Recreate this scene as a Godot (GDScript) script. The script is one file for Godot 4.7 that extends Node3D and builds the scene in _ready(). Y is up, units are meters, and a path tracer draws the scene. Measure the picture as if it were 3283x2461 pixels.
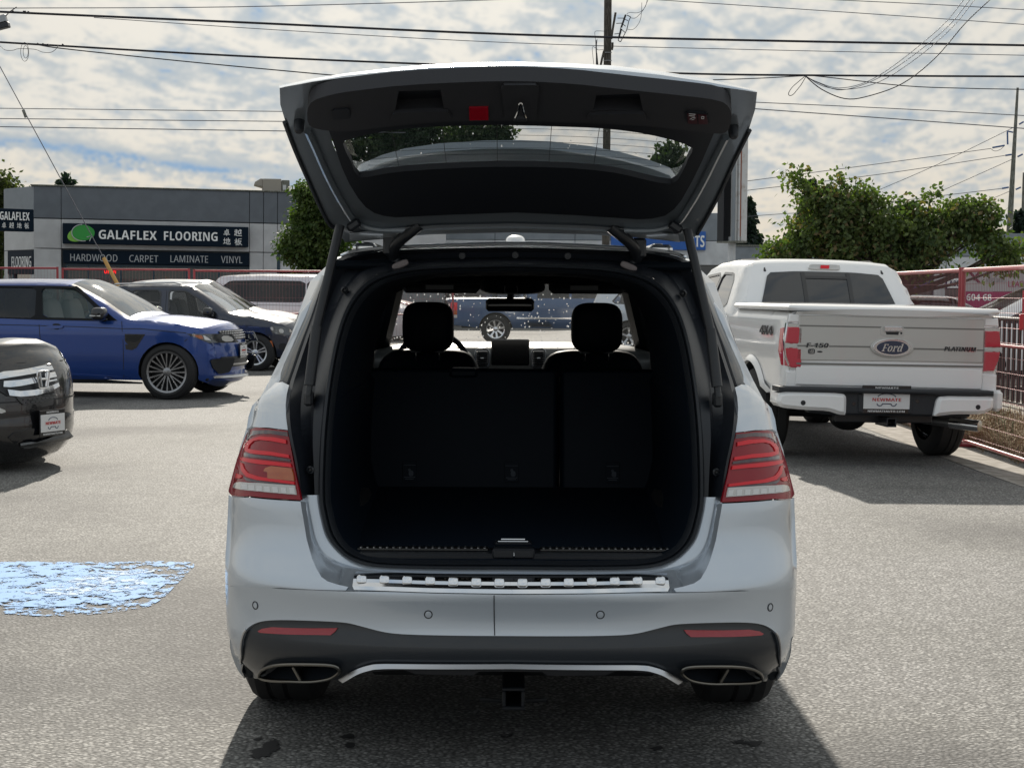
extends Node3D

# ---------------------------------------------------------------- helpers
class MB:
	# collects triangles; corners without a normal are smoothed by angle on commit
	var v := PackedVector3Array()
	var n := PackedVector3Array()
	var uv := PackedVector2Array()
	func tri(a: Vector3, b: Vector3, c: Vector3) -> void:
		v.append(a); v.append(b); v.append(c)
		n.append(Vector3.ZERO); n.append(Vector3.ZERO); n.append(Vector3.ZERO)
	func trin(a: Vector3, b: Vector3, c: Vector3, na: Vector3, nb: Vector3, nc: Vector3) -> void:
		if (b - a).cross(c - a).dot(na + nb + nc) < 0.0:
			v.append(a); v.append(c); v.append(b)
			n.append(na); n.append(nc); n.append(nb)
		else:
			v.append(a); v.append(b); v.append(c)
			n.append(na); n.append(nb); n.append(nc)
	func quad(a: Vector3, b: Vector3, c: Vector3, d: Vector3) -> void:
		tri(a, b, c); tri(a, c, d)
	func box(c: Vector3, s: Vector3, bev := 0.0, bs := Basis()) -> void:
		var h := s * 0.5
		var e: float = minf(bev, minf(h.x, minf(h.y, h.z)) * 0.95)
		if e <= 0.0:
			var p := []
			for i in 8:
				p.append(c + bs * Vector3(h.x if i & 1 else -h.x, h.y if i & 2 else -h.y, h.z if i & 4 else -h.z))
			for q in [[1, 3, 7, 5], [0, 4, 6, 2], [2, 6, 7, 3], [0, 1, 5, 4], [4, 5, 7, 6], [0, 2, 3, 1]]:
				quad(p[q[0]], p[q[1]], p[q[2]], p[q[3]])
			return
		# three points per corner: on the x, y and z face
		var k := {}
		for sx in [-1, 1]:
			for sy in [-1, 1]:
				for sz in [-1, 1]:
					var o := Vector3(sx * h.x, sy * h.y, sz * h.z)
					k[[sx, sy, sz, 0]] = c + bs * (o - Vector3(0, sy * e, sz * e))
					k[[sx, sy, sz, 1]] = c + bs * (o - Vector3(sx * e, 0, sz * e))
					k[[sx, sy, sz, 2]] = c + bs * (o - Vector3(sx * e, sy * e, 0))
					face([k[[sx, sy, sz, 0]], k[[sx, sy, sz, 1]], k[[sx, sy, sz, 2]]], bs * Vector3(sx, sy, sz))
		for s1 in [-1, 1]:
			face([k[[s1, -1, -1, 0]], k[[s1, 1, -1, 0]], k[[s1, 1, 1, 0]], k[[s1, -1, 1, 0]]], bs * Vector3(s1, 0, 0))
			face([k[[-1, s1, -1, 1]], k[[1, s1, -1, 1]], k[[1, s1, 1, 1]], k[[-1, s1, 1, 1]]], bs * Vector3(0, s1, 0))
			face([k[[-1, -1, s1, 2]], k[[1, -1, s1, 2]], k[[1, 1, s1, 2]], k[[-1, 1, s1, 2]]], bs * Vector3(0, 0, s1))
			for s2 in [-1, 1]:
				face([k[[s1, s2, -1, 0]], k[[s1, s2, 1, 0]], k[[s1, s2, 1, 1]], k[[s1, s2, -1, 1]]], bs * Vector3(s1, s2, 0))
				face([k[[s1, -1, s2, 0]], k[[s1, 1, s2, 0]], k[[s1, 1, s2, 2]], k[[s1, -1, s2, 2]]], bs * Vector3(s1, 0, s2))
				face([k[[-1, s1, s2, 1]], k[[1, s1, s2, 1]], k[[1, s1, s2, 2]], k[[-1, s1, s2, 2]]], bs * Vector3(0, s1, s2))
	func face(p: Array, out: Vector3) -> void:
		# a convex polygon turned to face out
		if (p[1] - p[0]).cross(p[2] - p[0]).dot(out) < 0.0:
			p.reverse()
		for i in range(1, p.size() - 1):
			tri(p[0], p[i], p[i + 1])
	func tube(path: PackedVector3Array, r, sides := 8, caps := true, r1 = null) -> void:
		var rings := []
		var up := Vector3.UP
		for i in path.size():
			var t := (path[mini(i + 1, path.size() - 1)] - path[maxi(i - 1, 0)]).normalized()
			if absf(t.dot(up)) > 0.95:
				up = Vector3.RIGHT if absf(t.x) < 0.9 else Vector3.BACK
			var a := t.cross(up).normalized()
			var b := t.cross(a).normalized()
			up = -b
			var rr: float = r if r1 == null else lerpf(r, r1, float(i) / maxf(1.0, path.size() - 1))
			var ring := PackedVector3Array()
			for j in sides:
				var g := TAU * j / sides
				ring.append(path[i] + (a * cos(g) + b * sin(g)) * rr)
			rings.append(ring)
		loft(rings, true, caps)
	func loft(rings: Array, closed := true, caps := false, flip := false) -> void:
		for i in rings.size() - 1:
			var A: PackedVector3Array = rings[i]
			var B: PackedVector3Array = rings[i + 1]
			for j in (A.size() if closed else A.size() - 1):
				var k := (j + 1) % A.size()
				if flip:
					quad(A[j], B[j], B[k], A[k])
				else:
					quad(A[j], A[k], B[k], B[j])
		if caps:
			var s: PackedVector3Array = rings[0]
			var e: PackedVector3Array = rings[-1]
			for j in range(1, s.size() - 1):
				if flip:
					tri(s[0], s[j], s[j + 1]); tri(e[0], e[j + 1], e[j])
				else:
					tri(s[0], s[j + 1], s[j]); tri(e[0], e[j], e[j + 1])
	func lathe(prof: PackedVector2Array, o: Vector3, bs: Basis, segs := 24) -> void:
		# prof: (radius, height along bs.y)
		var rings := []
		for i in segs + 1:
			var g := TAU * i / segs
			var ring := PackedVector3Array()
			for p in prof:
				ring.append(o + bs * Vector3(cos(g) * p.x, p.y, sin(g) * p.x))
			rings.append(ring)
		loft(rings, false)
	func prism(poly: PackedVector2Array, depth: float, o: Vector3, bs: Basis, bev := 0.0) -> void:
		# poly in the x,y plane of bs; from z=0 to z=depth; the z=depth face is bevelled
		var p := poly.duplicate()
		if Geometry2D.is_polygon_clockwise(p):
			p.reverse()
		var top := p
		if bev > 0.0:
			var off := Geometry2D.offset_polygon(p, -bev)
			if off.size() == 1 and off[0].size() > 2:
				top = off[0]
				if Geometry2D.is_polygon_clockwise(top):
					top.reverse()
		var it := Geometry2D.triangulate_polygon(top)
		for i in range(0, it.size(), 3):
			face([o + bs * Vector3(top[it[i]].x, top[it[i]].y, depth), o + bs * Vector3(top[it[i + 1]].x, top[it[i + 1]].y, depth), o + bs * Vector3(top[it[i + 2]].x, top[it[i + 2]].y, depth)], bs.z)
		var ib := Geometry2D.triangulate_polygon(p)
		for i in range(0, ib.size(), 3):
			face([o + bs * Vector3(p[ib[i]].x, p[ib[i]].y, 0), o + bs * Vector3(p[ib[i + 1]].x, p[ib[i + 1]].y, 0), o + bs * Vector3(p[ib[i + 2]].x, p[ib[i + 2]].y, 0)], -bs.z)
		var hb := depth - (bev if top != p else 0.0)
		for i in p.size():
			var a := p[i]
			var b := p[(i + 1) % p.size()]
			quad(o + bs * Vector3(a.x, a.y, 0), o + bs * Vector3(b.x, b.y, 0), o + bs * Vector3(b.x, b.y, hb), o + bs * Vector3(a.x, a.y, hb))
		if top != p:
			# bevel ring: join each rim corner to its nearest inner corner
			var m := PackedInt32Array()
			for a in p:
				var best := 0
				for j in top.size():
					if top[j].distance_squared_to(a) < top[best].distance_squared_to(a):
						best = j
				m.append(best)
			for i in p.size():
				var k := (i + 1) % p.size()
				var A := o + bs * Vector3(p[i].x, p[i].y, hb)
				var B := o + bs * Vector3(p[k].x, p[k].y, hb)
				var C := o + bs * Vector3(top[m[k]].x, top[m[k]].y, depth)
				var D := o + bs * Vector3(top[m[i]].x, top[m[i]].y, depth)
				tri(A, B, C)
				if m[i] != m[k]:
					tri(A, C, D)
	func pad(c: Vector3, s: Vector3, e1 := 0.5, e2 := 0.5, bs := Basis(), nu := 20, nv := 12) -> void:
		# superellipsoid: e1 rounds up and down, e2 around
		var f := func(x: float, e: float) -> float: return signf(x) * pow(absf(x), e)
		var rings := []
		for i in nv + 1:
			var a := -PI / 2 + PI * i / nv
			var ring := PackedVector3Array()
			for j in nu:
				var b := TAU * j / nu
				ring.append(c + bs * Vector3(s.x * 0.5 * f.call(cos(a), e1) * f.call(cos(b), e2), s.y * 0.5 * f.call(sin(a), e1), s.z * 0.5 * f.call(cos(a), e1) * f.call(sin(b), e2)))
			rings.append(ring)
		loft(rings, true, false, true)
	func ribbon(a: PackedVector3Array, b: PackedVector3Array) -> void:
		for i in a.size() - 1:
			quad(a[i], b[i], b[i + 1], a[i + 1])
	func mesh(angle := 38.0) -> ArrayMesh:
		var lim := cos(deg_to_rad(angle))
		var fn := PackedVector3Array()
		var tab := {}
		for i in range(0, v.size(), 3):
			var c := (v[i + 1] - v[i]).cross(v[i + 2] - v[i])
			fn.append(c)
			if n[i] == Vector3.ZERO:
				for k in 3:
					var q := Vector3i((v[i + k] * 4000.0).round())
					if tab.has(q):
						tab[q].append(i / 3)
					else:
						tab[q] = PackedInt32Array([i / 3])
		var fu := PackedVector3Array()
		for c in fn:
			fu.append(c.normalized())
		var V := PackedVector3Array()
		var N := PackedVector3Array()
		for i in range(0, v.size(), 3):
			if fn[i / 3].length_squared() < 1e-18:
				continue
			for k in [0, 2, 1]:
				var nn := n[i + k]
				if nn == Vector3.ZERO:
					var q := Vector3i((v[i + k] * 4000.0).round())
					for t in tab[q]:
						if fu[t].dot(fu[i / 3]) > lim:
							nn += fn[t]
					nn = nn.normalized()
				V.append(v[i + k])
				N.append(nn)
		var arr := []
		arr.resize(Mesh.ARRAY_MAX)
		arr[Mesh.ARRAY_VERTEX] = V
		arr[Mesh.ARRAY_NORMAL] = N
		var m := ArrayMesh.new()
		if V.size() > 0:
			m.add_surface_from_arrays(Mesh.PRIMITIVE_TRIANGLES, arr)
		return m

var M := {}
var rng := RandomNumberGenerator.new()

func lin(r: float, g: float, b: float) -> Color:
	return Color(r, g, b).linear_to_srgb()

func mat(name_: String, r: float, g: float, b: float, rough := 0.6, metal := 0.0, coat := 0.0) -> StandardMaterial3D:
	var m := StandardMaterial3D.new()
	m.resource_name = name_
	m.albedo_color = lin(r, g, b)
	m.roughness = rough
	m.metallic = metal
	if coat > 0.0:
		m.clearcoat_enabled = true
		m.clearcoat = coat
		m.clearcoat_roughness = 0.04
	M[name_] = m
	return m

func glass(name_: String, r: float, g: float, b: float, alpha: float) -> StandardMaterial3D:
	var m := mat(name_, r, g, b, 0.03)
	m.transparency = BaseMaterial3D.TRANSPARENCY_ALPHA
	m.albedo_color.a = alpha
	return m

func numbered(base: String, parent: Node) -> String:
	if not parent.has_node(NodePath(base)):
		return base
	var i := 1
	while parent.has_node(NodePath("%s_%03d" % [base, i])):
		i += 1
	return "%s_%03d" % [base, i]

func tag(o: Node3D, label: String, category: String, group := "") -> Node3D:
	o.set_meta("label", label)
	o.set_meta("category", category)
	if group:
		o.set_meta("group", group)
	return o

func thing(called: String, label: String, category: String, at := Vector3.ZERO, rot := Vector3.ZERO, group := "") -> Node3D:
	var o := Node3D.new()
	o.name = numbered(called, self)
	add_child(o, true)
	o.position = at
	o.rotation = rot
	return tag(o, label, category, group)

func p3(a: Array) -> PackedVector3Array:
	var o := PackedVector3Array()
	for i in range(0, a.size(), 3):
		o.append(Vector3(a[i], a[i + 1], a[i + 2]))
	return o

func p2(a: Array) -> PackedVector2Array:
	var o := PackedVector2Array()
	for i in range(0, a.size(), 2):
		o.append(Vector2(a[i], a[i + 1]))
	return o

var counts := {}
func put(called: String, m: Mesh, material: Material, parent: Node, at := Vector3.ZERO) -> MeshInstance3D:
	var o := MeshInstance3D.new()
	var key := [parent.get_instance_id(), called]
	var c: int = counts.get(key, 0)
	counts[key] = c + 1
	o.name = called if c == 0 else "%s_%03d" % [called, c]
	o.mesh = m
	o.material_override = material
	o.position = at
	parent.add_child(o, true)
	return o

func part(called: String, mb: MB, material: Material, parent: Node, angle := 38.0) -> MeshInstance3D:
	return put(called, mb.mesh(angle), material, parent)

func structure(o: Node3D) -> Node3D:
	o.set_meta("kind", "structure")
	return o

func letters(called: String, s: String, where: Vector3, bs: Basis, w: float, h: float, material: Material, parent: Node, bold := false, family := "Droid Sans", depth := 0.012) -> MeshInstance3D:
	# lettering fitted to w by h metres, its middle at where, facing bs.z
	var t := TextMesh.new()
	var f := SystemFont.new()
	f.font_names = PackedStringArray([family])
	f.font_weight = 700 if bold else 400
	t.font = f
	t.font_size = 64
	t.pixel_size = 0.01
	t.curve_step = 1.0
	t.depth = 0.1
	t.text = s
	var bb := t.get_aabb()
	var o := put(called, t, material, parent)
	var sc := Vector3(w / maxf(bb.size.x, 0.01), h / maxf(bb.size.y, 0.01), depth / 0.1)
	var b2 := Basis(bs.x * sc.x, bs.y * sc.y, bs.z * sc.z)
	o.transform = Transform3D(b2, where - b2 * bb.get_center())
	return o

func curve(pts: PackedVector3Array, sub := 6) -> PackedVector3Array:
	var out := PackedVector3Array()
	for i in pts.size() - 1:
		var a := pts[maxi(i - 1, 0)]
		var b := pts[i]
		var c := pts[i + 1]
		var d := pts[mini(i + 2, pts.size() - 1)]
		for k in sub:
			out.append(b.cubic_interpolate(c, a, d, float(k) / sub))
	out.append(pts[-1])
	return out

func curve2(pts: PackedVector2Array, sub := 6, closed := false) -> PackedVector2Array:
	var out := PackedVector2Array()
	var m := pts.size()
	for i in (m if closed else m - 1):
		var a := pts[(i - 1 + m) % m] if closed else pts[maxi(i - 1, 0)]
		var b := pts[i]
		var c := pts[(i + 1) % m]
		var d := pts[(i + 2) % m] if closed else pts[mini(i + 2, m - 1)]
		for k in sub:
			out.append(b.cubic_interpolate(c, a, d, float(k) / sub))
	if not closed:
		out.append(pts[-1])
	return out

func chaikin(p: PackedVector2Array, times := 2, q := 0.25) -> PackedVector2Array:
	for t in times:
		var o := PackedVector2Array()
		for i in p.size():
			var a := p[i]
			var b := p[(i + 1) % p.size()]
			o.append(a.lerp(b, q))
			o.append(a.lerp(b, 1.0 - q))
		p = o
	return p

func rounded(w: float, h: float, r: float, c := Vector2.ZERO, k := 4) -> PackedVector2Array:
	var o := PackedVector2Array()
	for q in [[1, 1, 0.0], [-1, 1, PI / 2], [-1, -1, PI], [1, -1, 1.5 * PI]]:
		for i in k + 1:
			var a: float = q[2] + PI / 2 * i / k
			o.append(c + Vector2(q[0] * (w / 2 - r), q[1] * (h / 2 - r)) + Vector2(cos(a), sin(a)) * r)
	return o

func ellipse(rx: float, ry: float, c := Vector2.ZERO, n := 24) -> PackedVector2Array:
	var o := PackedVector2Array()
	for i in n:
		o.append(c + Vector2(cos(TAU * i / n) * rx, sin(TAU * i / n) * ry))
	return o

func flipx(p: PackedVector2Array) -> PackedVector2Array:
	var o := PackedVector2Array()
	for q in p:
		o.append(Vector2(-q.x, q.y))
	return o

func flipz(p: PackedVector3Array) -> PackedVector3Array:
	var o := PackedVector3Array()
	for q in p:
		o.append(Vector3(q.x, q.y, -q.z))
	return o

func patch(mb: MB, poly: PackedVector2Array, holes: Array, f: Callable, cell: float, sgn := 1.0, thick := 0.0) -> void:
	# the part of the surface f(Vector2) -> Vector3 inside poly and outside the holes, with an edge of that thickness turned back
	var lo := poly[0]
	var hi := poly[0]
	for p in poly:
		lo = lo.min(p)
		hi = hi.max(p)
	var nx := maxi(1, int(ceil((hi.x - lo.x) / cell)))
	var ny := maxi(1, int(ceil((hi.y - lo.y) / cell)))
	var seen := {}
	var look := func(p: Vector2) -> Array:
		var key := Vector2i((p * 20000.0).round())
		if not seen.has(key):
			var e := 0.0015
			var n: Vector3 = (f.call(p + Vector2(e, 0)) - f.call(p - Vector2(e, 0))).cross(f.call(p + Vector2(0, e)) - f.call(p - Vector2(0, e))).normalized() * sgn
			seen[key] = [f.call(p), n]
		return seen[key]
	for i in nx:
		for j in ny:
			var a := Vector2(lerpf(lo.x, hi.x, float(i) / nx), lerpf(lo.y, hi.y, float(j) / ny))
			var b := Vector2(lerpf(lo.x, hi.x, float(i + 1) / nx), lerpf(lo.y, hi.y, float(j + 1) / ny))
			var pieces := Geometry2D.intersect_polygons(PackedVector2Array([a, Vector2(b.x, a.y), b, Vector2(a.x, b.y)]), poly)
			for h in holes:
				var next: Array[PackedVector2Array] = []
				for q in pieces:
					for w in Geometry2D.clip_polygons(q, h):
						if not Geometry2D.is_polygon_clockwise(w):
							next.append(w)
				pieces = next
			for q in pieces:
				var it := Geometry2D.triangulate_polygon(q)
				for k in range(0, it.size(), 3):
					var A: Array = look.call(q[it[k]])
					var B: Array = look.call(q[it[k + 1]])
					var C: Array = look.call(q[it[k + 2]])
					mb.trin(A[0], B[0], C[0], A[1], B[1], C[1])
	if thick > 0.0:
		for ring in [poly] + holes:
			for i in ring.size():
				var p: Vector2 = ring[i]
				var q: Vector2 = ring[(i + 1) % ring.size()]
				var m := maxi(1, int(p.distance_to(q) / cell))
				for k in m:
					var A: Array = look.call(p.lerp(q, float(k) / m))
					var B: Array = look.call(p.lerp(q, float(k + 1) / m))
					mb.quad(A[0], B[0], B[0] - B[1] * thick, A[0] - A[1] * thick)

func tab(t: PackedVector2Array, y: float) -> float:
	if y <= t[0].x:
		return t[0].y
	for i in t.size() - 1:
		if y <= t[i + 1].x:
			return lerpf(t[i].y, t[i + 1].y, (y - t[i].x) / (t[i + 1].x - t[i].x))
	return t[-1].y

func smooth_tab(t: PackedVector2Array, y: float) -> float:
	var n := t.size()
	if y <= t[0].x:
		return t[0].y
	for i in n - 1:
		if y <= t[i + 1].x:
			var h := t[i + 1].x - t[i].x
			var m := (t[i + 1].y - t[i].y) / h
			var m0 := m if i == 0 else 0.5 * (m + (t[i].y - t[i - 1].y) / (t[i].x - t[i - 1].x))
			var m1 := m if i == n - 2 else 0.5 * (m + (t[i + 2].y - t[i + 1].y) / (t[i + 2].x - t[i + 1].x))
			var s := (y - t[i].x) / h
			var s2 := s * s
			var s3 := s2 * s
			return t[i].y * (2 * s3 - 3 * s2 + 1) + h * m0 * (s3 - 2 * s2 + s) + t[i + 1].y * (3 * s2 - 2 * s3) + h * m1 * (s3 - s2)
	return t[-1].y

func noise_tex(seed_: int, freq: float, size := 512, oct := 4, type := FastNoiseLite.TYPE_SIMPLEX_SMOOTH, ramp: Array = []) -> NoiseTexture2D:
	var f := FastNoiseLite.new()
	f.seed = seed_
	f.frequency = freq
	f.noise_type = type
	f.fractal_octaves = oct
	var t := NoiseTexture2D.new()
	t.width = size
	t.height = size
	t.seamless = true
	t.noise = f
	if ramp.size():
		var g := Gradient.new()
		g.offsets = PackedFloat32Array()
		var offs := PackedFloat32Array()
		var cols := PackedColorArray()
		for r in ramp:
			offs.append(r[0])
			cols.append(r[1])
		g.offsets = offs
		g.colors = cols
		t.color_ramp = g
	return t

func tri_uv(m: StandardMaterial3D, per_metre: float) -> void:
	m.uv1_triplanar = true
	m.uv1_world_triplanar = true
	m.uv1_scale = Vector3.ONE * per_metre

# ---------------------------------------------------------------- vehicles: x forward from the tail, y up, z to the right-hand side
class Shell:
	var prof: PackedVector2Array      # up the tail, over the roof, down the nose
	var seg: PackedStringArray        # a name for each stretch of prof
	var hw: Callable
	var r := 0.07
	var crown := 0.03
	var bow_f := 0.12
	var bow_r := 0.08
	var ytop := PackedFloat32Array()
	var xlo := PackedFloat32Array()
	var xhi := PackedFloat32Array()
	var L := 1.0
	var top := 1.0
	func setup(keys: Array, sub := 4) -> void:
		# keys: [x, y, name of the stretch that follows]
		var p := PackedVector2Array()
		for k in keys:
			p.append(Vector2(k[0], k[1]))
		var m := p.size()
		for i in m - 1:
			var a := p[maxi(i - 1, 0)]
			var d := p[mini(i + 2, m - 1)]
			for s in sub:
				var t := float(s) / sub
				var q := p[i].lerp(p[i + 1], t).lerp(p[i].cubic_interpolate(p[i + 1], a, d, t), 0.75)
				prof.append(q)
				seg.append(keys[i][2])
		prof.append(p[-1])
		for q in prof:
			L = maxf(L, q.x)
			top = maxf(top, q.y)
		for i in 129:
			var x := L * i / 128.0
			var best := -1.0
			for j in prof.size() - 1:
				var a := prof[j]
				var b := prof[j + 1]
				if (a.x <= x) != (b.x <= x):
					best = maxf(best, lerpf(a.y, b.y, (x - a.x) / (b.x - a.x)))
			ytop.append(best if best > 0.0 else 0.5)
		ytop[0] = ytop[1]
		ytop[128] = ytop[127]
		for i in 65:
			var y := top * i / 64.0
			var lo := L
			var hi := 0.0
			for j in prof.size() - 1:
				var a := prof[j]
				var b := prof[j + 1]
				if (a.y <= y) != (b.y <= y):
					var x := lerpf(a.x, b.x, (y - a.y) / (b.y - a.y))
					lo = minf(lo, x)
					hi = maxf(hi, x)
			xlo.append(lo)
			xhi.append(hi)
		for i in range(1, 65):
			if xhi[i] == 0.0:
				xhi[i] = xhi[i - 1]
				xlo[i] = xlo[i - 1]
		for i in range(63, -1, -1):
			if xhi[i] == 0.0:
				xhi[i] = xhi[i + 1]
				xlo[i] = xlo[i + 1]
	func at(a: PackedFloat32Array, t: float) -> float:
		var f := clampf(t, 0.0, 1.0) * (a.size() - 1)
		var i := mini(int(f), a.size() - 2)
		return lerpf(a[i], a[i + 1], f - i)
	func z(x: float, y: float) -> float:
		# half the width of the side skin, with its rounded rim
		var e := 0.02
		var g := (at(ytop, (x + e) / L) - at(ytop, (x - e) / L)) / (2 * e)
		var d := (at(ytop, x / L) - y) / sqrt(1.0 + g * g)
		d = minf(d, minf(x - at(xlo, y / top), at(xhi, y / top) - x))
		d = maxf(d, 0.0)
		var w: float = hw.call(x, y)
		if d < r:
			w -= r - sqrt(maxf(0.0, r * r - (r - d) * (r - d)))
		return w
	func side(s: float, off := 0.0) -> Callable:
		return func(p: Vector2) -> Vector3: return Vector3(p.x, p.y, s * (z(p.x, p.y) + off))
	func nrm(i: int) -> Vector2:
		var t := (prof[mini(i + 1, prof.size() - 1)] - prof[maxi(i - 1, 0)]).normalized()
		return Vector2(-t.y, t.x)
	func ring(i: int, vs: Array, off := 0.0) -> PackedVector3Array:
		var p := prof[i]
		var q := nrm(i)
		var w: float = hw.call(p.x, p.y) - r
		var b := crown
		if q.x > 0.0:
			b = lerpf(crown, bow_f, clampf(q.x, 0, 1))
		else:
			b = lerpf(crown, bow_r, clampf(-q.x, 0, 1))
		var out := PackedVector3Array()
		for v in vs:
			var k: float = b * (1.0 - pow(absf(v), 2.4)) + off
			out.append(Vector3(p.x + q.x * k, p.y + q.y * k, v * w))
		return out
	func strips(names: Array, vs: Array, off := 0.0) -> MB:
		var mb := MB.new()
		for i in prof.size() - 1:
			if seg[i] in names:
				mb.loft([ring(i, vs, off), ring(i + 1, vs, off)], false)
		return mb
	func nose(off := 0.0, rear := false) -> Callable:
		# the front (or tail) face as a surface over (z, y)
		return func(p: Vector2) -> Vector3:
			var best := -1
			var t := 0.0
			for j in prof.size() - 1:
				var a := prof[j]
				var b := prof[j + 1]
				if (a.y <= p.y) != (b.y <= p.y) and (a.x > L * 0.5) != rear:
					best = j
					t = (p.y - a.y) / (b.y - a.y)
					if rear:
						break
			if best < 0:
				best = 0 if rear else prof.size() - 2
			var q := prof[best].lerp(prof[best + 1], t)
			var n := nrm(best).lerp(nrm(best + 1), t)
			var w: float = hw.call(q.x, q.y) - r
			var b := lerpf(crown, bow_r if rear else bow_f, absf(n.x))
			var k: float = b * (1.0 - pow(minf(absf(p.x) / w, 1.0), 2.4)) + off
			return Vector3(q.x + k / (signf(n.x) * maxf(absf(n.x), 0.45)), p.y, p.x)

const ACROSS := [-1.0, -0.93, -0.82, -0.62, -0.35, 0.0, 0.35, 0.62, 0.82, 0.93, 1.0]
const ACROSS_GLASS := [-0.92, -0.82, -0.62, -0.35, 0.0, 0.35, 0.62, 0.82, 0.92]

func arch(cx: float, cy: float, r: float, y0: float) -> PackedVector2Array:
	# wheel opening from front to back, ends at height y0
	var a0 := asin(clampf((y0 - cy) / r, -1, 1))
	var o := PackedVector2Array()
	for i in 17:
		var a := lerpf(a0, PI - a0, i / 16.0)
		o.append(Vector2(cx + cos(a) * r, cy + sin(a) * r))
	return o

func body_poly(sh: Shell, sill: float, wheels: Array, ra: float, ry: float) -> PackedVector2Array:
	var p := sh.prof.duplicate()
	for w in wheels:
		p.append_array(arch(w, ry, ra, sill))
	return p

func car_shell(root: Node3D, sh: Shell, sill: float, wheels: Array, ra: float, ry: float, paint: Material, windows: Array, cell := 0.1) -> void:
	# windows: [poly, glass material]
	var holes := []
	for w in windows:
		holes.append(w[0])
	var poly := body_poly(sh, sill, wheels, ra, ry)
	for s in [1.0, -1.0]:
		var mb := MB.new()
		patch(mb, poly, holes, sh.side(s), cell, s)
		part("side_panel", mb, paint, root)
		for w in windows:
			var g := MB.new()
			patch(g, w[0], [], sh.side(s, -0.012), cell * 1.5, s)
			part("side_window", g, w[1], root)
			if w.size() > 2:
				var fr := MB.new()
				var outer := Geometry2D.offset_polygon(w[0], w[2])
				patch(fr, outer[0], [w[0]], sh.side(s, 0.004), cell * 1.5, s, 0.02)
				part("window_surround", fr, M.gloss_black, root)
		# dark lining of the wheel openings
		for wx in wheels:
			var ln := MB.new()
			var a := arch(wx, ry, ra - 0.003, sill)
			var A := PackedVector3Array()
			var B := PackedVector3Array()
			for q in a:
				var zz := sh.z(q.x, q.y)
				A.append(Vector3(q.x, q.y, s * (zz - 0.004)))
				B.append(Vector3(q.x, q.y, s * (zz - 0.42)))
			ln.ribbon(A, B)
			ln.loft([B, PackedVector3Array(range(B.size()).map(func(_i): return Vector3(wx, ry, B[0].z)))], false)
			part("wheel_lining", ln, M.dark_plastic, root)

func underbody(root: Node3D, x0: float, x1: float, y: float, w: float) -> void:
	var mb := MB.new()
	mb.box(Vector3((x0 + x1) / 2, y, 0), Vector3(x1 - x0, 0.08, w), 0.02)
	part("underbody", mb, M.dark_plastic, root)

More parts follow.
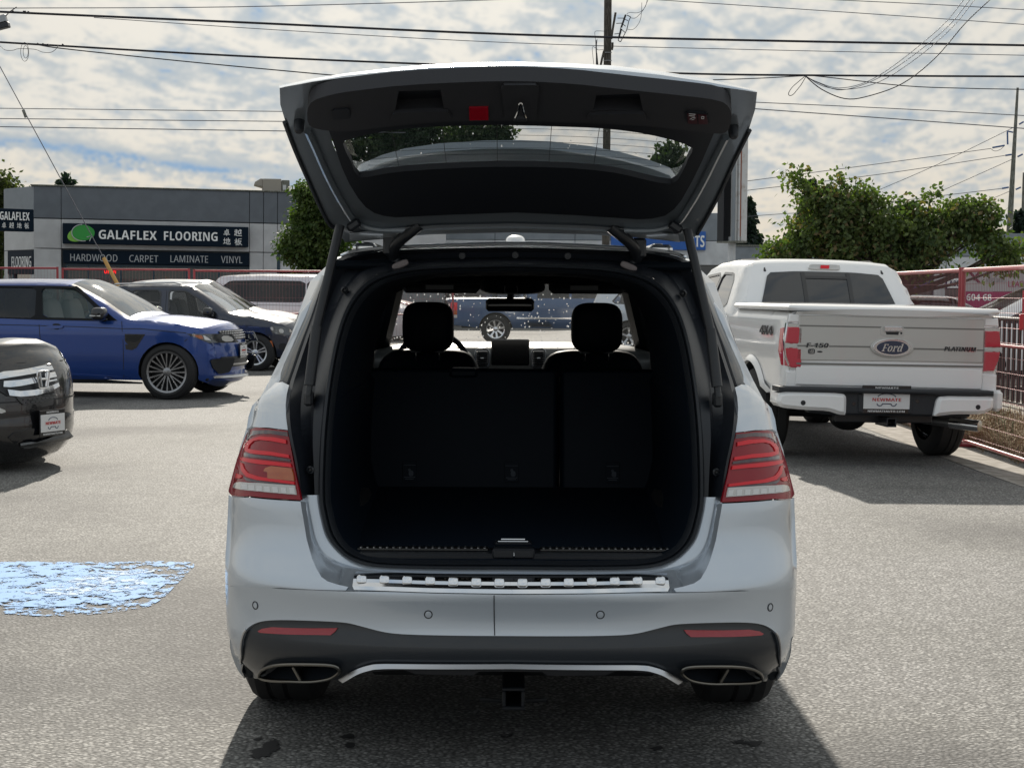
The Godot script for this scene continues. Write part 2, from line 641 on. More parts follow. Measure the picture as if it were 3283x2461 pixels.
func wheel(root: Node3D, at: Vector3, s: float, R: float, rr: float, width: float, spokes: int, rim_mat: Material, double := false, steer := 0.0) -> void:
	# s: the side the wheel shows its face to (+1 or -1 along z)
	var o := Node3D.new()
	o.name = numbered("wheel", root)
	root.add_child(o, true)
	o.position = at
	o.rotation.y = steer
	var bs := Basis(Vector3(1, 0, 0), Vector3(0, 0, s), Vector3(0, -s, 0)) # y of the lathe along the axle
	var h := width / 2
	var ty := MB.new()
	ty.lathe(PackedVector2Array([Vector2(rr - 0.01, -h), Vector2(rr + 0.03, -h - 0.008), Vector2(R - 0.05, -h + 0.0), Vector2(R - 0.018, -h + 0.018), Vector2(R, -h + 0.045), Vector2(R + 0.002, -0.02), Vector2(R - 0.007, -0.015), Vector2(R - 0.007, -0.005), Vector2(R + 0.002, 0.0), Vector2(R + 0.001, 0.04), Vector2(R - 0.007, 0.045), Vector2(R - 0.007, 0.055), Vector2(R, 0.06), Vector2(R, h - 0.045), Vector2(R - 0.018, h - 0.018), Vector2(R - 0.05, h), Vector2(rr + 0.035, h + 0.008), Vector2(rr + 0.008, h - 0.002), Vector2(rr - 0.01, h - 0.012)]), Vector3.ZERO, bs, 40)
	part("tyre", ty, M.rubber, o, 25.0)
	var rm := MB.new()
	rm.lathe(PackedVector2Array([Vector2(rr - 0.03, -h + 0.01), Vector2(rr - 0.03, h - 0.03), Vector2(rr - 0.022, h - 0.012), Vector2(rr + 0.004, h - 0.004), Vector2(rr + 0.008, h - 0.016)]), Vector3.ZERO, bs, 40)
	part("rim", rm, rim_mat, o)
	rm = MB.new()
	rm.lathe(PackedVector2Array([Vector2(0.0, h - 0.035), Vector2(0.06, h - 0.035), Vector2(0.062, h - 0.026), Vector2(0.045, h - 0.022), Vector2(0.03, h - 0.017), Vector2(0.0, h - 0.016)]), Vector3.ZERO, bs, 16)
	part("hub", rm, rim_mat, o)
	var dk := MB.new()
	dk.lathe(PackedVector2Array([Vector2(0.0, h - 0.12), Vector2(rr - 0.03, h - 0.12)]), Vector3.ZERO, bs, 24)
	dk.lathe(PackedVector2Array([Vector2(0.0, h - 0.07), Vector2(rr * 0.62, h - 0.07), Vector2(rr * 0.62, h - 0.09)]), Vector3.ZERO, bs, 24)
	part("brake_disc", dk, M.dark_plastic, o)
	for i in spokes:
		var a := TAU * (i + 0.25) / spokes
		var offs: Array = [-0.16, 0.16] if double else [0.0]
		for d: float in offs:
			var sp := MB.new()
			var dir := Vector3(cos(a), sin(a), 0)
			var tan_ := Vector3(-sin(a), cos(a), 0)
			var w0 := (0.013 if spokes > 6 else 0.019) if double else 0.035
			var c0 := dir * 0.05 + tan_ * d * 0.10 + Vector3(0, 0, s * (h - 0.030))
			var c1 := dir * (rr - 0.02) + tan_ * d * (rr - 0.02) + Vector3(0, 0, s * (h - 0.016))
			var ax := (c1 - c0).normalized()
			var sd := ax.cross(Vector3(0, 0, s)).normalized()
			var rings := []
			for e in [[c0, w0 * 0.9], [c0.lerp(c1, 0.5), w0 * 0.75], [c1, w0 * 1.15]]:
				var q: Vector3 = e[0]
				var hw_: float = e[1]
				rings.append(PackedVector3Array([q + sd * hw_ + Vector3(0, 0, -s * 0.025), q + sd * hw_ * 0.8, q - sd * hw_ * 0.8, q - sd * hw_ + Vector3(0, 0, -s * 0.025)]))
			sp.loft(rings, true, true)
			part("spoke", sp, rim_mat, o)

func side_part(called: String, sh: Shell, poly: PackedVector2Array, material: Material, root: Node, off := 0.004, sides := [1.0, -1.0], thick := 0.02, cell := 0.08) -> void:
	for s in sides:
		var mb := MB.new()
		patch(mb, poly, [], sh.side(s, off), cell, s, thick)
		part(called, mb, material, root)

func side_line(sh: Shell, pts: PackedVector2Array, w: float, s: float, off := 0.0012) -> MB:
	# a thin dark shut or crease line on the side skin
	var mb := MB.new()
	var f := sh.side(s, off)
	for i in pts.size() - 1:
		var m := maxi(1, int(pts[i].distance_to(pts[i + 1]) / 0.1))
		var n := (pts[i + 1] - pts[i]).orthogonal().normalized() * w * 0.5
		for k in m:
			var a := pts[i].lerp(pts[i + 1], float(k) / m)
			var b := pts[i].lerp(pts[i + 1], float(k + 1) / m)
			mb.face([f.call(a + n), f.call(b + n), f.call(b - n), f.call(a - n)], Vector3(0, 0, s))
	return mb

func nose_part(called: String, sh: Shell, poly: PackedVector2Array, material: Material, root: Node, off := 0.004, rear := false, thick := 0.02, cell := 0.06) -> MeshInstance3D:
	var mb := MB.new()
	patch(mb, poly, [], sh.nose(off, rear), cell, 1.0 if rear else -1.0, thick)
	return part(called, mb, material, root)

func cabin(root: Node3D, x0: float, x1: float, y: float, w: float, seats: Array, top: float, material: Material) -> void:
	# floor, dashboard and seats seen through the glass
	var fl := MB.new()
	fl.box(Vector3((x0 + x1) / 2, y, 0), Vector3(x1 - x0, 0.06, w * 2), 0.01)
	part("cabin_floor", fl, M.cabin, root)
	for sx in seats:
		for z in [-0.4, 0.4]:
			var mb := MB.new()
			mb.pad(Vector3(sx, y + 0.18, z * w / 0.75), Vector3(0.5, 0.3, 0.5), 0.5, 0.4)
			mb.pad(Vector3(sx - 0.28, y + 0.5, z * w / 0.75), Vector3(0.2, 0.75, 0.48), 0.5, 0.5, Basis(Vector3(0, 0, 1), 0.2))
			mb.pad(Vector3(sx - 0.40, top - 0.32, z * w / 0.75), Vector3(0.12, 0.24, 0.27), 0.6, 0.6)
			part("seat", mb, material, root)
	var ds := MB.new()
	ds.pad(Vector3(x1 - 0.2, y + 0.45, 0), Vector3(0.6, 0.35, w * 1.9), 0.5, 0.4)
	part("dashboard", ds, M.cabin, root)

# ---------------------------------------------------------------- camera, sky, sun
const SUN_EL := 30.0
const SUN_AZ := -4.0   # degrees left of straight ahead

func sun_dir() -> Vector3:
	var e := deg_to_rad(SUN_EL)
	var a := deg_to_rad(SUN_AZ)
	return Vector3(sin(a) * cos(e), sin(e), -cos(a) * cos(e))

var nz := []
func sky_at(d: Vector3) -> Color:
	var y := maxf(d.y, 0.002)
	var k := 1.0 / (y + 0.055)
	var p := Vector2(d.x, d.z) * k
	# rippled high cloud that drifts from upper left to lower right
	var q := Vector2(p.x * 0.95 + p.y * 0.30, -p.x * 0.30 + p.y * 0.95)
	var warp: float = nz[0].get_noise_2d(q.x * 5.0, q.y * 2.2)
	var rip: float = nz[1].get_noise_2d(q.x * 15.0 + warp * 2.0, q.y * 6.5 + warp * 1.6)
	var fine: float = nz[2].get_noise_2d(q.x * 60.0 + 7.0, q.y * 26.0)
	var broad: float = nz[3].get_noise_2d(q.x * 3.4 + 3.0, q.y * 1.8)
	var c := 0.50 + rip * 0.95 + fine * 0.32 + broad * 0.70 + warp * 0.3
	# a clear lane low in the left of the sky
	var az := rad_to_deg(atan2(d.x, -d.z))
	var el := rad_to_deg(asin(clampf(d.y, -1, 1)))
	var lane := 4.1 + (-8.6 - az) * 0.115 + fine * 0.2 + warp * 0.3
	var g := exp(-pow((el - lane) / 0.34, 2.0)) * smoothstep(-2.0, -9.0, az) * (0.62 + rip * 1.1)
	var low := smoothstep(7.0, 1.0, el)
	c = clampf(c + low * 0.2 - g * 1.5, -0.6, 1.25)
	var ang := rad_to_deg(acos(clampf(d.dot(sun_dir()), -1, 1)))
	var away := smoothstep(25.0, 110.0, ang)
	var blue := Color(0.17, 0.29, 0.45)
	var grey := Color(0.365, 0.40, 0.42)
	var pale := Color(0.60, 0.575, 0.52)
	pale = pale.lerp(Color(0.61, 0.52, 0.39), low * 0.6)
	var col := blue.lerp(grey, smoothstep(-0.75, -0.05, c)).lerp(pale, smoothstep(-0.1, 0.95, c))
	col = col.lerp(Color(col.r * 0.90, col.g * 0.98, col.b * 1.08), away)
	var glow := 0.95 + 0.55 * exp(-pow(ang / 20.0, 2.0)) 
	return Color(col.r * glow, col.g * glow, col.b * glow)

func make_sky() -> PanoramaSkyMaterial:
	for s in [[11, 0.6, 3], [23, 0.55, 4], [37, 0.6, 3], [51, 0.5, 3]]:
		var f := FastNoiseLite.new()
		f.seed = s[0]
		f.noise_type = FastNoiseLite.TYPE_SIMPLEX_SMOOTH
		f.frequency = s[1]
		f.fractal_octaves = s[2]
		nz.append(f)
	var W_ := 1024
	var H_ := 512
	var im := Image.create(W_, H_, false, Image.FORMAT_RGBF)
	im.fill(Color(0.2, 0.2, 0.2))
	for j in H_ / 2:
		for i in W_:
			im.set_pixel(i, j, sky_at(pano((i + 0.5) / W_, (j + 0.5) / H_)))
	im.resize(4096, 2048, Image.INTERPOLATE_CUBIC)
	# the part of the sky in view, computed again at full fineness
	for j in range(740, 1024):
		for i in range(-308, 308):
			im.set_pixel(posmod(i, 4096), j, sky_at(pano((i + 0.5) / 4096.0, (j + 0.5) / 2048.0)))
	var m := PanoramaSkyMaterial.new()
	m.panorama = ImageTexture.create_from_image(im)
	return m

func pano(u: float, v: float) -> Vector3:
	var a := u * TAU
	var e := (0.5 - v) * PI
	return Vector3(sin(a) * cos(e), sin(e), -cos(a) * cos(e))

func _ready() -> void:
	rng.seed = 4
	var cam := Camera3D.new()
	cam.name = "camera"
	add_child(cam)
	cam.fov = 28.0588
	cam.position = Vector3(0, 1.54, 0)
	cam.basis = Basis(Vector3.RIGHT, -0.05933) * Basis(Vector3.BACK, 0.0052)
	cam.near = 0.05
	cam.far = 900.0
	cam.current = true
	var env := Environment.new()
	env.background_mode = Environment.BG_SKY
	env.sky = Sky.new()
	env.sky.sky_material = make_sky()
	env.tonemap_mode = Environment.TONE_MAPPER_LINEAR
	env.tonemap_exposure = 1.30
	env.sdfgi_enabled = true
	env.ssao_enabled = true
	env.ssil_enabled = true
	var we := WorldEnvironment.new()
	we.name = "world_environment"
	we.environment = env
	add_child(we)
	var sun := DirectionalLight3D.new()
	sun.name = "sun"
	sun.light_energy = 1.6
	sun.light_color = Color(1.0, 0.965, 0.91)
	sun.light_angular_distance = 0.9
	sun.shadow_enabled = true
	add_child(sun)
	sun.look_at_from_position(sun_dir() * 50.0, Vector3.ZERO)
	materials()
	more_materials()
	car_materials()
	truck_materials()
	place_materials()
	setting()
	silver_suv()
	others()

func materials() -> void:
	var silver := mat("silver_paint", 0.56, 0.61, 0.67, 0.28, 0.5, 1.0)
	silver.metallic_specular = 0.5
	mat("dark_plastic", 0.010, 0.011, 0.013, 0.65)
	mat("gloss_black", 0.006, 0.007, 0.010, 0.12, 0.0, 0.6)
	mat("satin_black", 0.012, 0.014, 0.018, 0.35)
	mat("rubber", 0.012, 0.012, 0.013, 0.75)
	mat("seal_rubber", 0.009, 0.012, 0.017, 0.5)
	mat("jamb_black", 0.010, 0.013, 0.019, 0.42)
	mat("cabin", 0.003, 0.006, 0.010, 0.6)
	mat("carpet", 0.003, 0.0075, 0.015, 0.95)
	mat("leather", 0.0035, 0.0075, 0.014, 0.5)
	for k in ["carpet", "leather", "cabin"]:
		M[k].metallic_specular = 0.22
	mat("chrome", 0.75, 0.76, 0.78, 0.08, 1.0)
	mat("brushed", 0.55, 0.56, 0.58, 0.28, 1.0)
	mat("steel", 0.35, 0.36, 0.37, 0.45, 1.0)
	mat("red_lens", 0.27, 0.004, 0.012, 0.15, 0.0, 0.0)
	mat("red_bright", 0.72, 0.010, 0.022, 0.25, 0.0, 0.0)
	mat("red_deep", 0.04, 0.004, 0.010, 0.1, 0.0, 1.0)
	mat("amber_lens", 0.42, 0.09, 0.012, 0.15, 0.0, 1.0)
	mat("clear_lens", 0.55, 0.54, 0.52, 0.12, 0.0, 1.0)
	mat("white_trim", 0.7, 0.7, 0.7, 0.5)
	mat("white_paint", 0.86, 0.86, 0.86, 0.28, 0.0, 1.0)
	mat("grey_print", 0.30, 0.31, 0.31, 0.7)
	glass("pane", 0.05, 0.06, 0.055, 0.12)
	glass("glare_film_pane", 0.55, 0.57, 0.57, 0.26)  # milky tint stands in for sky reflection and sun glare on windscreens
	glass("green_pane", 0.05, 0.085, 0.08, 0.5)
	glass("tinted_pane", 0.02, 0.035, 0.03, 0.34)
	glass("privacy_pane", 0.008, 0.010, 0.012, 0.86)

func more_materials() -> void:
	mat("shaded_silver", 0.19, 0.22, 0.25, 0.35, 0.4, 0.7)  # the body silver, darkened to put shade into the raised tailgate and spoiler
	glass("rear_pane", 0.10, 0.16, 0.14, 0.24)
	mat("valance", 0.020, 0.024, 0.030, 0.32, 0.0, 0.3)
	mat("skid", 0.05, 0.05, 0.055, 0.5)
	mat("red_refl", 0.33, 0.004, 0.016, 0.25, 0.0, 0.8)
	mat("red_deep2", 0.05, 0.004, 0.008, 0.4)
	mat("pipe_metal", 0.20, 0.19, 0.17, 0.3, 1.0)
	mat("scuff", 0.12, 0.12, 0.12, 0.35, 1.0)
	mat("quarter_glass", 0.012, 0.015, 0.018, 0.05)
	mat("strut", 0.016, 0.018, 0.022, 0.4)
	mat("grommet", 0.22, 0.19, 0.19, 0.6)
	mat("gate_black", 0.006, 0.008, 0.013, 0.55)
	mat("gate_grey", 0.020, 0.021, 0.026, 0.6)
	mat("trim_grey", 0.10, 0.105, 0.11, 0.4)
	mat("dim_print", 0.05, 0.06, 0.075, 0.8)
	mat("dash", 0.05, 0.055, 0.055, 0.35)
	mat("visor", 0.03, 0.033, 0.036, 0.9)
	var w := mat("water", 1.0, 1.0, 1.0, 0.0)
	w.refraction_enabled = true
	w.refraction_scale = 0.033
	w.albedo_color.a = 0.0

func car_materials() -> void:
	mat("pillar_black", 0.006, 0.007, 0.009, 0.3).metallic_specular = 0.3
	mat("blue_paint", 0.005, 0.045, 0.24, 0.28, 0.35, 1.0)
	mat("navy_paint", 0.012, 0.018, 0.040, 0.25, 0.3, 1.0)
	mat("black_paint", 0.010, 0.010, 0.012, 0.22, 0.2, 1.0)
	mat("street_blue", 0.03, 0.085, 0.20, 0.3, 0.2, 1.0)
	mat("red_paint", 0.28, 0.02, 0.02, 0.3, 0.0, 1.0)
	mat("red_print", 0.50, 0.03, 0.03, 0.5)
	mat("navy_print", 0.02, 0.03, 0.08, 0.5)
	mat("lamp_dark", 0.08, 0.085, 0.09, 0.08, 0.5, 1.0)
	mat("pale_leather", 0.30, 0.30, 0.28, 0.6)
	mat("tailgate_silver", 0.52, 0.51, 0.485, 0.30, 0.12, 0.8)
	mat("dark_alloy", 0.30, 0.30, 0.31, 0.3, 1.0)
	mat("mauve_paint", 0.62, 0.60, 0.64, 0.3, 0.3, 1.0)
	mat("fence_red", 0.28, 0.018, 0.03, 0.45, 0.0, 0.3)
	mat("wire_grey", 0.22, 0.13, 0.13, 0.5, 0.4)
	mat("iron_black", 0.008, 0.008, 0.009, 0.4)
	mat("sign_navy", 0.006, 0.014, 0.026, 0.5).metallic_specular = 0.2
	mat("sign_grey", 0.46, 0.48, 0.50, 0.5)
	mat("sign_white", 0.85, 0.86, 0.85, 0.5)
	mat("leaf_green", 0.02, 0.30, 0.04, 0.4)
	mat("leaf_lime", 0.22, 0.52, 0.06, 0.4)
	mat("frame_teal", 0.015, 0.045, 0.07, 0.4)
	mat("shop_glass", 0.012, 0.014, 0.018, 0.06, 0.0, 1.0)
	mat("magenta", 0.33, 0.02, 0.10, 0.5)
	mat("purple", 0.05, 0.03, 0.11, 0.4)
	mat("sign_blue", 0.015, 0.11, 0.42, 0.4)
	mat("rust", 0.27, 0.07, 0.025, 0.8)
	mat("guard_yellow", 0.62, 0.36, 0.11, 0.5)
	mat("cable", 0.012, 0.011, 0.018, 0.6)
	mat("thin_cable", 0.10, 0.10, 0.12, 0.5)
	mat("insulator", 0.06, 0.12, 0.28, 0.3)
	var wood := mat("pole_wood", 0.11, 0.10, 0.085, 0.9)
	wood.albedo_texture = noise_tex(71, 0.03, 256, 5, FastNoiseLite.TYPE_SIMPLEX_SMOOTH, [[0.2, Color(0.6, 0.58, 0.55)], [0.8, Color(1, 1, 1)]])
	tri_uv(wood, 1.0)
	wood.uv1_scale = Vector3(4, 0.4, 4)
	var grey := mat("pole_grey", 0.25, 0.26, 0.23, 0.8)
	grey.albedo_texture = wood.albedo_texture
	tri_uv(grey, 1.0)
	grey.uv1_scale = Vector3(3, 0.3, 3)
	mat("bark", 0.05, 0.04, 0.03, 0.9)
	var st := noise_tex(81, 0.012, 512, 6, FastNoiseLite.TYPE_SIMPLEX_SMOOTH, [[0.25, Color(0.94, 0.94, 0.94)], [0.75, Color(1, 1, 1)]])
	for q in [["stucco_pale", .54, .545, .55], ["stucco_dark", .150, .168, .190], ["stucco_white", .62, .63, .64]]:
		var m := mat(q[0], q[1], q[2], q[3], 0.9)
		m.albedo_texture = st
		tri_uv(m, 0.25)

func truck_materials() -> void:
	mat("groove_grey", 0.20, 0.20, 0.19, 0.4, 0.5)
	mat("badge_blue", 0.008, 0.02, 0.06, 0.2, 0.0, 1.0)
	mat("truck_red", 0.52, 0.03, 0.055, 0.12, 0.0, 1.0)
	mat("bumper_black", 0.016, 0.019, 0.024, 0.55)

func place_materials() -> void:
	mat("bright_red", 0.55, 0.04, 0.05, 0.5)
	mat("shop_dim", 0.05, 0.045, 0.045, 0.9)
	mat("wood_board", 0.30, 0.20, 0.12, 0.6)
	mat("unit_beige", 0.33, 0.30, 0.26, 0.7)
	mat("pale_blue", 0.42, 0.50, 0.56, 0.8)
	mat("banner_pale", 0.42, 0.40, 0.41, 0.7)
	mat("maroon", 0.14, 0.01, 0.04, 0.5)
	var s: StandardMaterial3D = M.stucco_pale.duplicate()
	s.albedo_color = lin(.26, .285, .31)
	M.stucco_mid = s
	var p := mat("pylon_white", 0.6, 0.6, 0.6, 0.7)
	p.albedo_texture = noise_tex(91, 0.02, 256, 6, FastNoiseLite.TYPE_SIMPLEX_SMOOTH, [[0.1, Color(0.85, 0.80, 0.77)], [0.3, Color(1, 1, 1)]])
	tri_uv(p, 0.8)
	var n := mat("neon", 0.6, 0.02, 0.02, 0.4)
	n.emission_enabled = true
	n.emission = Color(1.0, 0.06, 0.08)
	n.emission_energy_multiplier = 0.9

# ---------------------------------------------------------------- the silver SUV with its tailgate up (x forward, y up, z right)
var SUV_S := p2([.15,.88,.246,.905,.281,.93,.346,.953,.446,.965,.583,.968,.72,.963,.864,.956,1,.925,1.06,.905,1.12,.893,1.16,.885,1.2,.86,1.25,.8,1.7,.66])
var SUV_V := p2([.15,.14,.25,.085,.33,.03,.38,0,.42,-.006,.47,.004,.53,.008,.58,.002,.6,0,.64,.016,.69,.038,.76,.056,.86,.066,1,.09,1.1,.12,1.18,.17,1.25,.24,1.7,.55])

func tail_w(p: Vector2) -> float:
	var t := minf(1.0, absf(p.x) / smooth_tab(SUV_S, p.y))
	return 0.42 * (1.0 - sqrt(maxf(0.0, 1.0 - pow(t, 2.8)))) + smooth_tab(SUV_V, p.y)

func rs(off := 0.0) -> Callable:
	return func(p: Vector2) -> Vector3: return Vector3(tail_w(p) - off, p.y, p.x)

func on_tail(p: PackedVector2Array, off := 0.0) -> PackedVector3Array:
	var f := rs(off)
	var o := PackedVector3Array()
	for q in p:
		o.append(f.call(q))
	return o

func tail_part(called: String, poly: PackedVector2Array, material: Material, root: Node, off := 0.0, holes := [], thick := 0.02, cell := 0.04) -> MeshInstance3D:
	var mb := MB.new()
	patch(mb, poly, holes, rs(off), cell, 1.0, thick)
	return part(called, mb, material, root)

func both(called: String, poly: PackedVector2Array, material: Material, root: Node, off := 0.0, thick := 0.02, cell := 0.04) -> void:
	tail_part(called, poly, material, root, off, [], thick, cell)
	tail_part(called, flipx(poly), material, root, off, [], thick, cell)

func tg(off := 0.0) -> Callable:
	# the raised tailgate: (across, along from the hinge)
	return func(p: Vector2) -> Vector3: return Vector3(0.55, 1.74652, p.x) + Vector3(-0.93301, 0.35985, 0) * p.y + Vector3(-0.35985, -0.93301, 0) * off

func gate_part(called: String, poly: PackedVector2Array, material: Material, root: Node, off: float, holes := [], thick := 0.02, cell := 0.12) -> MeshInstance3D:
	var mb := MB.new()
	patch(mb, poly, holes, tg(off), cell, 1.0, thick)
	return part(called, mb, material, root)

func whole(half: PackedVector2Array) -> PackedVector2Array:
	# a left half that starts and ends on the middle line, with its mirror image
	var o := half.duplicate()
	for i in range(half.size() - 2, 0, -1):
		o.append(Vector2(-half[i].x, half[i].y))
	return o

func resample(p: PackedVector3Array, n: int) -> PackedVector3Array:
	var acc := PackedFloat32Array([0.0])
	for i in p.size() - 1:
		acc.append(acc[i] + p[i].distance_to(p[i + 1]))
	var o := PackedVector3Array()
	var j := 0
	for i in n:
		var t := acc[-1] * i / (n - 1)
		while j < p.size() - 2 and acc[j + 1] < t:
			j += 1
		o.append(p[j].lerp(p[j + 1], clampf((t - acc[j]) / maxf(acc[j + 1] - acc[j], 1e-6), 0, 1)))
	return o

func mixc(a: PackedVector3Array, b: PackedVector3Array, t: float, d := Vector3.ZERO) -> PackedVector3Array:
	var o := PackedVector3Array()
	for i in a.size():
		o.append(a[i].lerp(b[i], t) + d)
	return o

func bands(mb: MB, curves: Array) -> void:
	# ribbons from curve to curve on the left, mirrored on the right; ends near the middle are closed up
	var cs := []
	for c in curves:
		var o := PackedVector3Array()
		for q in c:
			o.append(Vector3(q.x, q.y, 0.0 if absf(q.z) < 0.006 else q.z))
		cs.append(o)
	for i in cs.size() - 1:
		mb.ribbon(cs[i], cs[i + 1])
		mb.ribbon(flipz(cs[i + 1]), flipz(cs[i]))

func silver_suv() -> void:
	var root := thing("silver_suv", "silver SUV in the foreground seen from behind with its tailgate raised", "car", Vector3(0, 0, -4.75), Vector3(0.00000, 1.57080, 0.00000))
	suv_body(root)
	suv_rear(root)
	suv_opening(root)
	suv_gate(root)
	suv_inside(root)

func suv_body(root: Node3D) -> void:
	var sh := Shell.new()
	sh.r = 0.06
	sh.crown = 0.035
	var side := PackedVector2Array([Vector2(.2, .90), Vector2(.3, .94), Vector2(.45, .966), Vector2(.6, .968), Vector2(.86, .966), Vector2(1.06, .955), Vector2(1.2, .93), Vector2(1.25, .90), Vector2(1.61, .735), Vector2(1.75, .66)])
	sh.hw = func(x: float, y: float) -> float:
		var full := tab(side, y)
		var t := smoothstep(0.42, 1.3, x)
		var w := lerpf(tab(SUV_S, y) + 0.02, full, t)
		if x > 3.9:
			w -= 0.28 * pow((x - 3.9) / 0.92, 2.0)
		return w
	sh.setup([[.50, .30, "tail"], [.47, .45, "tail"], [.46, .6, "tail"], [.50, 1.0, "tail"], [.60, 1.22, "tail"], [.68, 1.45, "tail"], [.71, 1.60, "tail"], [.75, 1.655, "roof"], [.95, 1.672, "roof"], [1.4, 1.69, "roof"], [2.0, 1.695, "roof"], [2.6, 1.665, "roof"], [2.95, 1.61, "windshield"], [3.35, 1.43, "windshield"], [3.8, 1.19, "hood"], [4.1, 1.13, "hood"], [4.5, 1.02, "hood"], [4.72, .86, "front"], [4.82, .6, "front"], [4.78, .3, "front"]])
	var wins := []
	wins.append([chaikin(PackedVector2Array([Vector2(1.62, 1.20), Vector2(2.5, 1.20), Vector2(2.5, 1.56), Vector2(2.2, 1.58), Vector2(1.75, 1.57)]), 1, 0.1), M.privacy_pane, 0.02])
	wins.append([chaikin(PackedVector2Array([Vector2(2.6, 1.20), Vector2(3.5, 1.18), Vector2(3.2, 1.36), Vector2(2.9, 1.53), Vector2(2.6, 1.56)]), 1, 0.1), M.pane, 0.02])
	wins.append([chaikin(PackedVector2Array([Vector2(.98, 1.24), Vector2(1.52, 1.21), Vector2(1.62, 1.55), Vector2(1.1, 1.53)]), 1, 0.1), M.privacy_pane, 0.02])
	car_shell(root, sh, 0.30, [3.945, 1.03], 0.43, 0.372, M.silver_paint, wins, 0.12)
	part("roof", sh.strips(["roof"], ACROSS), M.silver_paint, root)
	part("bonnet", sh.strips(["hood"], ACROSS), M.silver_paint, root)
	part("front_bumper", sh.strips(["front"], ACROSS), M.silver_paint, root)
	part("windscreen", sh.strips(["windshield"], ACROSS_GLASS), M.pane, root)
	for v in [[-1.0, -0.96, -0.92], [0.92, 0.96, 1.0]]:
		part("windscreen_pillar", sh.strips(["windshield"], v, 0.002), M.silver_paint, root)
	# drops of rain on the windscreen
	var dr := MB.new()
	rng.seed = 71
	for i in 420:
		var k := rng.randi_range(0, sh.prof.size() - 2)
		while sh.seg[k] != "windshield":
			k = rng.randi_range(0, sh.prof.size() - 2)
		var v := rng.randf_range(-0.9, 0.9)
		var p := sh.ring(k, [v], 0.001)[0].lerp(sh.ring(k + 1, [v], 0.001)[0], rng.randf())
		var s := rng.randf_range(0.004, 0.011)
		dr.pad(p, Vector3(s, s * 0.9, s), 1.0, 1.0, Basis(), 7, 5)
	var drops := part("rain_drops", dr, M.water, root, 80.0)
	drops.set_meta("kind", "stuff")
	underbody(root, 0.45, 4.6, 0.30, 1.5)
	for z in [-1.0, 1.0]:
		wheel(root, Vector3(1.03, .372, .832 * z), z, .372, .262, .285, 5, M.brushed, true)
		wheel(root, Vector3(3.945, .372, .825 * z), z, .372, .262, .275, 5, M.brushed, true)
	# roof rails and aerial fin
	for z in [-1.0, 1.0]:
		var r := MB.new()
		r.box(Vector3(1.85, 1.705, .525 * z), Vector3(2.1, .030, .045), .01)
		r.box(Vector3(.78, 1.695, .525 * z), Vector3(.16, .036, .085), .012)
		part("roof_rail", r, M.chrome, root)
	var fin := MB.new()
	fin.pad(Vector3(1.02, 1.728, .01), Vector3(.16, .055, .075), .8, .8)
	part("aerial_fin", fin, M.white_paint, root)

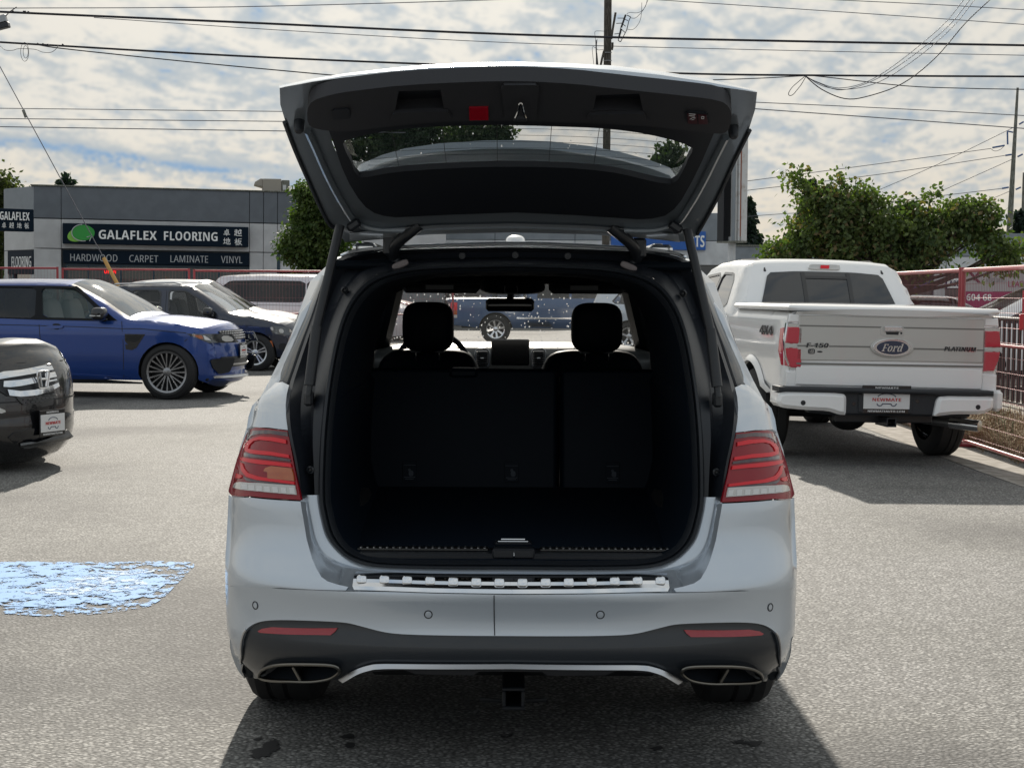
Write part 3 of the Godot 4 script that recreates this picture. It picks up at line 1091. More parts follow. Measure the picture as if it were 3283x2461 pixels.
func suv_rear(root: Node3D) -> void:
	var silver: Material = M.silver_paint
	# shoulders above the lamps
	both("shoulder", p2([-.8177,1.2254,-.7867,1.231,-.7543,1.2246,-.7527,1.1933,-.7498,1.1629,-.7427,1.1245,-.7335,1.0879,-.8069,1.0901,-.8838,1.0826,-.9149,1.0661,-.9111,1.1079,-.9014,1.1443,-.8509,1.19]), silver, root, 0.0, 0.03)
	# quarter panels between lamp and bumper
	var quarter := p2([-.9706,.8432,-.8622,.863,-.7688,.8651,-.6784,.8668,-.6737,.8394,-.6681,.8129,-.6566,.7513,-.6356,.6902,-.6194,.6614,-.6015,.6376,-.5804,.6259,-.5443,.6177,-.5129,.6127,-.5206,.602,-.7359,.5946,-.9594,.5628,-.9737,.6421,-.9734,.7437])
	both("quarter_panel", quarter, silver, root, 0.0, 0.03)
	var edge := curve2(p2([.0075,.4677,-.1585,.4676,-.3232,.4687,-.3954,.4734,-.4681,.4881,-.5194,.4974,-.5905,.4981,-.6735,.4946,-.7374,.4892,-.7868,.481,-.8207,.4699,-.8472,.4544,-.8671,.4347,-.8786,.4082,-.887,.3716,-.8965,.3279,-.9327,.2387,-.931,.2131,-.9272,.1966]), 4)
	edge[0].x = 0.0
	var bumper := curve2(p2([.0068,.5987,-.2321,.6006,-.3793,.6024,-.5205,.5991,-.6305,.5967,-.736,.5915,-.8486,.5834,-.9598,.5593]), 3)
	bumper[0].x = 0.0
	bumper.append_array(curve2(p2([-.9621,.5421,-.9523,.4485,-.9631,.3205,-.9583,.2683,-.9482,.2258,-.9353,.2029]), 3))
	var back := edge.duplicate()
	back.reverse()
	bumper.append_array(back.slice(1))
	bumper = whole(bumper)
	tail_part("bumper", bumper, silver, root, 0.0, [], 0.03, 0.035)
	# top of the bumper behind the step plate
	var ledge := MB.new()
	var fr := on_tail(curve2(p2([.0068,.5987,-.2321,.6006,-.3793,.6024,-.5206,.602,-.5443,.6177]), 6))
	var bk := curve(p3([.13,.6436,.0066,.135,.6434,-.2386,.155,.6458,-.4356,.172,.6505,-.5026,.185,.6551,-.5444]), 6)
	bands(ledge, [fr, bk])
	part("bumper_top", ledge, silver, root)
	# chrome step plate with its pads
	var plate := MB.new()
	var pf := on_tail(curve2(p2([.0068,.6025,-.2321,.6043,-.3793,.6061,-.4936,.606]), 8), 0.004)
	var pf2 := on_tail(curve2(p2([.0067,.6155,-.2324,.6172,-.3797,.619,-.499,.6169]), 8), 0.006)
	var pb := curve(p3([.105,.6412,.0067,.11,.641,-.2374,.13,.6405,-.3884,.155,.6394,-.5009]), 8)
	var pm := on_tail(curve2(p2([.0066,.6353,-.2328,.6362,-.3805,.638,-.498,.637]), 8), -0.005)
	bands(plate, [pf, pf2, mixc(pf2, pm, 0.5, Vector3(0.003, 0, 0)), pm, mixc(pm, pb, 0.5, Vector3(0, 0.002, 0)), mixc(pb, pb, 0.0, Vector3(0, 0.003, 0))])
	part("step_plate", plate, M.chrome, root, 14.0)
	for i in 14:
		var t := (i - 6.5) / 6.9
		var z := t * 0.50
		var q := absf(t) * (pf2.size() - 1)
		var c := pf2[int(q)].lerp(pm[int(q)], 0.75)
		var rib := MB.new()
		rib.pad(Vector3(c.x + .004, c.y + .002, z), Vector3(0.022, 0.034, 0.033), 0.7, 0.45, Basis(Vector3(0, 0, 1), -0.35))
		part("step_pad", rib, M.chrome, root, 60.0)
	# tail lamps
	var lamp := p2([-.9689,.8665,-.9609,.8972,-.9521,.9343,-.9434,.967,-.9287,1.0082,-.9151,1.0472,-.8914,1.0718,-.8594,1.085,-.8066,1.0872,-.7334,1.086,-.7217,1.0475,-.7117,1.009,-.6996,.9608,-.6883,.9173,-.6775,.8718,-.7467,.8709,-.8625,.868,-.9664,.8485,-.9708,.8559])
	for s in [1.0, -1.0]:
		var o := Node3D.new()
		o.name = "tail_lamp" if s > 0 else "tail_lamp_001"
		root.add_child(o, true)
		if s > 0:
			o.set_meta("label", "left tail lamp with an amber patch in its red lens")
		var g := func(p: PackedVector2Array) -> PackedVector2Array: return p if s > 0 else flipx(p)
		tail_part("lens", g.call(lamp), M.red_lens, o, 0.004, [], 0.012, 0.03)
		tail_part("light_guide", g.call(p2([-.9031,1.0221,-.8894,1.0377,-.8615,1.0522,-.8354,1.0605,-.7801,1.0629,-.7371,1.0582,-.7351,1.0456,-.7909,1.0502,-.8405,1.0491,-.864,1.0421,-.8789,1.0281,-.884,1.0156,-.8598,1.0154,-.788,1.0172,-.724,1.0121,-.7223,1.0025,-.7871,1.0055,-.8675,1.0026,-.8977,1.0053])), M.red_bright, o, 0.010, [], 0.006, 0.03)
		tail_part("light_guide", g.call(p2([-.9247,.9775,-.9048,.9843,-.8336,.9872,-.7743,.9869,-.7159,.9853,-.7121,.9737,-.7736,.9752,-.8324,.9736,-.8917,.9733,-.9128,.9727])), M.red_bright, o, 0.010, [], 0.006, 0.03)
		tail_part("light_guide", g.call(p2([-.9167,.9659,-.9028,.9663,-.8933,.9534,-.874,.9408,-.8296,.9345,-.7714,.9331,-.7017,.9293,-.7003,.9205,-.7709,.9233,-.841,.9233,-.8794,.9281,-.9035,.9417])), M.red_bright, o, 0.010, [], 0.006, 0.03)
		tail_part("light_guide", g.call(p2([-.9308,.928,-.9049,.9296,-.8983,.924,-.9123,.9163,-.9309,.9135])), M.red_bright, o, 0.010, [], 0.006, 0.03)
		tail_part("dark_band", g.call(p2([-.9012,.9987,-.8742,1.0007,-.7869,1.0026,-.7176,.9969,-.7162,.9911,-.7746,.9918,-.834,.9921,-.8992,.9894])), M.red_deep, o, 0.008, [], 0.004, 0.03)
		tail_part("dark_band", g.call(p2([-.8956,.9254,-.8659,.9221,-.7822,.9213,-.7002,.9186,-.699,.9137,-.7819,.9154,-.8782,.9144])), M.red_deep, o, 0.008, [], 0.004, 0.03)
		tail_part("dark_band", g.call(p2([-.8906,1.0701,-.8062,1.0833,-.7342,1.082,-.7299,1.0685,-.7928,1.0717,-.8428,1.0665,-.8756,1.0558,-.8952,1.0383,-.9167,1.0346])), M.red_deep, o, 0.006, [], 0.003, 0.03)
		if s > 0:
			tail_part("indicator", p2([-.7975,.9515,-.813,.954,-.8065,.9644,-.7849,.9723,-.712,.9708,-.7046,.9507,-.7017,.9312,-.7965,.9329]), M.amber_lens, o, 0.011, [], 0.006, 0.03)  # amber patch, on the left lamp alone
		tail_part("reversing_lamp", g.call(p2([-.9583,.875,-.9263,.9001,-.9051,.9069,-.8284,.9148,-.7706,.9164,-.6991,.9176,-.6918,.8886,-.7473,.8887,-.8271,.8882,-.9028,.8835,-.9381,.8809])), M.clear_lens, o, 0.010, [], 0.006, 0.03)
		for i in 7:
			var a: Vector2 = p2([-.8974,.9014])[0].lerp(p2([-.7021,.9106])[0], i / 6.5)
			var b: Vector2 = p2([-.8961,.8858])[0].lerp(p2([-.6983,.8921])[0], i / 6.5)
			var m: Vector2 = p2([-.8736,.9052])[0].lerp(p2([-.686,.9096])[0], i / 6.5)
			tail_part("lamp_cell", g.call(PackedVector2Array([a, m, m + b - a, b])), M.white_trim, o, 0.0115, [], 0.003, 0.05)
	# lower valance, exhausts, reflectors
	var pipe := p2([-.8352,.2716,-.8149,.3019,-.7723,.3293,-.7073,.3469,-.6071,.358,-.5569,.3566,-.543,.3408,-.5536,.3241,-.5833,.3038,-.6429,.2863,-.7169,.2755,-.812,.2567,-.835,.2599])
	var val := edge.duplicate()
	val.append_array(curve2(p2([-.9103,.1916,-.8508,.2373,-.8155,.2419,-.7188,.2639,-.6441,.277,-.5768,.2956,-.5461,.2922,-.5278,.3014,-.4848,.3318,-.4474,.3486,-.415,.3563,-.3304,.3609,.0081,.3661]), 2))
	val[val.size() - 1].x = 0.0
	val = whole(val)
	tail_part("valance", val, M.valance, root, -0.012, [pipe, flipx(pipe)], 0.05, 0.035)
	for s in [1.0, -1.0]:
		# silver edge strip down the outer side of the valance
		var es := MB.new()
		var e1 := edge.slice(47)
		es.tube(on_tail(e1 if s > 0 else flipx(e1), 0.001), 0.0045, 6)
		part("valance_edge", es, M.brushed, root)
	both("reflector", p2([-.821,.4415,-.8053,.4517,-.7698,.4616,-.5486,.4782,-.5575,.466,-.5715,.4547,-.631,.4515,-.814,.4377]), M.red_refl, root, -0.006, 0.01)
	for s in [1.0, -1.0]:
		var pp := pipe if s > 0 else flipx(pipe)
		pp = curve2(pp, 3, true)
		var ctr := Vector2.ZERO
		for q in pp:
			ctr += q / pp.size()
		var rim := on_tail(pp, 0.012)
		rim.append(rim[0])
		rim.append(rim[1])
		var ex := Node3D.new()
		ex.name = "exhaust_tip" if s > 0 else "exhaust_tip_001"
		root.add_child(ex, true)
		var t := MB.new()
		t.tube(rim, 0.0055, 8, false)
		part("rim", t, M.pipe_metal, ex)
		var inner := MB.new()
		var r0 := on_tail(pp, 0.008)
		var r1 := PackedVector3Array()
		for q in pp:
			var k := ctr + (q - ctr) * 0.86
			r1.append(Vector3(tail_w(ctr) + 0.16, k.y, k.x))
		inner.loft([r0, r1], true)
		var endp := MB.new()
		inner.loft([r1, PackedVector3Array(range(r1.size()).map(func(_i): return Vector3(r1[0].x, ctr.y, ctr.x)))], true)
		part("pipe", inner, M.satin_black, ex)
		endp.box(Vector3(tail_w(ctr) + 0.05, ctr.y, ctr.x), Vector3(0.1, 0.055, 0.012), 0.004, Basis(Vector3(1, 0, 0), -0.5 * s))
		part("divider", endp, M.pipe_metal, ex)
	var trim := MB.new()
	var ta := curve2(p2([.008,.3796,-.3299,.3747,-.4142,.3715,-.4464,.3653,-.4835,.35,-.5261,.3227,-.5525,.3018]), 5)
	var tb := curve2(p2([.008,.3673,-.3304,.3621,-.4149,.3575,-.4473,.3498,-.4847,.333,-.5278,.3014,-.5355,.2957]), 5)
	bands(trim, [on_tail(ta, -0.008), on_tail(ta, 0.002), on_tail(tb, 0.020), on_tail(tb, -0.01)])
	part("valance_trim", trim, M.brushed, root)
	tail_part("skid_panel", p2([.0081,.365,-.415,.3563,-.4711,.3399,-.5132,.3176,-.4314,.3326,-.3411,.3451,-.3022,.3284,-.1197,.3272,-.0998,.3417,.0082,.3425,-.0082,.3425,.0998,.3417,.1197,.3272,.3022,.3284,.3411,.3451,.4314,.3326,.5132,.3176,.4711,.3399,.415,.3563,-.0081,.365]), M.skid, root, -0.03, [], 0.08)
	# parking sensors
	for q in [p2([-.8291,.5241])[0], p2([-.2587,.5324])[0], p2([.281,.534])[0], p2([.8437,.5243])[0]]:
		var f := rs()
		var c: Vector3 = f.call(q)
		var nn: Vector3 = (f.call(q + Vector2(.002, 0)) - f.call(q - Vector2(.002, 0))).cross(f.call(q + Vector2(0, .002)) - f.call(q - Vector2(0, .002))).normalized()
		var up := Vector3.UP
		var bx := up.cross(nn).normalized()
		var bs := Basis(bx, nn, bx.cross(nn))
		var s := MB.new()
		s.lathe(PackedVector2Array([Vector2(.0138, -.002), Vector2(.0138, .0012), Vector2(.0105, .0012), Vector2(.0105, -.0035), Vector2(.0092, -.0035)]), c, bs, 20)
		var sn := part("parking_sensor", s, M.satin_black, root)
		var face := MB.new()
		face.lathe(PackedVector2Array([Vector2(.0092, -.003), Vector2(.0088, .0015), Vector2(.0, .002)]), c, bs, 20)
		part("sensor_face", face, silver, sn)
	# the shut line down the bumper
	var sl := MB.new()
	var seam := on_tail(p2([-.0526,.5964,-.0525,.5538,-.0513,.5041,-.0501,.4694]), 0.0012)
	sl.tube(seam, 0.0016, 6)
	part("bumper_seam", sl, M.dark_plastic, root)
	# tow hitch
	var hi := MB.new()
	var hc: Vector3 = p3([.22,.215,.01])[0]
	for q in [[0, .031, .075, .012], [0, -.031, .075, .012], [.031, 0, .012, .05], [-.031, 0, .012, .05]]:
		hi.box(hc + Vector3(.12, q[1], q[0]), Vector3(.28, q[3], q[2]), .003)
	part("tow_hitch", hi, M.satin_black, root)
	var hb := MB.new()
	hb.box(hc + Vector3(.3, .05, 0), Vector3(.1, .09, 1.0), .02)
	hb.tube(PackedVector3Array([hc + Vector3(.05, -.02, -.11), hc + Vector3(.05, -.025, -.04)]), .007, 6)
	hb.tube(PackedVector3Array([hc + Vector3(.05, -.02, .11), hc + Vector3(.05, -.025, .04)]), .007, 6)
	part("hitch_beam", hb, M.dark_plastic, root)

func suv_opening(root: Node3D) -> void:
	var N := 70
	var A := resample(on_tail(curve2(p2([-.5443,.6177,-.5804,.6259,-.6015,.6376,-.6194,.6614,-.6356,.6902,-.6566,.7513,-.6681,.8129,-.6737,.8394,-.6785,.8687]), 5), 0.0), 24)
	var C := resample(curve(p3([.185,.6551,-.5444,.19,.6784,-.6006,.2,.7204,-.6372,.21,.78,-.6566,.215,.8354,-.6652,.22,.8797,-.6698]), 5), 24)
	for s in [1, -1]:
		var gr := MB.new()
		var g1 := [A, mixc(A, C, 0.45, Vector3(.035, 0, 0)), C]
		for i in 2:
			if s > 0:
				gr.ribbon(g1[i], g1[i + 1])
			else:
				gr.ribbon(flipz(g1[i + 1]), flipz(g1[i]))
		part("jamb_groove", gr, M.silver_paint, root)
	var Cf := resample(curve(p3([.13,.6436,.0066,.135,.6434,-.2386,.155,.6458,-.4356,.185,.6551,-.5444,.19,.6784,-.6006,.2,.7204,-.6372,.21,.78,-.6566,.215,.8354,-.6652,.22,.8797,-.6698]), 5), 40)
	var Dl := resample(curve(p3([.14,.6549,.0066,.145,.6537,-.2391,.165,.6562,-.4365,.19,.6727,-.5196,.2,.7044,-.5652,.21,.7476,-.5998,.22,.8125,-.6192,.23,.8786,-.6294]), 5), 40)
	var jb := MB.new()
	bands(jb, [Cf, mixc(Cf, Dl, .3, Vector3(-.006, 0, 0)), mixc(Cf, Dl, .85, Vector3(-.004, 0, 0)), Dl])
	part("jamb", jb, M.silver_paint, root)
	# black jamb above
	var O := resample(curve(p3([.17,.8721,-.6792,.19,.991,-.7007,.22,1.0883,-.727,.35,1.1609,-.754,.5,1.2204,-.7631,.54,1.2925,-.7439,.59,1.4368,-.7007,.63,1.5954,-.6521,.64,1.6611,-.6008,.65,1.6904,-.4532,.65,1.7001,-.2664,.65,1.7058,.0013]), 6), N)
	var D := resample(curve(p3([.23,.8786,-.6294,.25,1.0155,-.6286,.28,1.1256,-.6239,.32,1.2517,-.6131,.39,1.3869,-.5942,.46,1.4875,-.5672,.51,1.5607,-.5225,.545,1.604,-.4551,.565,1.6296,-.3352,.57,1.638,-.1761,.57,1.6422,.0016]), 6), N)
	var bj := MB.new()
	bands(bj, [O, mixc(O, D, .12, Vector3(-.012, 0, 0)), mixc(O, D, .35, Vector3(.05, 0, 0)), mixc(O, D, .62, Vector3(.06, 0, 0)), mixc(O, D, .75, Vector3(.012, 0, 0)), D])
	part("upper_jamb", bj, M.jamb_black, root, 30.0)
	# sealing strip round the whole opening
	var Da := resample(curve(p3([.14,.6549,.0066,.145,.6537,-.2391,.165,.6562,-.4365,.19,.6727,-.5196,.2,.7044,-.5652,.21,.7476,-.5998,.22,.8125,-.6192,.23,.8786,-.6294,.25,1.0155,-.6286,.28,1.1256,-.6239,.32,1.2517,-.6131,.39,1.3869,-.5942,.46,1.4875,-.5672,.51,1.5607,-.5225,.545,1.604,-.4551,.565,1.6296,-.3352,.57,1.638,-.1761,.57,1.6422,.0016]), 6), 100)
	var E := resample(curve(p3([.17,.6779,.0065,.175,.6768,-.2407,.19,.6784,-.4033,.21,.6919,-.4862,.22,.7177,-.5329,.23,.7621,-.5645,.24,.8221,-.5829,.25,.8761,-.5921,.27,1.0136,-.5912,.3,1.1241,-.5873,.34,1.2404,-.5773,.41,1.3729,-.5598,.48,1.4663,-.5334,.53,1.5354,-.4849,.56,1.5765,-.4177,.58,1.5987,-.3167,.585,1.6081,-.1765,.585,1.6123,.0018]), 6), 100)
	var se := MB.new()
	bands(se, [Da, mixc(Da, E, .15, Vector3(-.020, 0, 0)), mixc(Da, E, .4, Vector3(-.028, 0, 0)), mixc(Da, E, .5, Vector3(-.016, 0, 0)), mixc(Da, E, .62, Vector3(-.026, 0, 0)), mixc(Da, E, .9, Vector3(-.016, 0, 0)), E])
	part("door_seal", se, M.seal_rubber, root, 30.0)
	# side trims and headlining of the load space
	var tn := MB.new()
	var E1 := mixc(E, E, 0.0, Vector3(.10, 0, 0))
	var E2 := PackedVector3Array()
	for q in E:
		E2.append(Vector3(1.62, clampf(q.y, .70, 1.62), q.z * (0.97 if q.y < 1.2 else 1.0)))
	bands(tn, [E, E1, E2])
	part("load_trim", tn, M.carpet, root)
	# sill trim and scuff strips
	var st := MB.new()
	st.box(Vector3(.245, .679, 0), Vector3(.10, .03, 1.06), .008)
	part("sill_trim", st, M.satin_black, root)
	for r in [[-.505, -.075, 20], [.095, .525, 20]]:
		var pl := MB.new()
		pl.box(Vector3(.265, .6985, (r[0] + r[1]) / 2), Vector3(.05, .007, r[1] - r[0]), .002)
		var pn := part("scuff_strip", pl, M.scuff, root)
		for i in r[2]:
			var rb := MB.new()
			rb.box(Vector3(.262, .7035, lerpf(r[0] + .012, r[1] - .012, i / (r[2] - 1.0))), Vector3(.038, .004, .008), .0015)
			part("scuff_rib", rb, M.brushed, pn)
	var lk := MB.new()
	lk.box(p3([.2,.6942,.0074])[0] + Vector3(.02, 0, 0), Vector3(.06, .034, .138), .006)
	part("lock_cover", lk, M.satin_black, root)
	var sk := MB.new()
	var sc: Vector3 = p3([.185,.6906,.0095])[0]
	sk.tube(PackedVector3Array([sc + Vector3(.02, -.01, 0), sc + Vector3(0, -.008, 0), sc + Vector3(-.006, 0, 0), sc + Vector3(0, .008, 0), sc + Vector3(.02, .01, 0)]), .0025, 6)
	part("striker", sk, M.chrome, root)
	# bolts and stops in the jamb
	for q in p3([.62,1.6671,-.1757,.62,1.6703,.0091,.62,1.668,.1917]):
		var b := MB.new()
		b.lathe(PackedVector2Array([Vector2(.012, 0), Vector2(.011, .006), Vector2(.007, .006), Vector2(.006, .002), Vector2(0, .002)]), q + Vector3(-.012, 0, 0), Basis(Vector3(0, 0, 1), PI / 2), 14)
		part("plug", b, M.satin_black, root)
	for q in p3([.235,.9607,-.6563,.235,.9605,.6684,.53,1.5456,-.5758,.53,1.5409,.5854]):
		var b := MB.new()
		b.lathe(PackedVector2Array([Vector2(.013, 0), Vector2(.013, .008), Vector2(.008, .012), Vector2(.004, .004), Vector2(0, .004)]), q + Vector3(-.002, 0, 0), Basis(Vector3(0, 0, 1), PI / 2), 14)
		part("buffer", b, M.satin_black, root)
	# bright drip rail along the roof edge
	var rl := MB.new()
	var dl := curve(p3([.62,1.6649,-.5986,.62,1.6792,-.5616,.62,1.6882,-.504,.62,1.6928,-.4507,.62,1.6986,-.3736,.62,1.7073,-.1563,.62,1.7114,.0013,.62,1.7089,.1588,.62,1.6992,.3762,.62,1.6942,.4545,.62,1.688,.5122,.62,1.6797,.5666,.62,1.6647,.6048]), 5)
	rl.tube(dl, .0065, 8)
	part("drip_rail", rl, M.chrome, root)
	# quarter windows that wrap round the tail
	var ga := resample(curve(p3([.8,1.2246,-.854,.81,1.2796,-.8328,.82,1.3472,-.8001,.86,1.5055,-.7313,.9,1.605,-.6882]), 5), 16)
	var gb := resample(curve(p3([.56,1.2222,-.775,.57,1.2856,-.7536,.585,1.3414,-.7371,.6,1.4475,-.6976,.635,1.5954,-.6527]), 5), 16)
	for s in [1, -1]:
		var g := MB.new()
		var a := ga if s > 0 else flipz(ga)
		var b := gb if s > 0 else flipz(gb)
		g.loft([a, mixc(a, b, .35, Vector3(-.03, 0, -.012 * s)), mixc(a, b, .7, Vector3(-.02, 0, -.01 * s)), b], false, false, s < 0)
		part("quarter_window", g, M.quarter_glass, root)
		var rb := MB.new()
		rb.tube(b, .007, 6)
		rb.tube(PackedVector3Array([a[0], a[0].lerp(b[0], .5) + Vector3(-.02, 0, -.01 * s), b[0]]), .007, 6)
		part("window_rubber", rb, M.seal_rubber, root)
	# powered struts and hinges
	for q in [p3([.42,1.7624,-.5793,.335,1.4109,-.6508,.3,1.1979,-.6715]), p3([.42,1.7549,.5843,.335,1.4095,.6583,.3,1.2009,.6801])]:
		var p: PackedVector3Array = q
		var s := MB.new()
		s.tube(PackedVector3Array([p[0], p[0].lerp(p[1], .98)]), .0155, 14)
		s.tube(PackedVector3Array([p[0].lerp(p[1], .96), p[1].lerp(p[2], .84)]), .0185, 14)
		s.tube(PackedVector3Array([p[1].lerp(p[2], .84), p[2]]), .011, 10)
		s.box(p[2] + Vector3(.02, -.01, 0), Vector3(.05, .05, .03), .008)
		part("gas_strut", s, M.strut, root)
	for q in [p3([.5,1.7694,-.3175,.51,1.7463,-.3468,.54,1.7196,-.3841,.58,1.6951,-.4075,.62,1.6594,-.4148,.62,1.627,-.3844,.61,1.6206,-.3402]), p3([.5,1.7653,.3332,.51,1.7426,.3628,.54,1.7162,.3983,.58,1.6908,.4231,.62,1.6562,.431,.62,1.6268,.3986,.61,1.6199,.3545])]:
		var s := MB.new()
		s.tube(curve(q, 4), .020, 10)
		part("hinge_arm", s, M.satin_black, root)
	for q in [p3([.6,1.7021,-.4241])[0], p3([.6,1.6968,.4376])[0]]:
		var s := MB.new()
		s.box(q + Vector3(.02, 0, 0), Vector3(.07, .07, .052), .008)
		part("hinge_bracket", s, M.satin_black, root)
	for q in [p3([.57,1.6348,-.3883])[0], p3([.57,1.6324,.4013])[0]]:
		var s := MB.new()
		s.pad(q, Vector3(.02, .024, .06), .6, .6, Basis(Vector3(1, 0, 0), .4 * signf(q.z)))
		part("hinge_grommet", s, M.grommet, root)

func suv_gate(root: Node3D) -> void:
	var o := Node3D.new()
	o.name = "tailgate"
	root.add_child(o, true)
	var win := curve2(p2([-.512,.6893,-.4842,.7244,-.3902,.7698,-.251,.8031,-.0456,.8171,.1595,.8076,.2625,.7989,.3663,.7743,.4743,.7271,.5399,.6744,.5366,.6111,.5268,.4974,.5024,.4199,.4061,.4576,.3158,.5016,.1694,.5331,-.0476,.5393,-.2654,.5169,-.3959,.4886,-.4847,.4583,-.4996,.5667]), 2, true)
	var frame := p2([-.6088,.0109,-.6287,.0716,-.6524,.3827,-.6674,.629,-.6696,.818,-.6697,.9137,-.6576,1.0112,-.5619,1.0479,-.4689,1.0735,-.3513,1.0974,-.2353,1.1124,-.1084,1.1206,.0207,1.1236,.1483,1.1164,.2769,1.1005,.4072,1.0757,.54,1.0418,.6863,1.0021,.6965,.9004,.6968,.778,.6816,.5762,.6634,.292,.6327,-.0215,.5965,-.0741,.4756,-.0454,.3611,-.0142,.1674,-.0059,.001,0,-.1654,-.0103,-.3706,-.0292,-.4487,-.0631,-.5851,-.0926])
	var wide: PackedVector2Array = Geometry2D.offset_polygon(win, .035)[0]
	gate_part("inner_frame", frame, M.shaded_silver, o, 0.0, [wide], 0.0)  # same silver as the body, shade of the underside in its colour
	# outer skin with the lip that shows above the frame
	var lip := MB.new()
	var la := p3([-.3951,2.111,-.6573,-.4277,2.1236,-.5619,-.4516,2.1328,-.4689,-.4739,2.1414,-.3513,-.4879,2.1468,-.2353,-.4955,2.1498,-.1084,-.4984,2.1509,.0207,-.4916,2.1483,.1483,-.4768,2.1425,.2769,-.4537,2.1336,.4072,-.422,2.1214,.54,-.385,2.1071,.6863])
	var lb := p3([-.2793,2.1307,-.6766,-.3177,2.1455,-.5762,-.3488,2.1575,-.4801,-.3765,2.1682,-.3593,-.3989,2.1768,-.2403,-.4115,2.1816,-.1106,-.416,2.1834,.021,-.4107,2.1814,.151,-.399,2.1769,.2817,-.3708,2.166,.4148,-.3322,2.1511,.551,-.2672,2.126,.7065])
	var lm := p3([-.3778,2.1151,-.6608,-.4154,2.1296,-.5635,-.4409,2.1394,-.4701,-.4648,2.1486,-.352,-.4852,2.1565,-.2355,-.4944,2.1601,-.1084,-.4973,2.1612,.0207,-.4906,2.1586,.1483,-.4774,2.1535,.2767,-.4528,2.144,.4072,-.418,2.1306,.5404,-.3676,2.1111,.6899])
	lip.ribbon(la, lm)
	lip.ribbon(lm, mixc(lm, lb, .5, Vector3(0, .003, 0)))
	lip.ribbon(mixc(lm, lb, .5, Vector3(0, .003, 0)), lb)
	var lc := mixc(lb, lb, 0, Vector3(.10, .01, 0))
	lip.ribbon(lb, lc)
	part("lip", lip, M.silver_paint, o, 14.0)
	gate_part("outer_skin", p2([-.619,-.1529,-.64,-.0932,-.6668,.2244,-.6818,.4649,-.684,.6648,-.6758,.8119,-.4909,.8924,-.2462,.9351,.0217,.9487,.2897,.9244,.5655,.8591,.7039,.8172,.7127,.619,.6978,.4145,.6753,.1182,.6442,-.1919,.3739,-.1843,.001,-.1725,-.384,-.1998,-.5193,-.2156]), M.silver_paint, o, -0.09, [Geometry2D.offset_polygon(curve2(p2([-.534,.51,-.5049,.5467,-.4069,.594,-.2617,.6287,-.0475,.6434,.1663,.6335,.2738,.6244,.382,.5987,.4946,.5496,.563,.4945,.5596,.4285,.5494,.3099,.5239,.2292,.4235,.2685,.3293,.3143,.1766,.3472,-.0496,.3537,-.2768,.3303,-.4129,.3008,-.5055,.2692,-.5211,.3822]), 2, true), .05)[0]], 0.0)
	var skin_edge := p2([-.6348,-.1974,-.6556,-.1341,-.6804,.1904,-.696,.4472,-.6983,.6443,-.6984,.7442,-.6857,.8458,-.586,.884,-.489,.9108,-.3663,.9356,-.2454,.9513,-.113,.9598,.0216,.963,.1547,.9555,.2887,.9389,.4246,.9131,.5632,.8777,.7157,.8363,.7264,.7302,.7266,.6026,.7108,.3922,.6919,.0957,.6599,-.2312,.622,-.2861,.4959,-.2561,.3766,-.2236,.1746,-.2149,.0011,-.2088,-.1725,-.2195,-.3865,-.2392,-.4679,-.2746,-.6101,-.3053])
	var rim := MB.new()
	var fo := tg(0.0)
	var ro := tg(-0.09)
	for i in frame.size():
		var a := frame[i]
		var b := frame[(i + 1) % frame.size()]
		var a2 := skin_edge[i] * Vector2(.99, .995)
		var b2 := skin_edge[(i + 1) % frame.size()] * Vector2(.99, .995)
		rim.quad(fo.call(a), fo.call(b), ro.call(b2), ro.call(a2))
	part("edge", rim, M.shaded_silver, o)
	# glass, its dark surround, heater wires
	gate_part("rear_window", wide, M.rear_pane, o, -0.03, [], 0.0)
	var hw_ := MB.new()
	var gl := tg(-0.024)
	for i in 9:
		var s := lerpf(.46, .80, i / 8.0)
		var p := PackedVector3Array()
		for k in 13:
			var x := lerpf(-.55, .55, k / 12.0)
			var q := Vector2(x, s + .06 * (1.0 - pow(x / .55, 2.0)) - 0.05)
			if Geometry2D.is_point_in_polygon(q, win):
				p.append(gl.call(q))
		if p.size() > 1:
			hw_.tube(p, .0006, 4, false)
	for x in [-.37, -.215, -.05, .115, .26]:
		hw_.tube(PackedVector3Array([gl.call(Vector2(x * .97, .35)), gl.call(Vector2(x, .93))]), .0009, 4, false)
	part("heater_wires", hw_, M.dark_plastic, o).set_meta("kind", "stuff")
	var dr := MB.new()
	rng.seed = 12
	for i in 60:
		var q := Vector2(rng.randf_range(-.5, .5), rng.randf_range(.4, .85))
		if Geometry2D.is_point_in_polygon(q, win):
			var s := rng.randf_range(.002, .006)
			dr.pad(tg(-.034).call(q), Vector3(s, s, s), 1.0, 1.0, Basis(), 7, 5)
	part("rain_drops", dr, M.water, o, 80.0).set_meta("kind", "stuff")
	gate_part("window_surround", p2([-.5446,.7715,-.5323,.5253,-.5208,.4076,-.503,.3013,-.485,.2305,-.4602,.1832,-.4309,.1607,-.3922,.1485,-.2016,.1738,.012,.1943,.2134,.174,.4161,.1434,.4646,.1492,.5069,.1752,.5315,.2284,.5478,.2974,.5666,.4439,.5808,.5888,.5936,.7744,.3999,.8198,.1154,.844,-.0452,.85,-.2491,.8341,-.3872,.8031]), M.gate_black, o, .012, [win], 0.02)
	# spoiler seen through the glass
	gate_part("spoiler", p2([-.5166,.1875,-.5015,.2045,-.4341,.2666,-.3548,.3161,-.2391,.3538,-.0951,.3757,.0257,.3794,.1226,.3715,.2522,.3392,.3535,.2968,.4503,.2419,.5254,.1832,.5844,.0428,.5848,-.1681,.0008,-.1483,-.5486,-.1553,-.5744,.0285]), M.shaded_silver, o, -.13, [], 0.03)  # body silver with the shade of its underside painted in
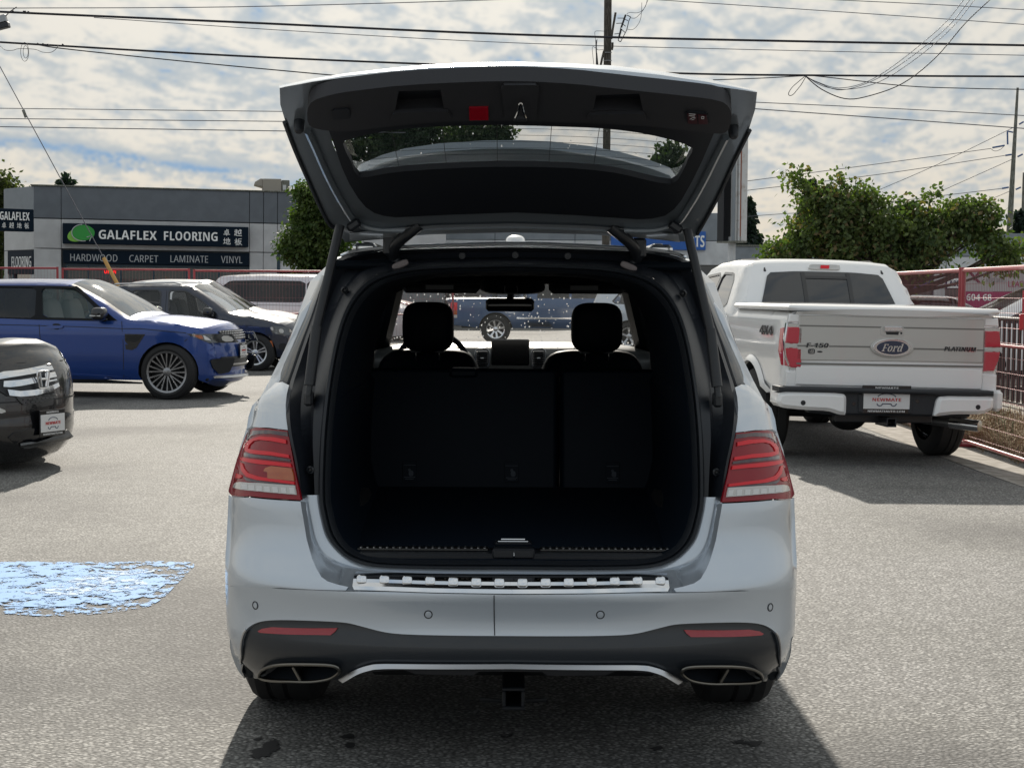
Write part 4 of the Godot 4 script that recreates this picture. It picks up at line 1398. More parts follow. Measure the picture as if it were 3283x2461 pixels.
	# upper trim panel with its fittings
	var panel := chaikin(p2([-.5756,.8594,-.592,.8941,-.5819,.9811,-.5616,1.0326,-.5056,1.0674,-.4431,1.0894,-.2975,1.1242,-.1242,1.1434,.0207,1.1501,.1643,1.1361,.2754,1.1111,.4771,1.0708,.575,1.0468,.6087,1.0034,.6235,.9344,.622,.8533,.5929,.8411,.4998,.8637,.3929,.8897,.2559,.9017,.1135,.9116,-.0444,.9194,-.2448,.9037,-.3804,.8733,-.4945,.8407]), 1)
	var rec_l := p2([-.3161,1.089,-.2008,1.0973,-.1952,.9816,-.3349,.9689])
	var rec_r := p2([.2289,1.0717,.3469,1.0819,.3657,.9804,.2247,.9862])
	gate_part("trim_panel", panel, M.gate_grey, o, .05, [rec_l, rec_r], 0.045)
	for r in [rec_l, rec_r]:
		gate_part("pull_recess", r, M.gate_black, o, .012, [], 0.0)
	for r in [p2([-.3377,.9801,-.1877,.9928,-.1754,.9445,-.3518,.9312]), p2([.2147,.975,.3654,.9841,.3818,.9355,.2076,.9393])]:
		gate_part("pull_handle", chaikin(r, 1, .15), M.gate_grey, o, .060, [], .012)
	gate_part("centre_cover", chaikin(p2([-.0361,1.1409,.0708,1.142,.064,.932,-.0213,.931]), 1, .1), M.gate_grey, o, .058, [], .01)
	gate_part("warning_reflector", p2([-.1243,1.0027,-.0709,1.0051,-.071,.9324,-.1253,.9299]), M.red_refl, o, .056, [], .008)
	gate_part("vent_cover", chaikin(p2([-.512,.9856,-.461,.9954,-.4644,.9337,-.516,.9255]), 1, .12), M.gate_black, o, .055, [], .008)
	var bt := gate_part("button_panel", chaikin(p2([.4843,.9891,.5468,.9805,.5611,.9147,.4941,.9158]), 1, .15), M.gate_black, o, .056, [], .008)
	gate_part("close_button", p2([.4906,.9799,.5173,.9765,.5252,.9238,.4984,.9254]), M.red_deep2, bt, .060, [], .005)
	gate_part("lock_button", p2([.5211,.9746,.5453,.9712,.5557,.9222,.529,.9219]), M.red_deep2, bt, .060, [], .005)
	var ic := MB.new()
	var f6 := tg(.0625)
	for q in [p2([.4936,.9897,.5124,.9861]), p2([.4948,.9785,.5119,.975]), p2([.5,.956,.5075,.9674,.515,.9637]), p2([.5057,.9523,.5121,.9581]), p2([.533,.9602,.5315,.9733,.5376,.9734,.5392,.9602,.533,.9602])]:
		var pa := PackedVector3Array()
		for w in q:
			pa.append(f6.call(w))
		ic.tube(pa, .0009, 4)
	part("button_symbol", ic, M.white_trim, bt)
	var lt := MB.new()
	lt.tube(curve(p3([-.396,2.031,.0062,-.4221,2.041,.0122,-.4512,2.0523,.0155,-.4715,2.0601,.0171,-.4749,2.0614,.0214,-.4513,2.0523,.025,-.4222,2.0411,.0287,-.3963,2.0311,.0342]), 3), .0035, 6)
	part("latch", lt, M.chrome, o)
	var lb2 := MB.new()
	lb2.box(tg(.055).call(p2([.0195,.9466])[0]), Vector3(.03, .02, .04), .004)
	part("latch_pocket", lb2, M.gate_black, o)
	for q in p3([-.437,2.1229,-.4549,-.4888,2.1429,.0174,-.4281,2.1195,.488]):
		var h := MB.new()
		h.pad(q, Vector3(.012, .012, .012), 1, 1, Basis(), 10, 6)
		part("drain_plug", h, M.gate_black, o)
	for q in p3([-.2167,2.0208,-.628,-.1968,2.0131,.6479]):
		var h := MB.new()
		h.lathe(PackedVector2Array([Vector2(.016, -.02), Vector2(.014, .012), Vector2(.009, .018), Vector2(0, .018)]), q, Basis(Vector3(0, 0, 1), 2.77), 14)
		part("rubber_stop", h, M.seal_rubber, o)
	# pressed beads down the sides and the rubber along the edge
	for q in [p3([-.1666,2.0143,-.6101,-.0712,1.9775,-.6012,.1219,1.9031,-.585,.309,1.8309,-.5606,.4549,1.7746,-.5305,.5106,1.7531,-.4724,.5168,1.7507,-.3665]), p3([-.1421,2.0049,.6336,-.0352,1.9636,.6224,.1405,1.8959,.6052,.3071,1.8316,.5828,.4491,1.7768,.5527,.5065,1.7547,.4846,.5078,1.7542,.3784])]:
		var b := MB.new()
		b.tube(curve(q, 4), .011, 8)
		part("pressed_bead", b, M.shaded_silver, o)
	for q in [p3([-.209,2.035,-.6711,-.0419,1.9705,-.6648,.1813,1.8844,-.6499,.4562,1.7784,-.6275,.5099,1.7577,-.6085]), p3([-.1753,2.022,.6988,.0073,1.9515,.6829,.2725,1.8493,.6648,.5447,1.7443,.6339])]:
		var b := MB.new()
		b.tube(curve(q, 4), .007, 6)
		part("edge_rubber", b, M.seal_rubber, o)
	for q in [p3([.4244,1.7628,-.5327])[0], p3([.4259,1.7622,.5451])[0]]:
		var b := MB.new()
		b.box(q, Vector3(.05, .03, .05), .008, Basis(Vector3(1, 0, 0), .6 * signf(q.z)))
		part("strut_mount", b, M.satin_black, o)
	var fl := MB.new()
	fl.ribbon(p3([.5391,1.74,-.5605,.5001,1.755,-.429,.471,1.7663,-.2577,.4532,1.7731,.0009,.4696,1.7668,.2595,.4995,1.7553,.4415,.5354,1.7414,.5676]), p3([.6156,1.7169,-.5687,.5883,1.7275,-.4362,.5557,1.74,-.2618,.5399,1.7461,.001,.5518,1.7415,.2638,.58,1.7307,.4486,.6117,1.7184,.5815]))
	part("hinge_flange", fl, M.silver_paint, o)
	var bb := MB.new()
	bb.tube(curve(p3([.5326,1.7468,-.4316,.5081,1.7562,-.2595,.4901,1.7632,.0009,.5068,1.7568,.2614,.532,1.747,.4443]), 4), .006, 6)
	part("lower_bead", bb, M.shaded_silver, o)

func suv_inside(root: Node3D) -> void:
	var fl := MB.new()
	fl.quad(Vector3(.28, .698, -.56), Vector3(1.5, .75, -.56), Vector3(1.5, .75, .56), Vector3(.28, .698, .56))
	fl.quad(Vector3(1.5, .75, -.75), Vector3(3.4, .45, -.75), Vector3(3.4, .45, .75), Vector3(1.5, .75, .75))
	part("load_floor", fl, M.carpet, root)
	var hd := MB.new()
	var hh: Vector3 = p3([.3,.7156,.0063])[0]
	hd.box(Vector3(.36, .703, hh.z), Vector3(.055, .012, .125), .005)
	var hn := part("floor_handle", hd, M.satin_black, root)
	var hr := MB.new()
	hr.tube(PackedVector3Array([Vector3(.382, .711, hh.z - .04), Vector3(.382, .711, hh.z + .04)]), .003, 6)
	hr.tube(PackedVector3Array([Vector3(.338, .711, hh.z - .05), Vector3(.338, .711, hh.z + .05)]), .002, 6)
	part("handle_trim", hr, M.chrome, hn)
	# rear bench: two backrests
	var tilt := Basis(Vector3(0, 0, 1), -.20)
	for r in [[-.80, p3([1.6,1.0738,.1899])[0].z, 1], [p3([1.6,1.0739,.1989])[0].z, .80, 0]]:
		var b := MB.new()
		b.box(Vector3(1.60, .955, (r[0] + r[1]) / 2), Vector3(.16, .53, r[1] - r[0]), .022, tilt)
		part("rear_backrest", b, M.leather, root, 50.0)
	for q in [[1371, 1196], [1597, 1203], [1697, 1203], [1916, 1196], [2042, 1197], [1265, 1196]]:
		var b := MB.new()
		var z: float = (q[0] - 1641.5) * 6.38 / 4924.5
		b.lathe(PackedVector2Array([Vector2(.026, -.01), Vector2(.024, .004), Vector2(.012, .006), Vector2(.008, .001), Vector2(0, .001)]), Vector3(1.63, 1.208, z), Basis(), 14)
		part("headrest_socket", b, M.trim_grey, root)
	var ar := MB.new()
	ar.box(Vector3(1.62, 1.208, -.20), Vector3(.13, .04, .118), .012)
	part("belt_outlet", ar, M.leather, root)
	# child seat anchor labels on the backrests
	for q in [[1313, 1512], [1642, 1512], [1967, 1512]]:
		var z: float = (q[0] - 1641.5) * 6.24 / 4924.5
		var lb := Node3D.new()
		lb.name = numbered("anchor_label", root)
		root.add_child(lb, true)
		lb.position = Vector3(1.487, .81, z)
		lb.basis = tilt
		var m := MB.new()
		m.box(Vector3(-.002, 0, 0), Vector3(.004, .085, .058), .001)
		part("flap", m, M.leather, lb)
		var w := MB.new()
		w.box(Vector3(-.0045, .025, 0), Vector3(.001, .002, .05))
		w.pad(Vector3(-.005, -.008, .006), Vector3(.002, .024, .02), .8, .8)
		w.pad(Vector3(-.005, .006, .0), Vector3(.002, .012, .012), 1, 1)
		w.box(Vector3(-.0045, -.024, 0), Vector3(.001, .003, .046))
		w.box(Vector3(-.0045, -.031, 0), Vector3(.001, .003, .034))
		part("symbol", w, M.dim_print, lb)
	# front seats
	for q in [[1372, 1371], [1912, 1900]]:
		var z: float = (q[0] - 1641.5) * 7.22 / 4924.5
		var z2: float = (q[1] - 1641.5) * 7.22 / 4924.5
		var fs := Node3D.new()
		fs.name = numbered("front_seat", root)
		root.add_child(fs, true)
		var b := MB.new()
		b.pad(Vector3(2.50, .92, z2), Vector3(.22, .70, .50), .38, .45, tilt, 24, 16)
		b.pad(Vector3(2.85, .60, z2), Vector3(.55, .25, .52), .4, .4)
		part("backrest", b, M.leather, fs)
		var h := MB.new()
		h.pad(Vector3(2.46, 1.378, z), Vector3(.12, .235, .243), .55, .55, Basis(), 28, 18)
		part("headrest", h, M.leather, fs)
		var po := MB.new()
		for d in [-.055, .055]:
			po.tube(PackedVector3Array([Vector3(2.46, 1.22, z + d), Vector3(2.46, 1.30, z + d)]), .006, 8)
		part("headrest_post", po, M.chrome, fs)
		var so := MB.new()
		for d in [-.055, .055]:
			so.pad(Vector3(2.45, 1.262, z + d), Vector3(.045, .012, .05), .6, .8)
		part("post_socket", so, M.trim_grey, fs)
	# dashboard
	var ds := MB.new()
	ds.pad(Vector3(3.62, 1.07, 0), Vector3(.62, .40, 1.62), .45, .25, Basis(), 40, 14)
	ds.pad(Vector3(3.30, 1.17, -.41), Vector3(.30, .16, .42), .6, .5)
	part("dashboard", ds, M.dash, root)
	var ck := MB.new()
	ck.box(Vector3(3.85, 1.185, 0), Vector3(.5, .03, 1.5), .01)
	part("scuttle", ck, M.dash, root)
	var sc := MB.new()
	sc.box(p3([3.14,1.2343,-.0097])[0], Vector3(.02, .134, .196), .006)
	part("screen", sc, M.gloss_black, root)
	for q in [p3([3.2,1.2005,-.155])[0], p3([3.2,1.202,.1374])[0]]:
		var v := Node3D.new()
		v.name = numbered("air_vent", root)
		root.add_child(v, true)
		var ring := PackedVector3Array()
		var rr := rounded(.070, .098, .022)
		for p in rr:
			ring.append(q + Vector3(0, p.y, p.x))
		ring.append(ring[0])
		ring.append(ring[1])
		var t := MB.new()
		t.tube(ring, .0045, 8, false)
		part("vent_rim", t, M.brushed, v)
		var bk := MB.new()
		bk.box(q + Vector3(.03, 0, 0), Vector3(.03, .09, .062), .004)
		part("vent_box", bk, M.gloss_black, v)
		for i in 7:
			var sl := MB.new()
			sl.box(q + Vector3(.008, -.036 + i * .012, 0), Vector3(.018, .002, .060), 0, Basis(Vector3(0, 0, 1), .4))
			part("vent_slat", sl, M.trim_grey, v)
		var kn := MB.new()
		kn.box(q + Vector3(-.002, 0, 0), Vector3(.012, .007, .02), .002)
		part("vent_knob", kn, M.brushed, v)
	# steering wheel
	var sw := MB.new()
	var sring := PackedVector3Array()
	var sctr := Vector3(3.02, 1.16, -.405)
	for i in 34:
		var a := TAU * i / 32
		sring.append(sctr + Basis(Vector3(0, 0, 1), -.4) * Vector3(0, sin(a) * .185, cos(a) * .185))
	sw.tube(sring, .015, 10, false)
	sw.pad(sctr, Vector3(.05, .16, .2), .7, .7)
	sw.box(sctr, Vector3(.02, .035, .35), .008)
	part("steering_wheel", sw, M.leather, root)
	# headlining, sun visors, overhead console, mirror
	var hl := MB.new()
	hl.box(Vector3(1.75, 1.635, 0), Vector3(2.3, .03, 1.26), .01)
	hl.box(Vector3(2.84, 1.607, 0), Vector3(.24, .05, 1.20), .01)
	part("headlining", hl, M.cabin, root)
	for q in [[1290, 1538, 1408], [1757, 2000, 1871]]:
		var z0: float = (q[0] - 1641.5) * 7.65 / 4924.5
		var z1: float = (q[1] - 1641.5) * 7.65 / 4924.5
		var v := MB.new()
		v.box(Vector3(2.9, 1.575, (z0 + z1) / 2), Vector3(.16, .05, z1 - z0), .02, Basis(Vector3(0, 0, 1), .25))
		var vn := part("sun_visor", v, M.visor, root)
		var l := MB.new()
		l.box(Vector3(2.815, 1.565, (q[2] - 1641.5) * 7.57 / 4924.5), Vector3(.002, .022, .137))
		part("visor_label", l, M.grey_print, vn)
	var oc := MB.new()
	oc.pad(Vector3(2.75, 1.575, .0), Vector3(.3, .085, .32), .5, .5)
	var on := part("overhead_console", oc, M.cabin, root)
	var ob := MB.new()
	ob.tube(curve(p3([2.58,1.5724,-.0359,2.58,1.5457,-.0372,2.58,1.5369,-.0253,2.58,1.5371,.0134,2.58,1.5461,.0252,2.58,1.5727,.0206]), 3), .002, 6)
	part("console_trim", ob, M.trim_grey, on)
	var mi := MB.new()
	mi.box(p3([2.9,1.4795,-.0121])[0], Vector3(.03, .066, .242), .014)
	part("mirror", mi, M.gloss_black, root, 50.0)
	var mb2 := MB.new()
	mb2.tube(PackedVector3Array([p3([2.9,1.5028,-.0122])[0], Vector3(2.95, 1.57, -.005)]), .018, 8)
	part("mirror_stalk", mb2, M.cabin, root)
	# pillars and door trims
	for s in [-1, 1]:
		var p := MB.new()
		p.box(Vector3(2.55, 1.36, .70 * s), Vector3(.16, .5, .08), .02)
		part("inner_pillar", p, M.cabin, root)
		p = MB.new()
		p.box(Vector3(1.62, 1.36, .69 * s), Vector3(.22, .5, .10), .02)
		part("inner_pillar", p, M.cabin, root)
		p = MB.new()
		p.tube(PackedVector3Array([Vector3(2.93, 1.58, .58 * s), Vector3(3.72, 1.2, .73 * s)]), .045, 8)
		part("inner_pillar", p, M.cabin, root)
		var d := MB.new()
		d.box(Vector3(2.6, .8, .83 * s), Vector3(2.2, .85, .08), .03)
		part("door_trim", d, M.cabin, root)
		var bl := MB.new()
		bl.box(Vector3(2.50, 1.35, .70 * s), Vector3(.005, .5, .045))
		part("seat_belt", bl, M.trim_grey, root)

func ground_y(x: float, z: float) -> float:
	var d := -z
	var r := smoothstep(1.2, 2.6, x) * smoothstep(8.0, 11.0, d)
	var h := r * (0.035 - 0.0175 * (clampf(x, 1.2, 7.0) - 2.5))
	return h + 0.2 * smoothstep(33.0, 36.0, d)

func asphalt_material() -> StandardMaterial3D:
	var N := 1024
	var cell := FastNoiseLite.new()
	cell.seed = 5
	cell.noise_type = FastNoiseLite.TYPE_CELLULAR
	cell.frequency = 0.115
	cell.fractal_type = FastNoiseLite.FRACTAL_NONE
	cell.cellular_return_type = FastNoiseLite.RETURN_CELL_VALUE
	var iv := cell.get_seamless_image(N, N, false, false, 0.08, true).get_data()
	cell.cellular_return_type = FastNoiseLite.RETURN_DISTANCE
	var id := cell.get_seamless_image(N, N, false, false, 0.08, true).get_data()
	var small := FastNoiseLite.new()
	small.seed = 9
	small.frequency = 0.012
	small.fractal_octaves = 5
	var il := small.get_seamless_image(N, N, false, false, 0.1, true).get_data()
	var al := PackedByteArray()
	var hi := PackedByteArray()
	al.resize(N * N)
	hi.resize(N * N)
	for i in N * N:
		var c := iv[i] / 255.0
		var d := id[i] / 255.0
		var l := il[i] / 255.0
		var stone := clampf((0.62 - d) * 3.0, 0.0, 1.0)
		var v := lerpf(0.20, 0.38 + 0.62 * c * c * c + 0.12 * c, stone) * (0.80 + 0.4 * l)
		al[i] = int(255.0 * pow(clampf(v, 0.0, 1.0), 0.4545))
		hi[i] = int(255.0 * clampf((1.0 - d) * (0.55 + 0.45 * c), 0.0, 1.0))
	var m := mat("asphalt", 0.40, 0.395, 0.385, 0.85)
	m.albedo_texture = ImageTexture.create_from_image(Image.create_from_data(N, N, false, Image.FORMAT_L8, al))
	m.heightmap_enabled = true
	m.heightmap_texture = ImageTexture.create_from_image(Image.create_from_data(N, N, false, Image.FORMAT_L8, hi))
	m.heightmap_scale = 0.45
	tri_uv(m, 0.60)
	m.detail_enabled = true
	m.detail_blend_mode = BaseMaterial3D.BLEND_MODE_MUL
	m.detail_albedo = noise_tex(31, 0.006, 512, 5, FastNoiseLite.TYPE_SIMPLEX_SMOOTH, [[0.15, Color(0.72, 0.72, 0.72)], [0.45, Color(0.93, 0.93, 0.92)], [0.8, Color(1, 1, 1)]])
	m.detail_uv_layer = BaseMaterial3D.DETAIL_UV_2
	m.uv2_triplanar = true
	m.uv2_world_triplanar = true
	m.uv2_scale = Vector3.ONE * 0.083
	return m

func worn(name_: String, r: float, g: float, b: float, seed_: int, cut: float, per_m := 0.6, freq := 0.016, gain := 0.5) -> StandardMaterial3D:
	# paint or grime worn through in places
	var m := mat(name_, r, g, b, 0.8)
	m.albedo_texture = noise_tex(seed_, freq, 512, 6, FastNoiseLite.TYPE_SIMPLEX_SMOOTH, [[0.0, Color(0.8, 0.8, 0.8, 0)], [cut, Color(0.9, 0.9, 0.9, 0.35)], [cut + 0.04, Color(0.95, 0.95, 0.95, 0.65)], [1.0, Color(1, 1, 1, 1)]])
	m.albedo_texture.noise.fractal_gain = gain
	m.transparency = BaseMaterial3D.TRANSPARENCY_ALPHA_SCISSOR
	m.alpha_scissor_threshold = 0.5
	tri_uv(m, per_m)
	return m

func sheet(called: String, pts: PackedVector3Array, m: Material, up: float, holes := []) -> MeshInstance3D:
	var poly := PackedVector2Array()
	for p in pts:
		poly.append(Vector2(p.x, p.z))
	var mb := MB.new()
	patch(mb, chaikin(poly, 2), holes, func(p: Vector2) -> Vector3: return Vector3(p.x, ground_y(p.x, p.y) + up, p.y), 0.4, -1.0)
	return part(called, mb, m, self)

func setting() -> void:
	var asphalt := asphalt_material()
	var g := MB.new()
	var xs := []
	var zs := []
	for i in 41:
		xs.append(-10.0 + i * 0.5)
	xs = [-400.0, -150.0, -60.0, -30.0] + xs + [14.0, 30.0, 60.0, 150.0, 400.0]
	for i in 61:
		zs.append(4.0 - i * 0.8)
	zs = [200.0, 40.0] + zs + [-60.0, -100.0, -300.0, -800.0]
	for i in xs.size() - 1:
		for j in zs.size() - 1:
			var a := Vector3(xs[i], ground_y(xs[i], zs[j]), zs[j])
			var b := Vector3(xs[i + 1], ground_y(xs[i + 1], zs[j]), zs[j])
			var c := Vector3(xs[i + 1], ground_y(xs[i + 1], zs[j + 1]), zs[j + 1])
			var d := Vector3(xs[i], ground_y(xs[i], zs[j + 1]), zs[j + 1])
			g.quad(a, b, c, d)
	structure(part("ground", g, asphalt, self))
	# the remains of a blue painted bay sign
	var blue := sheet("blue_marking", p3([-3.114,0,-8.645,-2.9004,0,-8.641,-2.5494,0,-8.651,-2.3155,0,-8.638,-2.0413,0,-8.677,-1.7743,0,-8.674,-1.7665,0,-8.222,-1.7329,0,-7.422,-1.8678,0,-7.294,-2.1555,0,-7.159,-2.4327,0,-7.237,-2.6297,0,-7.289]), worn("blue_fringe", 0.19, 0.38, 0.68, 41, 0.50, 0.55, 0.02, 0.85), 0.004, [])
	structure(blue)
	structure(sheet("blue_marking", p3([-3.1,0,-8.605,-2.8871,0,-8.601,-2.6281,0,-8.619,-2.4133,0,-8.545,-2.2457,0,-8.376,-1.9723,0,-8.308,-1.8262,0,-8.112,-1.8103,0,-7.896,-1.8606,0,-7.571,-2.0414,0,-7.436,-2.2507,0,-7.372,-2.488,0,-7.403,-2.6819,0,-7.435]), worn("blue_paint_worn", 0.19, 0.38, 0.68, 42, 0.41, 0.55, 0.02, 0.85), 0.006, []))
	structure(sheet("white_marking", p3([-2.3688,0,-7.923,-2.3132,0,-8.188,-2.2258,0,-8.301,-2.0845,0,-8.419,-1.9817,0,-8.422,-1.9385,0,-8.309,-2.0913,0,-8.24,-1.9211,0,-8.021,-1.8746,0,-7.894,-1.9996,0,-7.75,-2.1822,0,-7.665,-2.3776,0,-7.636,-2.5091,0,-7.753,-2.4112,0,-7.796]), worn("white_marking", 0.40, 0.54, 0.74, 43, 0.50, 0.6, 0.02, 0.85), 0.008, []))
	var oil := worn("oil", 0.018, 0.018, 0.019, 47, 0.47, 1.3)
	for q in [p3([-.9104,0,-5.098,-.8974,0,-5.207,-.8271,0,-5.238,-.7768,0,-5.154,-.7815,0,-5.013,-.8349,0,-4.961]), p3([-.5908,0,-5.25,-.5507,0,-5.281,-.5344,0,-5.228,-.5742,0,-5.198]), p3([.7408,0,-5.17,.8041,0,-5.237,.8812,0,-5.246,.8561,0,-5.158,.7867,0,-5.121]), p3([-.5645,0,-5.158,-.5345,0,-5.177,-.5226,0,-5.112,-.5547,0,-5.097]), p3([-.0386,0,-5.26,.0047,0,-5.291,.0156,0,-5.253,-.0276,0,-5.23]), p3([.4699,0,-5.122,.515,0,-5.152,.5214,0,-5.109,.4772,0,-5.087])]:
		structure(sheet("oil_stain", q, oil, 0.004))
	# pale strip and dry verge beside the right-hand fence
	var conc := mat("concrete", 0.33, 0.31, 0.28, 0.9)
	conc.albedo_texture = noise_tex(61, 0.02, 512, 6, FastNoiseLite.TYPE_SIMPLEX_SMOOTH, [[0.2, Color(0.8, 0.79, 0.77)], [0.8, Color(1, 1, 1)]])
	tri_uv(conc, 0.5)
	structure(sheet("concrete_strip", PackedVector3Array([Vector3(4.02, 0, -9), Vector3(4.62, 0, -9), Vector3(4.66, 0, -32), Vector3(4.1, 0, -32)]), conc, 0.004))
	structure(sheet("concrete_pavement", PackedVector3Array([Vector3(6.0, 0, -9), Vector3(8.4, 0, -9), Vector3(8.4, 0, -32), Vector3(6.0, 0, -32)]), conc, 0.012))
	var soil := mat("soil", 0.10, 0.072, 0.050, 0.95)
	soil.albedo_texture = noise_tex(67, 0.03, 512, 6, FastNoiseLite.TYPE_SIMPLEX_SMOOTH, [[0.2, Color(0.6, 0.55, 0.5)], [0.8, Color(1, 1, 1)]])
	tri_uv(soil, 0.6)
	structure(sheet("soil_verge", PackedVector3Array([Vector3(4.64, 0, -9), Vector3(6.1, 0, -9), Vector3(6.1, 0, -32), Vector3(4.68, 0, -32)]), soil, 0.008))
	dry_weeds()

func dry_weeds() -> void:
	# dry grass blades on the verge
	var mb := MB.new()
	rng.seed = 88
	for i in 9:
		var a := rng.randf() * TAU
		var l := rng.randf_range(0.10, 0.26)
		var d := Vector3(cos(a), 0, sin(a))
		var s := Vector3(-d.z, 0, d.x) * 0.0035
		var b := d * rng.randf_range(0, 0.05)
		var m := b + d * l * 0.35 + Vector3(0, l * 0.55, 0)
		var t := b + d * l * 0.95 + Vector3(0, l * 0.62, 0)
		mb.quad(b - s, b + s, m + s * 0.8, m - s * 0.8)
		mb.tri(m - s * 0.8, m + s * 0.8, t)
	var mm := MultiMesh.new()
	mm.transform_format = MultiMesh.TRANSFORM_3D
	mm.use_colors = true
	mm.mesh = mb.mesh(10.0)
	mm.instance_count = 2600
	for i in 2600:
		var z := -rng.randf_range(9.5, 27.0)
		var x := rng.randf_range(4.62, 6.05)
		var k := rng.randf_range(0.6, 1.5) * (0.4 + 0.8 * smoothstep(4.62, 5.0, x))
		mm.set_instance_transform(i, Transform3D(Basis(Vector3.UP, rng.randf() * TAU).scaled(Vector3(k, k * rng.randf_range(0.6, 1.3), k)), Vector3(x, ground_y(x, z), z)))
		var c := Color(0.26, 0.18, 0.10).lerp(Color(0.34, 0.27, 0.16), rng.randf())
		if rng.randf() < 0.12:
			c = Color(0.09, 0.11, 0.04)
		mm.set_instance_color(i, c)
	var m := mat("dry_grass", 1, 1, 1, 0.9)
	m.vertex_color_use_as_albedo = true
	var o := MultiMeshInstance3D.new()
	o.name = "dry_grass"
	o.multimesh = mm
	o.material_override = m
	add_child(o)
	tag(o, "dry brown grass and weeds on the verge under the red mesh fence", "grass")
	o.set_meta("kind", "stuff")

func others() -> void:
	fences()
	pickup()
	blue_suv()
	navy_suv()
	black_suv()
	far_cars()
	buildings()
	poles()
	wires()
	trees()

# ---------------------------------------------------------------- parked cars
func widths(pairs: PackedVector2Array, L: float, rear: float, front: float, xr := 0.9, xf := 0.9) -> Callable:
	# half width by height, drawn in towards both ends
	return func(x: float, y: float) -> float:
		var w := tab(pairs, y)
		if x < xr:
			w -= rear * pow((xr - x) / xr, 2.0)
		if x > L - xf:
			w -= front * pow((x - L + xf) / xf, 2.2)
		return w

func glaze(sh: Shell, root: Node3D, wind: Material, back: Material, paint: Material, roof: Material = null, post: Material = null) -> void:
	part("roof", sh.strips(["roof"], ACROSS), roof if roof else paint, root)
	part("bonnet", sh.strips(["hood"], ACROSS), paint, root)
	part("front_bumper", sh.strips(["front"], ACROSS), paint, root)
	part("tail", sh.strips(["tail"], ACROSS), paint, root)
	part("windscreen", sh.strips(["windshield"], ACROSS_GLASS), wind, root)
	part("rear_window", sh.strips(["backlight"], ACROSS_GLASS), back, root)
	for v in [[-1.0, -0.96, -0.92], [0.92, 0.96, 1.0]]:
		part("pillar", sh.strips(["windshield"], v), post if post else paint, root)
		part("pillar", sh.strips(["backlight"], v), paint, root)

func licence_plate(root: Node3D, at: Vector3, bs: Basis, w: float, h: float) -> void:
	# white dealer plate in a black frame; bs.z faces out
	var o := Node3D.new()
	o.name = "plate"
	root.add_child(o, true)
	o.transform = Transform3D(bs, at)
	var f := MB.new()
	f.box(Vector3(0, 0, -0.006), Vector3(w * 1.06, h * 1.5, 0.012), 0.004)
	part("plate_frame", f, M.gloss_black, o)
	var p := MB.new()
	p.box(Vector3(0, 0, 0.002), Vector3(w, h, 0.006), 0.002)
	part("plate_face", p, M.white_trim, o)
	letters("plate_word", "NEWMATE", Vector3(0, 0.0, 0.0065), Basis(), w * 0.62, h * 0.17, M.red_print, o, true, "Droid Sans", 0.002)
	letters("frame_word", "NEWMATE", Vector3(0, h * 0.62, 0.0015), Basis(), w * 0.5, h * 0.10, M.white_trim, o, true, "Droid Sans", 0.002)
	letters("frame_word", "NEWMATEAUTO.COM", Vector3(0, -h * 0.62, 0.0015), Basis(), w * 0.8, h * 0.10, M.white_trim, o, true, "Droid Sans", 0.002)
	var c := MB.new()
	var a := PackedVector3Array()
	for i in 9:
		var t := lerpf(0.25, PI - 0.25, i / 8.0)
		a.append(Vector3(cos(t) * w * 0.20, h * 0.10 + sin(t) * h * 0.22, 0.006))
	c.tube(a, w * 0.010, 6)
	for s in [-1, 1]:
		var q := PackedVector3Array()
		for i in 7:
			var t := PI + PI * i / 6.0
			q.append(Vector3(s * w * 0.15 + cos(t) * w * 0.06, -h * 0.20 + sin(t) * h * 0.14, 0.006))
		c.tube(q, w * 0.010, 6)
	c.tube(PackedVector3Array([Vector3(-w * 0.08, -h * 0.22, 0.006), Vector3(w * 0.08, -h * 0.22, 0.006)]), w * 0.010, 6)
	part("plate_emblem", c, M.navy_print, o)

